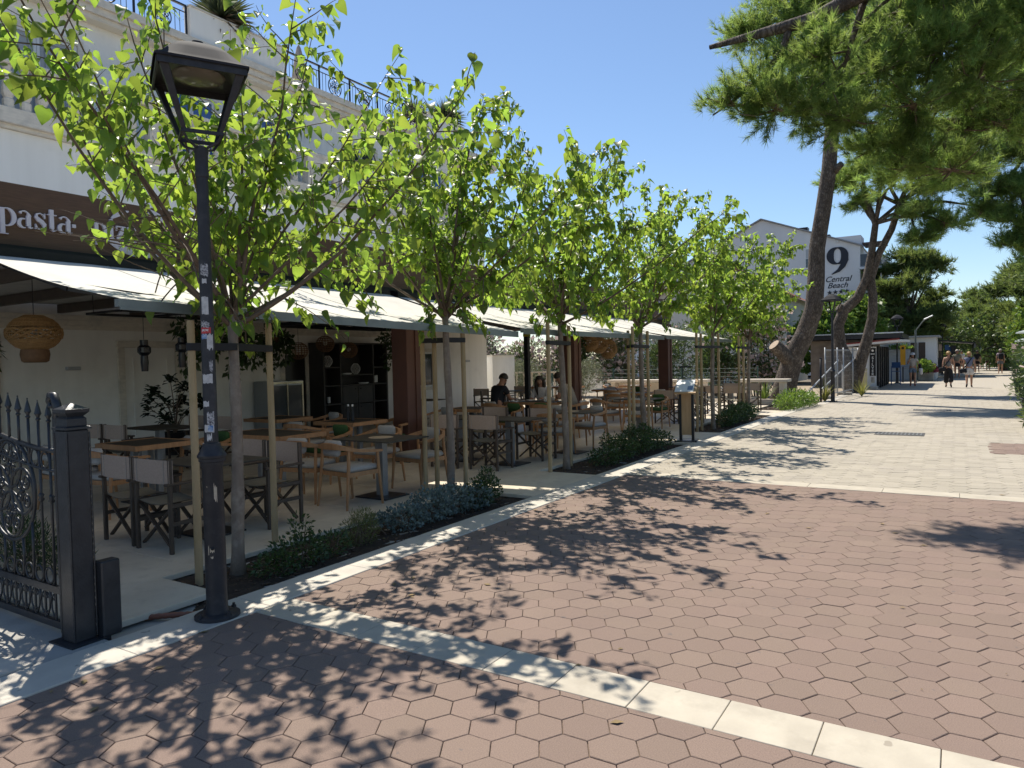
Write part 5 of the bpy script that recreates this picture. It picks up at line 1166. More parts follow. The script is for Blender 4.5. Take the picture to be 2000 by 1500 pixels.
# rattan lamps
M_rat = mat('rattan', (.44, .27, .12), (.34, .20, .085), scale=20, rough=.7)
M_ratd = mat('dark_rattan', (.22, .125, .065), (.16, .09, .05), scale=20, rough=.7)
def rattan(name, label, loc, r, hgt, top, m, ribs=26, rings=7, zig=True, skirt=False):
    t = thing(name, label, 'pendant lamp', loc, 0, 'rattan pendant lamps')
    b = MB(); prof = lambda u: r*sqrt(max(.1, 1-((u-.5)*1.86)**2))
    for k in range(ribs): b.tube([(prof(u)*cos(2*pi*k/ribs), prof(u)*sin(2*pi*k/ribs), -hgt+hgt*u) for u in [j/8 for j in range(9)]], .006, 4, cap=False)
    for j in range(rings): 
        u = j/(rings-1); b.tube([(prof(u)*1.01*cos(q), prof(u)*1.01*sin(q), -hgt+hgt*u) for q in [2*pi*i/28 for i in range(29)]], .008, 4, cap=False)
    sh = b.build('shade', m, t)
    if zig:
        for z0, z1 in ((.0, .30), (.72, 1.0)):
            c = MB(); c.lathe([(prof(z0+(z1-z0)*j/4)*.985, -hgt+hgt*(z0+(z1-z0)*j/4)) for j in range(5)], n=32, cap=False); c.build('woven_band', m, sh, smooth=True)
        c = MB()
        for q in range(2):
            for sg in (-1, 1): c.tube([(prof(.48+.15*sg*sin(3*w_+q*2))*1.03*cos(w_), prof(.48+.15*sg*sin(3*w_+q*2))*1.03*sin(w_), -hgt+hgt*(.48+.15*sg*sin(3*w_+q*2))) for w_ in [2*pi*i/40 for i in range(41)]], .012, 4, cap=False)
        c.build('lattice', m, sh)
    if skirt: MB().lathe([(r*.40, -hgt-.17), (r*.50, -hgt-.15), (r*.55, -hgt-.06), (r*.52, -hgt+.01)], n=24, cap=False).build('lower_basket', M_ratd, t, smooth=True)
    MB().tube([(0, 0, 0), (0, 0, top)], .005, 5).build('cord', M_black, t)
    MB().ball((0, 0, -hgt*.45), .05).build('bulb', M_white, t)
rattan('rattan_lamp', 'big round rattan pendant lamp at the left edge under the awning', (-10.9, 4.87, 2.46), .33, .48, .85, M_rat, 44, 11, True, True)
for y, z, lb in ((10.95, 2.2, 'dark wicker ball lamp, left one of three before the cabinet'), (11.75, 2.36, 'dark wicker ball lamp, middle one of three before the cabinet'), (12.5, 2.22, 'dark wicker ball lamp, right one of three before the cabinet')): rattan('wicker_lamp', lb, (-12.5, y, z), .21, .36, .9, M_ratd, 18, 9, False)
for x, y, z, lb in ((-9.5, 19.6, 2.42, 'tan basket lamp, left of the group by the middle column'), (-9.6, 20.5, 2.38, 'tan basket lamp, middle of the group by the middle column'), (-9.5, 21.0, 2.32, 'tan basket lamp hanging lowest, right of the group by the middle column')): rattan('basket_lamp', lb, (x, y, z), .27, .62 if 'lowest' in lb else .5, .35, M_rat, 22, 7, True)
# dark lanterns and hanging foliage from a black frame
for (x, y, z, lb) in ((-11.0, 6.5, 2.15, 'dark vase shaped lantern hanging left of the lamp post'), (-11.0, 7.15, 2.2, 'dark vase shaped lantern hanging behind the timber stake')):
    t = thing('dark_lantern', lb, 'pendant lamp', (x, y, z)); MB().lathe([(.05, -.5), (.06, -.36), (.055, -.25), (.10, -.2), (.10, -.12), (.06, -.08), (.06, 0), (0, .0)], n=14).build('body', mat('dark_glass', (.02, .022, .03), rough=.2), t, smooth=30); MB().tube([(0, 0, 0), (0, 0, .45)], .005, 5).build('cord', M_black, t)
t = thing('lamp_rack', 'black ceiling frame with lamps and trailing greenery under the awning', 'lamp rack', (-11.2, 6.9, 2.58)); b = MB()
for x in (-.5, .5): b.bar((x, -.9, 0), (x, 1.2, 0), .05, .04)
for y in (-.9, .15, 1.2): b.bar((-.5, y, .001), (.5, y, .001), .04, .035)
b.build('frame', M_black, t); 
b = MB(); 
for x in (-.5, .5):
    for y in (-.8, 1.1): b.tube([(x, y, 0), (x, y, .5)], .006, 5)
b.build('hanging_rods', M_black, t)
t2 = thing('lamp_rack', 'wide black ceiling frame with wicker lamps in front of the cabinet', 'lamp rack', (-12.6, 12.2, 2.62)); b = MB()
for x in (-.7, .7): b.bar((x, -1.5, 0), (x, 2.4, 0), .05, .09)
for y in (-1.5, -.2, 1.1, 2.4): b.bar((-.7, y, .001), (.7, y, .001), .05, .08)
b.build('frame', M_black, t2)
for (x, y, z, r_, lb, sd_) in ((-11.1, 7.5, 2.35, .4, 'trailing dark plant hanging behind the first stake', 1), (-11.4, 4.2, 2.2, .4, 'hanging fern above the gate at the left edge', 2), (-12.5, 14.2, 2.35, .5, 'trailing dark plant hanging at the right end of the cabinet', 3), (-12.6, 10.4, 2.3, .35, 'small trailing plant by the left wicker lamp', 4), (-9.7, 18.9, 2.2, .38, 'leafy plant hanging beside the basket lamps', 5), (-11.0, 8.3, 2.2, .36, 'hanging plant basket behind the first trunk', 6)):
    rr = random.Random(sd_); t = thing('hanging_plant', lb, 'hanging plant', (x, y, z), 0, 'hanging plants under the awning')
    V, F, rn = leafcloud(rr, [((0, 0, 0), (r_, r_, .2)), ((.1, .1, -.25), (r_*.7, r_*.7, .3)), ((-.1, -.1, -.5), (r_*.35, r_*.35, .3))], 420, .13, -.9, .5, .3); npmesh('foliage', V, F, M_shrub, t, rnd=rn, kind='stuff')
    MB().lathe([(.06, -.12), (.14, 0), (.13, .02)], n=14).build('basket', M_ratd, t); MB().tube([(0, 0, 0), (0, 0, .4)], .005, 5).build('cord', M_black, t)
# wooden menu stand by the street
t = thing('menu_stand', 'wooden menu stand with slanted board and lamp arm at the kerb', 'menu stand', (-4.62, 13.95, 0), radians(12))
MB().box((0, 0, .012), (.42, .5, .024), bev=.006).build('base_plate', M_base, t)
for s in (-1, 1): MB().box((s*.12, .0, .53), (.05, .12, 1.02)).build('side_post', M_black, t)
MB().box((0, -.03, .56), (.19, .05, .86)).build('oak_panel', mat('light_oak', (.46, .30, .16), (.38, .24, .12), scale=6, stretch=(4, 4, .5)), t)
bd2 = MB().box((0, -.02, 1.10), (.42, .62, .03), rot=(.42, 0, 0)).build('slanted_board', mat('light_oak', (.46, .30, .16)), t)
MB().box((-.02, -.03, 1.119), (.36, .54, .004), rot=(.42, 0, 0)).build('menu_sheet', M_white, bd2); MB().box((.09, -.14, 1.075), (.1, .16, .004), rot=(.42, 0, 0)).build('blue_photo', mat('photo_blue', (.04, .12, .32), (.2, .25, .3), scale=12, rough=.3), bd2)
b = MB(); b.tube([(-.1, .28, 1.2), (-.1, .32, 1.42), (-.08, .2, 1.5), (0, .05, 1.5)], .008, 6); la = b.build('lamp_arm', M_black, t); MB().box((0, .0, 1.495), (.26, .06, .03)).build('lamp_head', M_black, la)
for s in (-1, 1):
    w_ = MB().lathe([(.022, -.012), (.022, .012)], n=12).build('castor', M_black, t, smooth=40); w_.location = (s*.2, -.27, .024); w_.rotation_euler = (0, pi/2, 0)
# ============================================================ street lamps, gate, barrier, kiosks, far buildings
M_lamp = mat('lamp_paint', (.030, .031, .037), (.022, .023, .028), scale=9, rough=.55, metal=.1, dirt=(.055, .055, .06), dscale=14)
M_paper = mat('torn_paper', (.55, .55, .54), (.38, .38, .38), scale=40, rough=.8)
M_redst = mat('red_sticker', (.50, .045, .05), (.42, .04, .045), scale=30, rough=.5)
M_bluest = mat('blue_sticker', (.05, .16, .38), (.45, .5, .55), scale=55, rough=.5)
M_scr = mat('printed_scribble', (.03, .03, .05), (.5, .5, .5), scale=90, rough=.7)
def make_lamp(label, stickers=False):
    t = thing('street_lamp', label, 'street lamp', (0, 0, 0), 0, 'lantern street lamps')
    MB().lathe([(.145, 0), (.145, .022), (.13, .03), (.09, .034)], n=32).build('foot_flange', M_lamp, t, smooth=40)
    for k in range(4):
        a = k*pi/2+.5; o = MB().lathe([(.018, 0), (.018, .018), (.010, .018), (.010, .035), (0, .035)], n=6).build('bolt', M_lamp, t); o.location = (.128*cos(a), .128*sin(a), .022)
    MB().lathe([(.076, .03), (.070, .06), (.068, .10), (.066, 1.02), (.073, 1.03), (.073, 1.05), (.068, 1.055)], n=32).build('lower_shaft', M_lamp, t, smooth=35)
    MB().lathe([(.068, 1.05), (.084, 1.055), (.085, 1.075), (.092, 1.08), (.094, 1.095), (.090, 1.10), (.058, 1.155), (.056, 1.175), (.046, 1.18)], n=32, cap=False).build('collar', M_lamp, t, smooth=30)
    MB().lathe([(.045, 1.15), (.041, 2.2), (.037, 2.93), (.042, 2.935), (.044, 2.96), (.041, 2.98), (.042, 3.09), (.046, 3.10), (.042, 3.13), (.02, 3.14)], n=28).build('upper_shaft', M_lamp, t, smooth=35)
    # lantern: square frame wider at the top, dome roof, no glass in the side frames
    ln = MB(); zb, zt, rb, rtp = 3.20, 3.60, .17, .372; ca = [pi/4+k*pi/2 for k in range(4)]
    for a in ca:
        p0 = Vector((rb*cos(a), rb*sin(a), zb)); p1 = Vector((rtp*cos(a), rtp*sin(a), zt))
        e1 = Vector((-sin(a), cos(a), 0)); n1 = Vector((cos(a), sin(a), 0)); w0, w1 = .014, .036
        for sg in (-1, 1):   # two folded flanges make an angle profile
            f_ = (e1*sg-n1).normalized(); d = .004*n1
            ln.add([p0, p0+f_*w0*1.6, p1+f_*w1*1.5, p1, p0-d*1.5, p0+f_*w0*1.6-d*1.5, p1+f_*w1*1.5-d*1.5, p1-d*1.5], [(0, 1, 2, 3), (7, 6, 5, 4), (0, 4, 5, 1), (1, 5, 6, 2), (2, 6, 7, 3)])
    for k in range(4):
        a, c = ca[k], ca[(k+1) % 4]
        ln.bar((rb*cos(a), rb*sin(a), zb), (rb*cos(c), rb*sin(c), zb), .016, .022)
        ln.bar((rtp*.985*cos(a), rtp*.985*sin(a), zt-.022), (rtp*.985*cos(c), rtp*.985*sin(c), zt-.022), .012, .05)
    L = ln.build('lantern_frame', M_lamp, t)
    b = MB()
    for a in ca: b.tube([(rb*.97*cos(a), rb*.97*sin(a), zb-.005), (rb*.75*cos(a), rb*.75*sin(a), zb-.05), (.05*cos(a), .05*sin(a), zb-.075)], .009, 6)
    b.build('bracket', M_lamp, L)
    # roof
    b = MB(); prof = [(rtp+.022, zt-.006), (rtp+.022, zt+.010), (rtp*.93, zt+.04), (rtp*.78, zt+.10), (rtp*.56, zt+.152), (rtp*.30, zt+.185), (.06, zt+.20), (.05, zt+.215), (0, zt+.22)]
    n = 32; vs = []
    for i, (r_, z) in enumerate(prof):
        for j in range(n):
            a = 2*pi*j/n+pi/4; q = 40 if i < 2 else (10 if i < 3 else (5 if i < 5 else 3)); k = 1/(abs(cos(a))**q+abs(sin(a))**q)**(1/q)/1.414*1.0; vs.append((r_*k*cos(a), r_*k*sin(a), z))
    b.add(vs, [(i*n+j, i*n+(j+1) % n, (i+1)*n+(j+1) % n, (i+1)*n+j) for i in range(len(prof)-1) for j in range(n)]); b.build('roof', mat('lamp_roof_paint', (.035, .036, .042), (.027, .028, .033), scale=9, rough=.8, spec=.12), L, smooth=35)
    s = rtp*1.414*.97
    MB().box((0, 0, zt-.002), (s, s, .006)).build('reflector_plate', mat('lamp_inner', (.05, .05, .052), rough=.35, metal=.3), L)
    MB().lathe([(0, zt-.045), (.08, zt-.043), (.14, zt-.03), (.165, zt-.008), (.165, zt-.006)], n=28, cap=False).build('diffuser', mat('lamp_diffuser', (.26, .245, .20), (.19, .175, .145), scale=8, rough=.12, trans=(.5, .45, .35), tw=.3), L, smooth=True)
    if stickers:
        def patch(z0, z1, a0, a1, m_, r_, name='sticker', jag=0):
            b = MB(); n = 8; rr = random.Random(int(z0*1000))
            tops = [z1+rr.uniform(-jag, jag) for k in range(n+1)]; bots = [z0+rr.uniform(-jag, jag) for k in range(n+1)]; vs = []
            for k in range(n+1):
                a = a0+(a1-a0)*k/n; vs += [((r_+.0012)*cos(a), (r_+.0012)*sin(a), bots[k]), ((r_+.0012)*cos(a), (r_+.0012)*sin(a), tops[k])]
            b.add(vs, [(2*k, 2*k+2, 2*k+3, 2*k+1) for k in range(n)]); return b.build(name, m_, t, smooth=True)
        ac = atan2(-2.94, 4.23)      # side of the shaft that faces the photographer
        rs = lambda z: .045-(z-1.15)*.0040
        for z0, z1, da, db, mm, jg in ((2.28, 2.36, -.3, .9, M_scr, .012), (2.235, 2.265, -.1, .6, M_paper, .004), (2.03, 2.145, -.3, .75, M_paper, .004), (1.95, 1.985, -.5, .8, M_scr, .012), (1.905, 1.945, -.55, 1.0, M_redst, .002), (1.87, 1.90, -.5, .4, M_bluest, .006), (1.80, 1.90, .35, 1.3, M_paper, .01), (1.66, 1.72, .55, 1.1, M_scr, .02), (1.575, 1.635, -.55, 1.0, M_paper, .006), (1.42, 1.455, -.6, .35, M_paper, .006), (1.30, 1.385, -.0, 1.0, M_scr, .012), (1.25, 1.30, -.5, .95, M_paper, .003), (1.255, 1.295, .1, .8, M_bluest, .003), (1.20, 1.235, -.1, .6, M_paper, .014)):
            o = patch(z0, z1, ac+da, ac+db, mm, rs((z0+z1)/2)+(.0006 if mm in (M_bluest, M_scr) else 0), jag=jg)
        # white squiggles of print on the red sticker
        b = MB()
        for k in range(7):
            a = ac-.3+k*.13; r_ = rs(1.92)+.0028; b.tube([(r_*cos(a+q*.04), r_*sin(a+q*.04), 1.915+.018*abs(sin(q*1.7+k))) for q in range(4)], .0014, 4)
        b.build('sticker_print', M_white, t)
        for z0, z1, da, db, jg in ((.80, .90, .55, .85, .02), (.455, .475, .0, .42, .008), (.44, .50, -.18, -.1, .01), (.415, .425, .05, .3, .006), (.885, .895, -.12, -.06, .003)): patch(z0, z1, ac+da, ac+db, mat('bare_metal_patch', (.55, .47, .36), (.4, .33, .25), scale=40, rough=.6), 0.0665, 'paint_chip', jg)
        o = MB().ball((0, 0, 0), (.012, .012, .012), 8, 6).build('cable_hole', M_black, t); o.location = (0.0665*cos(ac+.25), 0.0665*sin(ac+.25), .478)
    return t
lamp1 = make_lamp('dark lantern street lamp in the foreground, pole covered in stickers', True); 
lamp2 = make_lamp('lantern street lamp by the leaning pine and mesh barrier')
lamp3 = dup(lamp2, (-2.85, 45.0, 0), .3, 'lantern street lamp in front of the kiosk with red roof edge')
lamp4 = dup(lamp2, (-.95, 62, 0), .1, 'farthest lantern street lamp, small above the black stall canopy')
lamp1.location = (-4.23, 2.94, .004); lamp1.rotation_euler[2] = radians(61.6-90)
lamp2.location = (-3.74, 27.3, 0); lamp2.rotation_euler[2] = radians(-20)

# ---------------------------------------------------------------- wrought iron gate
M_gate = mat('gate_paint', (.042, .046, .053), (.030, .033, .038), scale=14, rough=.36, metal=.35, bump=.15, bscale=70)
t = thing('gate_post', 'square dark iron gate post with pyramid cap beside the lamp', 'gate post', (-4.66, 2.27, 0), radians(2))
MB().box((0, 0, .66), (.138, .138, 1.32), bev=.010).build('shaft', M_gate, t)
b = MB(); s4 = lambda r_: r_*1.414
vs = []
b.lathe([(s4(.078), 1.32), (s4(.078), 1.333), (s4(.060), 1.342), (s4(.060), 1.385), (s4(.048), 1.40), (s4(.072), 1.425), (s4(.074), 1.445), (0.001, 1.482)], n=4, a0=pi/4); b.build('cap', M_gate, t)
for sx in (-1, 1):
    for sy in (-1, 1):      # hammered bead along each edge
        b = MB(); b.tube([(sx*.069+.0015*((k % 2)*2-1), sy*.069, .02+1.28*k/60) for k in range(61)], [.0045 if k % 2 else .0065 for k in range(61)], 4); b.build('edge_bead', M_gate, t)
MB().box((0, 0, -.01), (.26, .24, .03)).build('foot_plate', M_gate, t)
t = thing('gate_motor_box', 'low dark box standing right against the gate post', 'box', (-4.58, 2.41, 0), radians(2))
MB().box((0, 0, .24), (.085, .12, .48), bev=.008).build('housing', M_gate, t); b = MB(); b.box((-.048, -.04, .43), (.02, .03, .06)); b.box((-.048, -.04, .14), (.02, .03, .06)); b.build('hinge', M_gate, t)
G = thing('iron_gate', 'dark wrought iron gate leaf with scrolls and spear tips, standing open', 'gate', (-4.80, 2.27, 0), radians(180))
# local +X runs away from the post
LW = 2.1
topz = lambda x: 1.17+.20*min(1, (x/1.35))**1.8
MB().box((.03, 0, .72), (.055, .045, 1.36), bev=.006).build('hinge_stile', M_gate, G)
b = MB(); b.tube([(.03, 0, 1.38), (.03, 0, 1.47), (.06, 0, 1.525), (.105, 0, 1.53), (.13, 0, 1.49), (.11, 0, 1.455), (.08, 0, 1.46)], [.028, .028, .027, .024, .02, .016, .012], 8); b.build('stile_scroll', M_gate, G, smooth=True)
b = MB(); b.tube([(.05+k*(LW-.05)/20, 0, topz(.05+k*(LW-.05)/20)) for k in range(21)], .016, 6); b.build('top_rail', M_gate, G, smooth=True)
b = MB(); b.tube([(.05+k*(LW-.05)/20, 0, topz(.05+k*(LW-.05)/20)-.13) for k in range(21)], .010, 6); b.build('second_rail', M_gate, G, smooth=True)
for z in (.05, .275): MB().box((LW/2+.03, 0, z), (LW-.06, .03, .045)).build('lower_rail', M_gate, G)
MB().box((LW, 0, .72), (.05, .045, 1.36)).build('far_stile', M_gate, G)
RC = (.70, .88)
bars = [.145+k*.135 for k in range(14)]
for k, x in enumerate(bars):
    zt_ = topz(x)+.20; b = MB()
    if abs(x-RC[0]) < .30:
        dz = .34*sqrt(max(0, 1-((x-RC[0])/.33)**2)); segs = [(.30, RC[1]-dz), (RC[1]+dz, zt_)]
    else: segs = [(.30, zt_)]
    for a, c in segs: o = MB().tube([(x, 0, a), (x, 0, c)], .0095, 6).build('bar', M_gate, G, smooth=True)
    MB().lathe([(.010, 0), (.017, .01), (.010, .02), (.012, .03), (.022, .045), (.013, .085), (.003, .125), (.006, .13), (0, .138)], c=(x, 0, zt_-.02), n=8).build('spear_tip', M_gate, o, smooth=40)
    if len(segs) == 1: MB().lathe([(.010, -.03), (.02, -.015), (.014, 0), (.02, .015), (.010, .03)], c=(x, 0, .86), n=8).build('bead', M_gate, o, smooth=True)
    MB().tube([(x, 0, .07), (x, 0, .255)], .008, 6).build('lower_bar', M_gate, G)
    # rings under the top rail and above the low rail
    rg = MB(); xm = x+.067
    rg.tube([(xm+.052*cos(q), 0, topz(xm)-.068+.052*sin(q)) for q in [2*pi*i/18 for i in range(19)]], .007, 5, cap=False); rg.build('ring', M_gate, G, smooth=True)
    rg = MB(); rg.tube([(xm+.05*cos(q), 0, .352+.05*sin(q)) for q in [2*pi*i/18 for i in range(19)]], .007, 5, cap=False); rg.build('ring', M_gate, G, smooth=True)
    # fleur scrolls between the low rails
    fl = MB()
    for sg in (-1, 1):
        fl.tube([(xm+sg*u, 0, v) for u, v in [(.004, .255), (.006, .19), (.016, .13), (.042, .085), (.06, .09), (.058, .112), (.043, .11)]], .006, 5)
        fl.tube([(xm+sg*u, 0, v) for u, v in [(.006, .16), (.018, .215), (.044, .235), (.056, .215), (.045, .198), (.035, .208)]], .006, 5)
    fl.build('fleur_scroll', M_gate, G, smooth=True)
b = MB(); f = lambda u, v: (u, 0, v)
for rx, rz, rd in ((.34, .345, .013), ): b.tube([f(RC[0]+rx*cos(q), RC[1]+rz*sin(q)) for q in [2*pi*i/40 for i in range(41)]], rd, 6, cap=False)
for k in range(4):
    a = k*pi/2; cx_, cz_ = RC[0]+.165*cos(a), RC[1]+.17*sin(a)
    b.tube([f(cx_+.155*cos(q), cz_+.155*sin(q)) for q in [2*pi*i/26 for i in range(27)]], .010, 6, cap=False)
    for sg in (-1, 1):
        ex, ez = cos(a), sin(a); px_, pz_ = -sin(a)*sg, cos(a)*sg
        b.tube([f(u, v) for u, v in scroll(cx_+ex*.05+px_*.068, cz_+ez*.05+pz_*.068, .06, 1.5, a+pi, sg, 18)], .008, 5)
        b.tube([f(u, v) for u, v in scroll(cx_-ex*.045+px_*.05, cz_-ez*.045+pz_*.05, .045, 1.3, a, -sg, 16)], .007, 5)
    b.ball((cx_, 0, cz_), .018, 8, 6)
b.build('rosette', M_gate, G, smooth=True)
for z in (1.10, .18):
    MB().lathe([(.028, -.03), (.03, -.02), (.03, .02), (.028, .03)], c=(-.03, 0, z), n=12).build('hinge', M_gate, G, smooth=40)

# ---------------------------------------------------------------- mesh barrier, handrails, post
M_galv = mat('galvanised_tube', (.40, .42, .44), (.34, .36, .38), scale=9, rough=.45, metal=.5)
t = thing('mesh_barrier', 'galvanised mesh construction barrier behind the second street lamp', 'barrier', (-4.22, 28.9, 0)); L_ = 5.8; dxx = .5
pt = lambda s, z: (dxx*s/L_, s, z)
for s in (0, 1.95, 3.0, 4.75, 5.8): MB().tube([pt(s, .02), pt(s, 1.95)], .024, 8).build('post', M_galv, t, smooth=True)
b = MB(); b.tube([pt(0, 1.85), pt(L_, 1.85)], .02, 6); b.tube([pt(0, .16), pt(L_, .16)], .02, 6); b.build('rail', M_galv, t)
b = MB()
for k in range(58): b.tube([pt(.1*k, .16), pt(.1*k, 1.85)], .0022, 3, cap=False)
for k in range(9): b.tube([pt(0, .2+k*.2), pt(L_, .2+k*.2)], .0022, 3, cap=False)
b.build('wire_mesh', M_galv, t, kind='stuff')
for s in (0, 4.75): MB().box((dxx*s/L_+.02, s-.12, 1.42), (.01, .2, .14)).build('tag', M_white, t)
for s in (.1, 3.2, 5.7): MB().box((dxx*s/L_, s, .06), (.55, .22, .12), bev=.02).build('concrete_foot', M_conc, t)
for x0, x1, z0, z1, lb in ((-4.85, -4.45, .28, 1.42, 'left galvanised stair handrail behind the barrier'), (-4.35, -3.75, .40, 1.52, 'right galvanised stair handrail behind the barrier')):
    t = thing('handrail', lb, 'handrail', (x0, 29.2, 0), 0, 'stair handrails'); e = Vector((x1-x0, 5.0, z1))
    b = MB(); b.tube([(0, -.4, z0-.08), (0, 0, z0), e], .03, 8); b.build('rail', M_galv, t, smooth=True)
    for u in (.1, .9): p = Vector((0, 0, z0)).lerp(e, u); MB().tube([(p.x, p.y, 0), p], .02, 6).build('post', M_galv, t)
t = thing('black_post', 'thin black post at the corner beside the second street lamp', 'post', (-4.08, 26.95, 0)); MB().tube([(0, 0, 0), (0, 0, 1.55)], .035, 8).build('shaft', M_black, t, smooth=True); MB().lathe([(.045, 1.55), (.045, 1.57), (0, 1.58)], n=10).build('cap', M_black, t)
sheet('earth_plot', -16, -4.1, 26.6, 45, -.03, mat('dry_earth', (.34, .28, .20), (.26, .21, .15), scale=2, rough=.95))
# green wire fence in front of the hedge
t = thing('wire_fence', 'low green wire fence in front of the hedge', 'fence', (-13.0, 28.1, 0)); M_gw = mat('fence_green', (.06, .12, .10), rough=.5)
for k in range(5): MB().box((-5.5+k*3.0, 0, .65), (.05, .05, 1.3)).build('post', M_gw, t)
b = MB()
for k in range(8): b.tube([(-5.5, 0, .1+k*.16), (6.5, 0, .1+k*.16)], .005, 4)
for k in range(160): b.tube([(-5.5+k*.075, 0, .08), (-5.5+k*.075, 0, 1.26)], .0025, 3, cap=False)
b.build('wire_mesh', M_gw, t, kind='stuff')
# white balustrade at the far left end of the terrace
t = thing('white_railing', 'white slatted railing at the far end beside the garden wall', 'railing', (-15.2, 24.6, 0))
for k in range(8): MB().box((-.7+k*.35, 0, .6), (.06, .06, 1.2)).build('post', M_ledge, t)
MB().box((.5, 0, 1.22), (2.6, .1, .06)).build('rail', M_ledge, t); MB().box((.5, 0, .62), (2.6, .05, .05)).build('mid_rail', M_ledge, t)

# ---------------------------------------------------------------- kiosks
M_panel = mat('white_panel', (.66, .67, .68), (.62, .63, .64), rough=.4)
M_dark = mat('dark_cloth', (.025, .026, .03), (.05, .05, .05), scale=5, rough=.7, stretch=(3, 3, .2))
M_redtrim = mat('red_trim', (.22, .03, .03), rough=.45)
K = thing('kiosk', 'white kiosk with red roof edge and black vertical banner', 'kiosk', (-4.0, 37.6, 0))
MB().box((.0, .03, 1.0), (1.5, .06, 2.0)).build('front_wall', M_panel, K)
MB().box((-.7, 4.0, 1.0), (.08, 7.8, 2.0)).build('back_wall', M_panel, K)
rf = MB(); rf.add([(-.95, -.4, 2.10), (1.75, -.4, 2.30), (1.75, 8.2, 2.40), (-.95, 8.2, 2.2), (-.95, -.4, 2.0), (1.75, -.4, 2.2), (1.75, 8.2, 2.3), (-.95, 8.2, 2.1)], [(0, 1, 2, 3), (7, 6, 5, 4), (0, 4, 5, 1), (1, 5, 6, 2), (2, 6, 7, 3), (3, 7, 4, 0)]); rfo = rf.build('roof', M_panel, K)
MB().bar((-.95, -.42, 2.13), (1.75, -.42, 2.335), .03, .06).build('red_edge', M_redtrim, rfo)
bn = MB().box((.60, -.02, 1.28), (.26, .02, 1.32)).build('banner', M_black, K)
MB().box((.60, -.012, .33), (.26, .02, .5)).build('lower_banner', M_panel, K)
MB().box((.60, -.026, .43), (.16, .006, .26)).build('banner_picture', mat('pale_picture', (.5, .46, .4), (.25, .23, .2), scale=8), K)
TMP = bpy.data.scenes.new('modelling')
def text_mesh(body, size, shear=0, bold=0, ext=.004):
    c = bpy.data.curves.new('text', 'FONT'); c.body = body; c.size = size; c.shear = shear; c.offset = bold; c.extrude = ext; c.align_x = 'CENTER'
    o = bpy.data.objects.new('tmp', c); TMP.collection.objects.link(o); TMP.view_layers[0].update()
    me = bpy.data.meshes.new_from_object(o.evaluated_get(TMP.view_layers[0].depsgraph)); bpy.data.objects.remove(o); return me
def text(body, size, loc, parent, m_, name='letter', shear=0, bold=0, rot=(pi/2, 0, 0)):
    me = text_mesh(body, size, shear, bold); me.materials.clear(); me.materials.append(m_); o = bpy.data.objects.new(name, me); link(o, parent); o.location = loc; o.rotation_euler = rot; return o
for k, ch in enumerate('SILVER'): text(ch, .17, (.60, -.038, 1.42-k*.155), bn, M_white, 'letter', bold=.002)
MB().lathe([(.05, -.006), (.05, .006)], n=16).build('emblem', M_white, bn).matrix_local = Matrix.Translation((.60, -.034, 1.82)) @ Matrix.Rotation(pi/2, 4, 'X')
MB().box((.60, -.034, 1.66), (.18, .006, .03)).build('small_line', M_white, bn)
for k in range(6):
    y = .5+k*1.15; MB().box((.78, y, 1.0), (.08, .08, 2.05)).build('post', M_black, K)
    MB().box((.74, y+.55, 1.0), (.05, .8, 1.9)).build('shutter_panel', M_dark, K)
    if k % 2 == 0: MB().box((.79, y+.35, .9), (.03, .06, 1.2)).build('hanging_chrome', M_steel, K)
t = thing('waste_bin', 'cream cylindrical waste bin beside the white kiosk', 'bin', (-3.72, 36.9, .16)); MB().lathe([(.13, 0), (.15, .03), (.15, .74), (.165, .75), (.16, .80), (.10, .86), (0, .87)], n=18).build('body', mat('cream_bin', (.52, .44, .28), (.46, .39, .25), rough=.5), t, smooth=40); MB().lathe([(.155, .66), (.155, .70)], n=18, cap=False).build('band', M_ledge, t)
for x, y, s, lb in ((-3.75, 36.85, .5, 'stone block under the cream bin'), (-3.3, 37.0, .34, 'darker stone block beside the cream bin')):
    t = MB().box((0, 0, .08), (s, .5, .16), bev=.02).build('stone_block', M_conc); t.location = (x, y, 0); tag(t, lb, 'stone block')
t = thing('yellow_sign', 'tall yellow advertising panel beside the kiosk', 'sign', (-2.62, 45.9, 0)); MB().box((0, 0, 1.55), (.26, .05, 1.1)).build('panel', mat('yellow_panel', (.60, .34, .03), (.52, .28, .02), scale=4), t); MB().box((0, .02, .45), (.06, .05, .9)).build('leg', M_black, t); MB().lathe([(.07, -.004), (.07, .004)], n=14).build('dark_motif', M_black, t).matrix_local = Matrix.Translation((0, -.032, 1.95)) @ Matrix.Rotation(pi/2, 4, 'X')
t = thing('blue_chair', 'tall blue folding chair in front of the kiosk', 'chair', (-2.75, 42.5, 0)); M_bl = mat('blue_frame', (.03, .10, .26), rough=.5)
for sx in (-1, 1):
    for sy in (-1, 1): MB().tube([(sx*.22, sy*.2, 0), (sx*.2, sy*.12, 1.0)], .015, 6).build('leg', M_bl, t)
MB().box((0, 0, .72), (.42, .36, .03)).build('seat', M_bl, t); MB().box((0, .16, 1.05), (.42, .03, .3)).build('backrest', M_bl, t)
C = thing('louvred_container', 'grey container shop with white louvred side', 'kiosk', (-2.9, 50.5, 0))
MB().box((0.2, 3, 1.3), (3.2, 6, 2.6)).build('body', M_panel, C); MB().box((.25, 2.9, 2.66), (3.5, 6.5, .1)).build('roof', mat('grey_roof', (.32, .33, .34)), C)
M_louv = mat('louvre_slat', (.62, .64, .68), (.58, .6, .64), rough=.4)
lm = MB().box((0, 0, 0), (.62, .05, .055), rot=(.5, 0, 0)).mesh('louvre_slat'); lm.materials.append(M_louv)
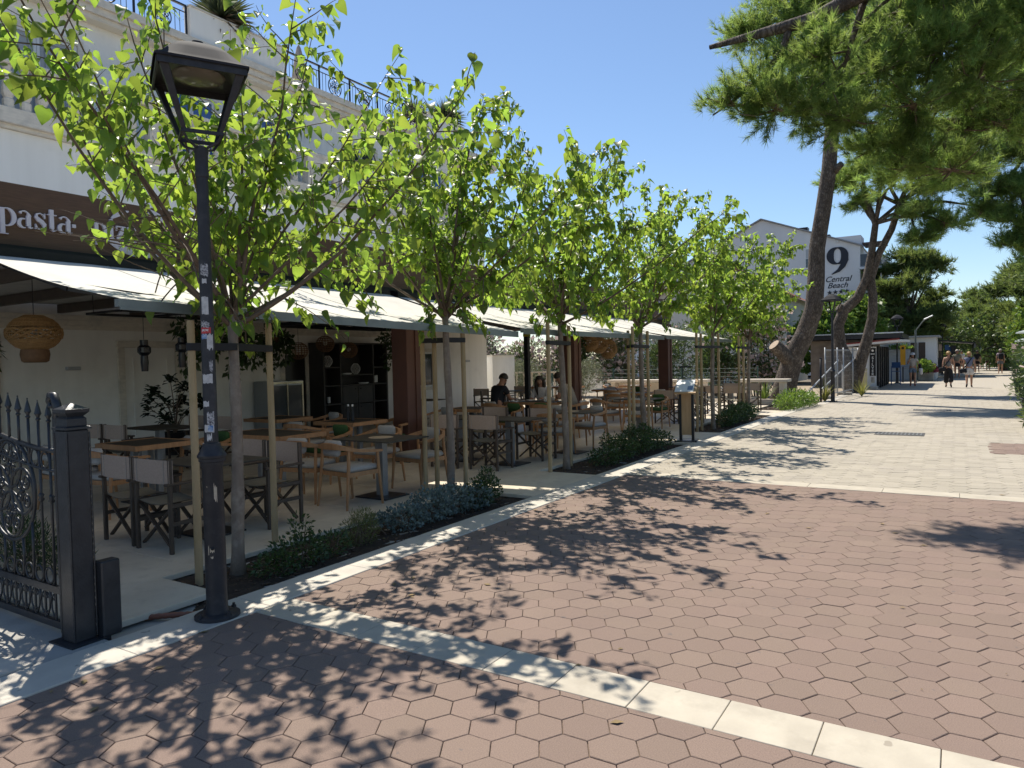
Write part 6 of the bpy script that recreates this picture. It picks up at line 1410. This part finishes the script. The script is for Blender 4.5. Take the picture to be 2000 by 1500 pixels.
for x in (-.75, -.05):
    for k in range(17): part('louvre_slat', lm, C, loc=(x+.1, -.04, .75+k*.1))
for x in (.62, 1.05): MB().box((x, -.03, 1.15), (.36, .04, 2.3)).build('dark_door', mat('brown_door', (.07, .05, .04)), C)
lm2 = MB().box((0, 0, 0), (.05, .9, .055), rot=(0, .5, 0)).mesh('louvre_slat'); lm2.materials.append(M_louv)
for k in range(20): part('louvre_slat', lm2, C, loc=(1.82, .5, .45+k*.1))
# dark merchandise and canopy of the next stall
S = thing('market_stall', 'stall with black canopy and racks of dark goods', 'stall', (-.9, 56, 0))
cp = MB(); cp.add([(-1.2, -1.2, 2.62), (1.9, -1.2, 2.28), (1.9, 4, 2.28), (-1.2, 4, 2.62), (-1.2, -1.2, 2.54), (1.9, -1.2, 2.18), (1.9, 4, 2.18), (-1.2, 4, 2.54)], [(0, 1, 2, 3), (7, 6, 5, 4), (0, 4, 5, 1), (1, 5, 6, 2), (2, 6, 7, 3), (3, 7, 4, 0)]); cp.build('canopy', M_black, S)
MB().box((1.86, 1.4, 2.08), (.03, 5.2, .3)).build('valance', mat('grey_valance', (.3, .31, .3)), S)
for x, y in ((1.8, -1.1), (1.8, 3.9), (-1.1, -1.1)): MB().tube([(x, y, 0), (x, y, 2.2)], .03, 6).build('pole', M_black, S)
rr = random.Random(4)
for k in range(26): MB().box((rr.uniform(-1.0, .7), rr.uniform(-.9, 0), rr.uniform(.4, 2.0)), (rr.uniform(.15, .35), .12, rr.uniform(.25, .6))).build('hanging_goods', [M_black, M_dark, M_canvas, M_bl, M_white][rr.choice((0, 0, 1, 1, 1, 2, 3, 4))], S)
P_ = thing('stone_planter', 'low stone planter in front of the container shop', 'planter', (-1.6, 49.0, 0)); MB().box((0, 2, .25), (.8, 4.5, .5), bev=.03).build('trough', M_conc, P_); MB().box((0, 2, .505), (.7, 4.3, .02)).build('soil', M_soil, P_)
shrub('planter_plant', 'yellow green leafy plant in the stone planter', (-1.75, 48.2, .5), [((0, 0, .35), (.5, .5, .35)), ((.1, .6, .3), (.4, .5, .3))], 900, .2, M_bright, 'plant', seed=41)
shrub('flower_plant', 'magenta flowering plant in the stone planter', (-1.4, 49.0, .45), [((0, 0, .2), (.35, .5, .25)), ((0, .9, .3), (.35, .5, .3))], 800, .14, mat('magenta_leaf', (.22, .03, .07), (.13, .025, .05), rough=.6, attr=True, orand=.3), 'plant', seed=42, wid=.8)
shrub('hanging_greenery', 'green foliage above the louvred wall', (-3.0, 49.9, 1.9), [((0, 0, 0), (.7, .3, .25))], 400, .18, M_bright, 'plant', seed=43, stems=3)
# dark flat roof behind the forked pine
D = thing('flat_roof_hut', 'low hut with dark flat roof behind the forked pine', 'hut', (-5.2, 41.0, 0)); MB().box((0, 2, 1.2), (3.0, 4, 2.4)).build('walls', mat('hut_wall', (.12, .10, .085), (.2, .17, .14), scale=3), D); MB().box((.2, 1.8, 2.55), (5.4, 5.6, .22)).build('roof', M_black, D)
MB().box((.2, -1.05, 2.70), (5.5, .1, .06)).build('roof_edge', M_galv, D)
# tall street light with a sloping arm
t = thing('arm_street_light', 'plain grey street light pole with one sloping arm', 'street light', (-1.98, 45.6, 0)); MB().tube([(0, 0, 0), (0, 0, 2.95)], [.06, .05], 8).build('pole', mat('grey_green_pole', (.14, .16, .15), rough=.5), t); MB().tube([(0, 0, 2.9), (.35, -.05, 3.4), (.45, -.05, 3.48)], .03, 6).build('arm', mat('grey_green_pole', (.14, .16, .15)), t); MB().box((.62, -.05, 3.6), (.5, .16, .07), rot=(0, -.45, 0), bev=.02).build('head', M_galv, t)

# ---------------------------------------------------------------- hotel with the number 9
M_hotel = mat('hotel_render', (.70, .70, .70), (.62, .62, .625), scale=.9, stretch=(1, 1, .15), detail=7, rough=.9)
M_ink = mat('dark_navy_paint', (.022, .025, .036), rough=.6)
H = thing('hotel_building', 'white gabled hotel wall with a giant number 9 and four stars', 'building', (-12, 62, 0))
prof = [(-15.5, 0), (5.55, 0), (5.55, 10.15), (4.0, 10.75), (-1.9, 13.05), (-6.4, 10.9), (-15.5, 6.6)]
MB().prism(prof, lambda u, v: (u, 0, v), lambda u, v: (u, 16, v)).build('gable_wall', M_hotel, H)
b = MB()
for (a, c) in (((-15.6, 6.62), (-1.9, 13.12)), ((-1.9, 13.12), (5.6, 10.2))): b.bar((a[0], 7.9, a[1]), (c[0], 7.9, c[1]), 16.3, .09)
b.build('roof', mat('zinc_roof', (.30, .30, .31), rough=.5), H)
for x, z, w_ in ((.9, 12.15, 1.1), (2.9, 11.35, .5)): MB().box((x, 2, z), (w_, .8, .35)).build('chimney_unit', M_black, H)
MB().box((4.35, 1.2, 10.55), (2.5, 2.2, .9)).build('dormer', M_hotel, H)
wn_ = MB().box((1.9, -.01, 9.5), (.80, .06, 1.66)).build('window', M_frame, H); MB().box((1.9, -.05, 9.88), (.68, .02, .74)).build('pane', mat('pale_curtain', (.42, .44, .45), (.36, .38, .4), scale=2, stretch=(6, 1, .2)), wn_); MB().box((1.9, -.05, 9.12), (.68, .02, .70)).build('pane', M_wglass, wn_)
# balcony strip on the right side
for k, z in enumerate((8.4, 5.7, 3.0)):
    bl = MB().box((6.3, 1.4, z), (1.5, 2.8, .18)).build('balcony', M_hotel, H); MB().box((6.3, .03, z+.62), (1.46, .05, .9)).build('parapet', M_hotel if k else mat('smoked_glass', (.06, .07, .09), rough=.1), bl)
    MB().box((6.2, 2.0, z-1.0), (1.2, .1, 1.6)).build('dark_opening', M_wglass, bl); MB().box((7.0, .1, z-1.2), (.1, .1, 2.3)).build('post', M_hotel, bl)
MB().box((6.4, 2.9, 4.8), (1.7, .1, 9.6)).build('side_wall', M_hotel, H); MB().box((6.5, 1.2, 10.3), (1.6, 2.6, .12)).build('pergola', mat('pergola_brown', (.08, .055, .045)), H)
b = MB()
f0, f1 = (lambda u, v: (u, -.06, v)), (lambda u, v: (u, -.001, v))
cx_, cz_ = 3.92, 9.52
ringw = [.10+.46*abs(cos(radians(q)))**1.3 for q in [k*360/36 for k in range(37)]]
stroke(b, [(cx_+.53*cos(radians(k*10)), cz_+.62*sin(radians(k*10))) for k in range(37)], [w_*.95 for w_ in ringw], f0, f1)
stroke(b, [(cx_+.52, cz_+.05), (cx_+.56, cz_-.35), (cx_+.40, cz_-.80), (cx_+.08, cz_-1.18), (cx_-.42, cz_-1.45)], [.50, .48, .40, .25, .05], lambda u, v: (u, -.064, v), f1)
b.build('numeral_nine', M_ink, H)
text('Central', .62, (3.93, -.01, 7.48), H, M_ink, 'wall_lettering', .35, .008); text('Beach', .62, (3.90, -.01, 6.98), H, M_ink, 'wall_lettering', .35, .008)
for k in range(4):
    b = MB(); cx2, cz2 = 3.33+k*.42, 6.62+k*.02; pts = [(cx2+(.2 if j % 2 == 0 else .08)*cos(pi/2+j*pi/5), cz2+(.2 if j % 2 == 0 else .08)*sin(pi/2+j*pi/5)) for j in range(10)]; b.prism(pts, f0, f1); b.build('star', M_ink, H)
MB().ball((3.95, -.1, 10.6), .07).build('wall_lamp', M_frame, H)
# red tiled house in front of it
M_tile = mat('clay_tile', (.26, .105, .07), (.19, .075, .055), scale=6, rough=.85, orand=.25)
HS = thing('tiled_house', 'low house with red barrel tile roof behind the hedge', 'house', (-12, 45, 0))
MB().prism([(-5.2, 0), (3.3, 0), (3.3, 5.3), (1.2, 6.25), (-.6, 7.5), (-5.2, 5.6)], lambda u, v: (u, 0, v), lambda u, v: (u, 7, v)).build('wall', mat('house_render', (.62, .60, .55), (.58, .56, .51), scale=1), HS)
ba = MB(); ba.add([(-5.6, -.5, 5.42), (-.6, -.5, 7.62), (-.6, 7, 7.62), (-5.6, 7, 5.42)], [(0, 1, 2, 3)]); ba.add([(-.6, -.5, 7.621), (3.8, -.5, 5.12), (3.8, 7, 5.12), (-.6, 7, 7.621)], [(0, 1, 2, 3)]); rfh = ba.build('roof', M_tile, HS)
tv = []; n = 6
tm = MB()
for k in range(n+1):
    a = pi*k/n; tm.v += [(-.02, .105*cos(a), .075*sin(a)), (.44, .09*cos(a), .065*sin(a))]
tm.f = [(2*k, 2*k+2, 2*k+3, 2*k+1) for k in range(n)]; tmm = tm.mesh('roof_tile', True); tmm.materials.append(M_tile)
for (xa, za, xb, zb_, nc) in ((-5.6, 5.44, -.6, 7.64, 14), (3.8, 5.14, -.6, 7.64, 14)):
    ang = atan2(zb_-za, abs(xb-xa))
    for r_ in range(nc):
        for c in range(10):
            u = r_/nc; part('roof_tile', tmm, rfh, loc=(xa+(xb-xa)*u, -.4+c*.23, za+(zb_-za)*u+.015), rot=(0, -ang, 0 if xb > xa else pi) if xb > xa else (0, -ang, pi))
pts_g = [(-.6, 7.62), (3.8, 5.12)]
MB().bar((-.6, -.52, 7.6), (3.85, -.52, 5.05), .10, .16).build('gable_board', M_tile, HS)
# timber dining pergola glimpsed behind
# ---------------------------------------------------------------- right edge of the street: planters, hedge, parasols
M_box = mat('planter_black', (.05, .052, .055), rough=.6)
for k, (x, y, h, lb) in enumerate(((2.0, 18.2, 1.55, 'nearest oleander bush at the right frame edge'), (1.95, 20.8, 2.05, 'oleander bush in the dark planter at the right edge'), (2.2, 23.6, 2.2, 'oleander bush behind the dark planter at the right edge'), (2.3, 27.0, 2.1, 'oleander bush leaning over the street by the walkers'), (2.6, 31.0, 2.0, 'oleander bush beside the far planter at the right edge'), (3.2, 37, 2.0, 'low hedge bush beyond the right edge planters'), (3.6, 46, 1.6, 'farther hedge bush on the right of the street'), (4.0, 58, 1.5, 'clipped hedge bush behind the man with backpack'))):
    rr = random.Random(60+k); cl = [((rr.uniform(-.65, .6), rr.uniform(-1.1, 1.1), h*rr.uniform(.2, .85)), (rr.uniform(.3, .5), rr.uniform(.5, .7), rr.uniform(.25, .42))) for q in range(10)]+[((.1, 0, h*.45), (.7, 1.2, h*.42))]
    shrub('oleander_bush', lb, (x, y, 0), cl, 4200, .15, M_oleL, wid=.2, seed=80+k, stems=20, flowers=30, group='bushes along the right edge', stemr=.012, upb=.5)
for x, y, lb in ((1.55, 20.6, 'dark tapered planter box nearest at the right edge'), (2.15, 34.2, 'dark planter box farther along the right edge'), (1.9, 27.6, 'dark planter box in the middle of the right edge')):
    t = thing('planter_box', lb, 'planter', (x, y, 0), 0, 'planter boxes at the right edge'); b = MB(); b.lathe([(.30, 0), (.38, .48), (.40, .48), (.40, .54), (.36, .54), (.34, .46), (0, .46)], n=4, a0=pi/4, cap=False); b.build('box', M_box, t); MB().box((0, 0, .46), (.48, .48, .02)).build('soil', M_soil, t)
M_par = mat('parasol_grey_green', (.30, .34, .33), (.26, .30, .29), rough=.8, trans=(.25, .28, .27), tw=.15)
for x, y, z, lb in ((3.5, 36, 2.45, 'open grey parasol at the right edge, lower one'), (3.7, 39, 2.85, 'open grey parasol at the right edge, higher one')):
    t = thing('street_parasol', lb, 'parasol', (x, y, 0)); MB().lathe([(1.5, z-.42), (1.48, z-.36), (.75, z-.14), (.05, z+.05), (0, z+.06)], n=8, cap=False).build('canopy', M_par, t); MB().tube([(0, 0, 0), (0, 0, z)], .03, 8).build('pole', M_frame, t)
# ============================================================ people
def skin_mesh(nodes, edges, roots, sub=1):
    me = bpy.data.meshes.new('body'); me.from_pydata([n[0] for n in nodes], edges, []); o = bpy.data.objects.new('tmp', me); TMP.collection.objects.link(o)
    o.modifiers.new('s', 'SKIN'); 
    sv = me.skin_vertices[0].data
    for i, n in enumerate(nodes):
        r = n[1]; sv[i].radius = r if hasattr(r, '__len__') else (r, r); sv[i].use_root = i in roots
    ss = o.modifiers.new('u', 'SUBSURF'); ss.levels = sub; ss.render_levels = sub
    vl = TMP.view_layers[0]; vl.update(); dg = vl.depsgraph
    m2 = bpy.data.meshes.new_from_object(o.evaluated_get(dg)); bpy.data.objects.remove(o); m2.shade_smooth(); return m2
class Sk:
    def __init__(s): s.n = []; s.e = []; s.r = []
    def chain(s, pts, root=False, start=None):
        """pts: (x,y,z,r); start: index to hang from"""
        prev = start
        for p in pts:
            s.n.append(((p[0], p[1], p[2]), p[3])); i = len(s.n)-1
            if prev is not None: s.e.append((prev, i))
            elif root: s.r.append(i)
            prev = i
        return prev
    def mesh(s, sub=1): return skin_mesh(s.n, s.e, s.r, sub)
SKIN = mat('skin', (.42, .235, .155), (.38, .21, .14), scale=8, rough=.55); SKIN2 = mat('skin_tan', (.34, .175, .11), (.30, .155, .10), scale=8, rough=.55)
M_eye = mat('eye_dark', (.015, .012, .01), rough=.2); M_lip = mat('lip', (.30, .10, .085), rough=.5)
def lerp(a, c, t): return tuple(a[i]+(c[i]-a[i])*t for i in range(3))
def person(label, loc, rz, hgt, J, cloth, skin=SKIN, hair=None, fem=False, extra=None):
    """J: joints in metres for a 1.7 m figure facing +Y; one continuous skin body, clothes and hair as children"""
    t = thing('person', label, 'person', loc, rz); k = hgt/1.7; t.scale = (k, k, k)
    s = Sk(); pel = s.chain([(*J['pelvis'], .125)], root=True)
    sp = s.chain([(*J['spine'], .11 if fem else .12), (*J['chest'], .125 if fem else .145), (*J['neckb'], .07)], start=pel)
    hd = s.chain([(*J['neck'], .052), (*lerp(J['neck'], J['head'], .55), .07), (*J['head'], .088), (*J['crown'], .07)], start=sp)
    ch = pel+2
    for sd_ in ('l', 'r'):
        sh, el, wr, hn = J['sh'+sd_], J['el'+sd_], J['wr'+sd_], J['ha'+sd_]
        s.chain([(*sh, .058), (*lerp(sh, el, .5), .046), (*el, .037), (*lerp(el, wr, .4), .035), (*wr, .024), (*hn, .027)], start=ch)
        hp, kn, an, to = J['hip'+sd_], J['kn'+sd_], J['an'+sd_], J['to'+sd_]
        s.chain([(*hp, .095), (*lerp(hp, kn, .5), .078), (*kn, .055), (*lerp(kn, an, .35), .054), (*an, .034), (*lerp(an, to, .5), .036), (*to, .026)], start=pel)
    # fingers: separate chains rooted inside the palm
    for sd_ in ('l', 'r'):
        wr, hn = Vector(J['wr'+sd_]), Vector(J['ha'+sd_]); d = (hn-wr).normalized(); sx = d.cross(Vector((0, 1, .2))); sx = sx.normalized() if sx.length > .1 else Vector((1, 0, 0)); cu = d.cross(sx).normalized()
        for f_, (o_, l_) in enumerate(((-.026, .062), (-.009, .072), (.009, .068), (.026, .052))):
            p = hn+sx*o_; s.chain([(*p, .009), (*(p+d*l_*.5+cu*.006), .0085), (*(p+d*l_*.95+cu*.022), .007)], root=True)
        p = hn-d*.03-sx*.028; s.chain([(*p, .010), (*(p-sx*.022+d*.025+cu*.008), .0095), (*(p-sx*.028+d*.055+cu*.014), .008)], root=True)
    me = s.mesh(1); me.materials.append(skin); body = bpy.data.objects.new('body', me); link(body, t)
    # face
    hdv, nk = Vector(J['head']), Vector(J['neck']); upv = (Vector(J['crown'])-nk).normalized(); fwd = Vector(J.get('face', (0, 1, 0))).normalized(); fwd = (fwd-upv*fwd.dot(upv)).normalized(); sdv = fwd.cross(upv)
    for sg in (-1, 1):
        MB().ball(hdv+fwd*.078+sdv*sg*.032+upv*.005, (.012, .010, .008), 8, 5).build('eye', M_eye, t); MB().ball(hdv+sdv*sg*.086-upv*.008, (.012, .022, .032), 8, 5).build('ear', skin, t, smooth=True)
    MB().tube([hdv+fwd*.082+upv*.012, hdv+fwd*.104-upv*.028, hdv+fwd*.084-upv*.036], [.009, .014, .012], 6).build('nose', skin, t, smooth=True)
    MB().ball(hdv+fwd*.078-upv*.062, (.024, .012, .007), 8, 5).build('mouth', M_lip, t)
    if hair:
        hm, style = hair; b = MB(); rr = random.Random(int(hgt*999)+len(label)); c = hdv+upv*.028-fwd*.016
        vs = []; fs = []; n_, m_ = 14, 8
        for i in range(m_+1):
            th = pi*.62*i/m_
            for j in range(n_):
                ph = 2*pi*j/n_; front = max(0, cos(ph)); q = th*(1-.42*front); r_ = .103+.006*rr.random(); v = upv*cos(q)*r_*1.04+(fwd*cos(ph)+sdv*sin(ph))*sin(q)*r_*.98; vs.append(c+v)
        fs = [(i*n_+j, (i+1)*n_+j, (i+1)*n_+(j+1) % n_, i*n_+(j+1) % n_) for i in range(m_) for j in range(n_)]; b.add(vs, fs)
        if style == 'bun': b.ball(hdv+upv*.03-fwd*.115, (.055, .05, .05), 10, 7, .1, rr)
        if style == 'pony':
            b.ball(hdv-fwd*.10+upv*.0, (.05, .05, .06), 9, 6); b.tube([hdv-fwd*.1, hdv-fwd*.135-upv*.1, hdv-fwd*.11-upv*.22], [.035, .035, .012], 8)
        if style == 'long':
            for sg in (-1, 1): b.tube([hdv+sdv*sg*.07+upv*.05-fwd*.02, hdv+sdv*sg*.10-upv*.06, hdv+sdv*sg*.095-upv*.20+fwd*.03, hdv+sdv*sg*.085-upv*.34+fwd*.05], [.045, .045, .04, .015], 8)
            b.tube([hdv-fwd*.06, hdv-fwd*.09-upv*.15, hdv-fwd*.08-upv*.28], [.085, .075, .04], 10)
        b.build('hair', hm, t, smooth=True)
        if style == 'beard' : MB().ball(hdv+fwd*.058-upv*.075, (.055, .045, .04), 9, 6).build('beard', hm, t, smooth=True)
    # clothes grown on the same skeleton, a little thicker
    for nm, kind, m_ in cloth:
        q = Sk(); g = .016
        if kind in ('tee', 'tank', 'shirt', 'bandeau'):
            a = q.chain([(*lerp(J['pelvis'], J['spine'], -.15), .150), (*J['spine'], .128+g*.5), (*J['chest'], .150 if not fem else .138)], root=True); top = a
            if kind != 'bandeau': q.chain([(*J['neckb'], .085)], start=top)
            if kind in ('tee', 'shirt', 'tank'):
                for sd_ in ('l', 'r'):
                    sh, el, wr = J['sh'+sd_], J['el'+sd_], J['wr'+sd_]; L_ = {'tee': .55, 'tank': .18, 'shirt': 1.0}[kind]
                    c = [(*sh, .058+g), (*lerp(sh, el, L_*.6), .055+g*.8), (*lerp(sh, el, L_), .052+g)]
                    if kind == 'shirt': c += [(*lerp(el, wr, .5), .046+g*.5), (*lerp(el, wr, .92), .036)]
                    q.chain(c, start=top)
        elif kind in ('shorts', 'trousers', 'wide', 'skirt'):
            a = q.chain([(*lerp(J['pelvis'], J['spine'], .25), .132), (*J['pelvis'], .148)], root=True)
            for sd_ in ('l', 'r'):
                hp, kn, an = J['hip'+sd_], J['kn'+sd_], J['an'+sd_]
                if kind == 'shorts': c = [(*hp, .112), (*lerp(hp, kn, .35), .103), (*lerp(hp, kn, .62), .098)]
                elif kind == 'skirt': c = [(*hp, .122), (*lerp(hp, kn, .4), .125), (*lerp(hp, kn, .8), .128)]
                elif kind == 'wide': c = [(*hp, .115), (*lerp(hp, kn, .5), .108), (*kn, .105), (*lerp(kn, an, .75), .125)]
                else: c = [(*hp, .108), (*lerp(hp, kn, .5), .09), (*kn, .072), (*lerp(kn, an, .5), .064), (*lerp(kn, an, .95), .055)]
                q.chain(c, start=a)
        elif kind == 'shoes':
            for sd_ in ('l', 'r'):
                an, to = J['an'+sd_], J['to'+sd_]; q.chain([(*lerp(an, to, -.25), .040), (*lerp(an, to, .4), .044), (*lerp(an, to, 1.05), .034)], root=True)
        me = q.mesh(1); me.materials.append(m_); o = bpy.data.objects.new(nm, me); link(o, t)
    if extra: extra(t, J)
    return t
def standing(stride=.0, armsw=.0, face=(0, 1, 0)):
    s = stride; J = dict(pelvis=(0, 0, .95), spine=(0, .0, 1.12), chest=(0, 0, 1.32), neckb=(0, -.01, 1.43), neck=(0, .0, 1.475), head=(0, .02, 1.585), crown=(0, .015, 1.655), face=face)
    for sd_, x, g in (('l', -1, 1), ('r', 1, -1)):
        J['hip'+sd_] = (x*.088, 0, .90); J['kn'+sd_] = (x*.095, s*g*.55+(.05 if g*s < 0 else .02), .50); J['an'+sd_] = (x*.095, s*g-(.06 if g*s < 0 else 0), .085+(.06 if g*s < -.05 else 0)); a = J['an'+sd_]; J['to'+sd_] = (x*.115, a[1]+.13, .028+(.0 if g*s >= 0 else .0))
        J['sh'+sd_] = (x*.165, 0, 1.375); J['el'+sd_] = (x*.225, -armsw*g*.5-.02, 1.11); J['wr'+sd_] = (x*.235, -armsw*g+.05, .885); J['ha'+sd_] = (x*.235, -armsw*g+.075, .815)
    return J
def seated(lean=.08, hands=((-.12, .42, .80), (.12, .42, .80)), face=(0, 1, 0), nod=0):
    J = dict(pelvis=(0, 0, .58), spine=(0, .02+lean*.3, .76), chest=(0, .03+lean, .97), neckb=(0, .03+lean*1.2, 1.08), neck=(0, .035+lean*1.3, 1.125), head=(0, .06+lean*1.45+nod*.04, 1.23-nod*.015), crown=(0, .05+lean*1.5+nod*.08, 1.30-nod*.02), face=(face[0], face[1], -.5*nod))
    for i, (sd_, x) in enumerate((('l', -1), ('r', 1))):
        J['hip'+sd_] = (x*.09, .02, .55); J['kn'+sd_] = (x*.12, .43, .53); J['an'+sd_] = (x*.12, .42, .09); J['to'+sd_] = (x*.13, .56, .03)
        h = Vector(hands[i]); J['sh'+sd_] = (x*.165, .02+lean, 1.03); sh = Vector(J['sh'+sd_]); d = (h-sh); J['el'+sd_] = tuple(sh+d*.45+Vector((x*.08, -.04, -.13))); J['wr'+sd_] = tuple(h-Vector((0, .06, 0))); J['ha'+sd_] = tuple(h)
    return J
C = lambda n, c, **k: mat(n, c, tuple(x*.85 for x in c), scale=12, rough=.9, **k)
dkhair = mat('dark_hair', (.018, .013, .010), (.03, .022, .016), scale=40, rough=.5); blond = mat('blond_hair', (.42, .27, .11), (.30, .185, .075), scale=40, rough=.55); grey = mat('grey_hair', (.42, .38, .33), (.3, .27, .23), scale=40, rough=.6); brown = mat('brown_hair', (.09, .05, .028), (.06, .035, .02), scale=40, rough=.5)
blk = C('black_cloth', (.02, .02, .023)); blk2 = C('black_jersey', (.016, .018, .024)); wht = C('white_cloth', (.62, .60, .60)); blu = C('blue_grey_top', (.16, .18, .27)); olv = C('olive_tee', (.17, .155, .115)); den = C('denim', (.19, .25, .33)); crm = C('cream_top', (.48, .43, .38)); tau = C('taupe_shirt', (.24, .21, .175)); pat = mat('patterned_black', (.02, .02, .025), (.3, .3, .3), scale=45, rough=.9); plaid = mat('plaid', (.36, .26, .28), (.22, .20, .27), scale=25, rough=.9, stretch=(1, 4, 1)); floral = mat('floral', (.30, .10, .10), (.06, .05, .08), scale=30, rough=.9)
def bag(side, m_, z=.86, strap=True, size=(.30, .10, .20), y=-.12):
    def f(t, J):
        x = side*.24; o = MB().box((x, y, z), size, rot=(0, side*.12, 0), bev=.03).build('shoulder_bag', m_, t, smooth=True)
        if strap:
            a = Vector((x, y, z+.09)); c = Vector((-side*.11, .0, 1.44)); pts = [a, Vector((side*.13, -.155, 1.05)), Vector((side*.02, -.165, 1.22)), Vector((-side*.09, -.11, 1.40)), c]; b = MB()
            for i in range(len(pts)-1): b.bar(pts[i], pts[i+1], .045, .008, upv=(0, 1, 0))
            b.build('strap', m_, o)
    return f
# walking pair, seen from behind
J = standing(.20, .16); person('woman in strapless patterned top and wide black trousers walking away', (-.36, 39.3, 0), 0, 1.70, J, [('top', 'bandeau', pat), ('trousers', 'wide', blk), ('shoes', 'shoes', blk)], hair=(blond, 'bun'), fem=True, extra=bag(-1, blk))
J = standing(-.16, -.12); person('woman in blue top and white skirt walking away with black bag', (.46, 39.3, 0), 0, 1.66, J, [('top', 'tank', blu), ('skirt', 'skirt', wht), ('shoes', 'shoes', blk)], hair=(blond, 'bun'), fem=True, extra=bag(-1, blk2, .80))
# woman in cap facing the camera, hand at her face
J = standing(.03); J['ell'] = (-.26, .06, 1.13); J['elr'] = (.22, .12, 1.12); J['wrr'] = (.11, .17, 1.36); J['har'] = (.09, .14, 1.43)
def capbag(t, J):
    hd = Vector(J['head']); b = MB(); b.lathe([(.108, .01), (.112, .045), (.09, .10), (.04, .125), (0, .128)], c=(hd.x, hd.y-.005, hd.z), n=18); b.build('cap', wht, t, smooth=True); MB().box((hd.x, hd.y+.14, hd.z+.018), (.17, .13, .012), rot=(-.2, 0, 0), bev=.005).build('cap_peak', wht, t)
    MB().box((-.33, .0, .98), (.12, .26, .30), rot=(0, .2, 0), bev=.04).build('shoulder_bag', blk, t, smooth=True)
    MB().box((-.36, .06, .74), (.16, .26, .34), bev=.04).build('white_bag', wht, t, smooth=True)
    b = MB(); b.bar((-.3, .02, 1.1), (-.17, .05, 1.42), .03, .01); b.build('bag_strap', blk, t)
person('woman in white cap, cream top and denim shorts facing the camera', (-1.91, 41.0, 0), radians(178), 1.68, J, [('top', 'tee', crm), ('shorts', 'shorts', den), ('shoes', 'shoes', C('red_sandal', (.25, .06, .05)))], hair=(dkhair, 'long'), fem=True, extra=capbag)
# man walking towards the camera behind the pair
J = standing(.18, .14); person('man in olive t-shirt and black shorts walking towards the camera', (-.02, 53.2, 0), radians(180), 1.80, J, [('tee', 'tee', olv), ('shorts', 'shorts', blk)], skin=SKIN2, hair=(grey, 'short'))
J = standing(.15, .1); person('person in black top and shorts walking far up the street', (1.30, 66, 0), 0, 1.74, J, [('top', 'tee', blk), ('shorts', 'shorts', blk)], hair=(dkhair, 'short'))
def whitecap(t, J):
    hd = Vector(J['head']); MB().lathe([(.112, .0), (.115, .04), (.09, .10), (0, .125)], c=(hd.x, hd.y, hd.z), n=16).build('cap', wht, t, smooth=True)
J = standing(-.12, .08); person('person in white shirt and white cap far up the street', (1.95, 80, 0), 0, 1.80, J, [('top', 'tee', C('pale_blue_tee', (.5, .52, .6))), ('shorts', 'shorts', blk)], hair=(brown, 'short'), extra=whitecap)
J = standing(.12, .1); person('woman in red floral clothes far up the street', (2.25, 74, 0), 0, 1.68, J, [('top', 'tank', floral), ('shorts', 'shorts', floral)], hair=(brown, 'pony'), fem=True)
def backpack(t, J): MB().box((.02, -.2, 1.2), (.3, .16, .42), bev=.05).build('backpack', blk, t, smooth=True)
J = standing(-.16, .12); person('man in plaid shirt with dark backpack walking at the right', (2.66, 63, 0), 0, 1.80, J, [('shirt', 'tee', plaid), ('shorts', 'shorts', C('grey_shorts', (.16, .17, .2)))], hair=(grey, 'short'), extra=backpack)
J = standing(.1, .1); person('person in white top beside the stall canopy', (.30, 70, 0), radians(180), 1.74, J, [('top', 'tee', wht), ('shorts', 'shorts', blk)], hair=(dkhair, 'short'))
# seated guests
J = seated(.12, ((-.16, .42, .80), (.10, .46, .80)), nod=.7); person('seated guest with dark hair and beard in black t-shirt, looking down', (-8.75, 13.22, 0), radians(-12), 1.78, J, [('tee', 'tee', blk2), ('trousers', 'trousers', C('navy_trousers', (.03, .035, .05)))], skin=SKIN2, hair=(dkhair, 'beard'))
J = seated(.10, ((-.13, .40, .82), (.13, .40, .82)), face=(-.4, 1, 0), nod=.2); person('seated woman with long dark hair in white blouse', (-8.38, 14.78, 0), radians(180), 1.66, J, [('blouse', 'shirt', wht), ('trousers', 'trousers', C('navy_trousers', (.03, .035, .05)))], hair=(dkhair, 'long'), fem=True)
J = seated(.20, ((-.10, .40, .86), (.12, .42, .80)), face=(.2, 1, 0), nod=.4); person('seated guest in taupe shirt leaning over the table beside the third tree', (-7.12, 13.9, 0), radians(90), 1.78, J, [('shirt', 'tee', tau), ('trousers', 'trousers', C('navy_trousers', (.03, .035, .05)))], skin=SKIN2, hair=(dkhair, 'short'))

bpy.data.scenes.remove(TMP)
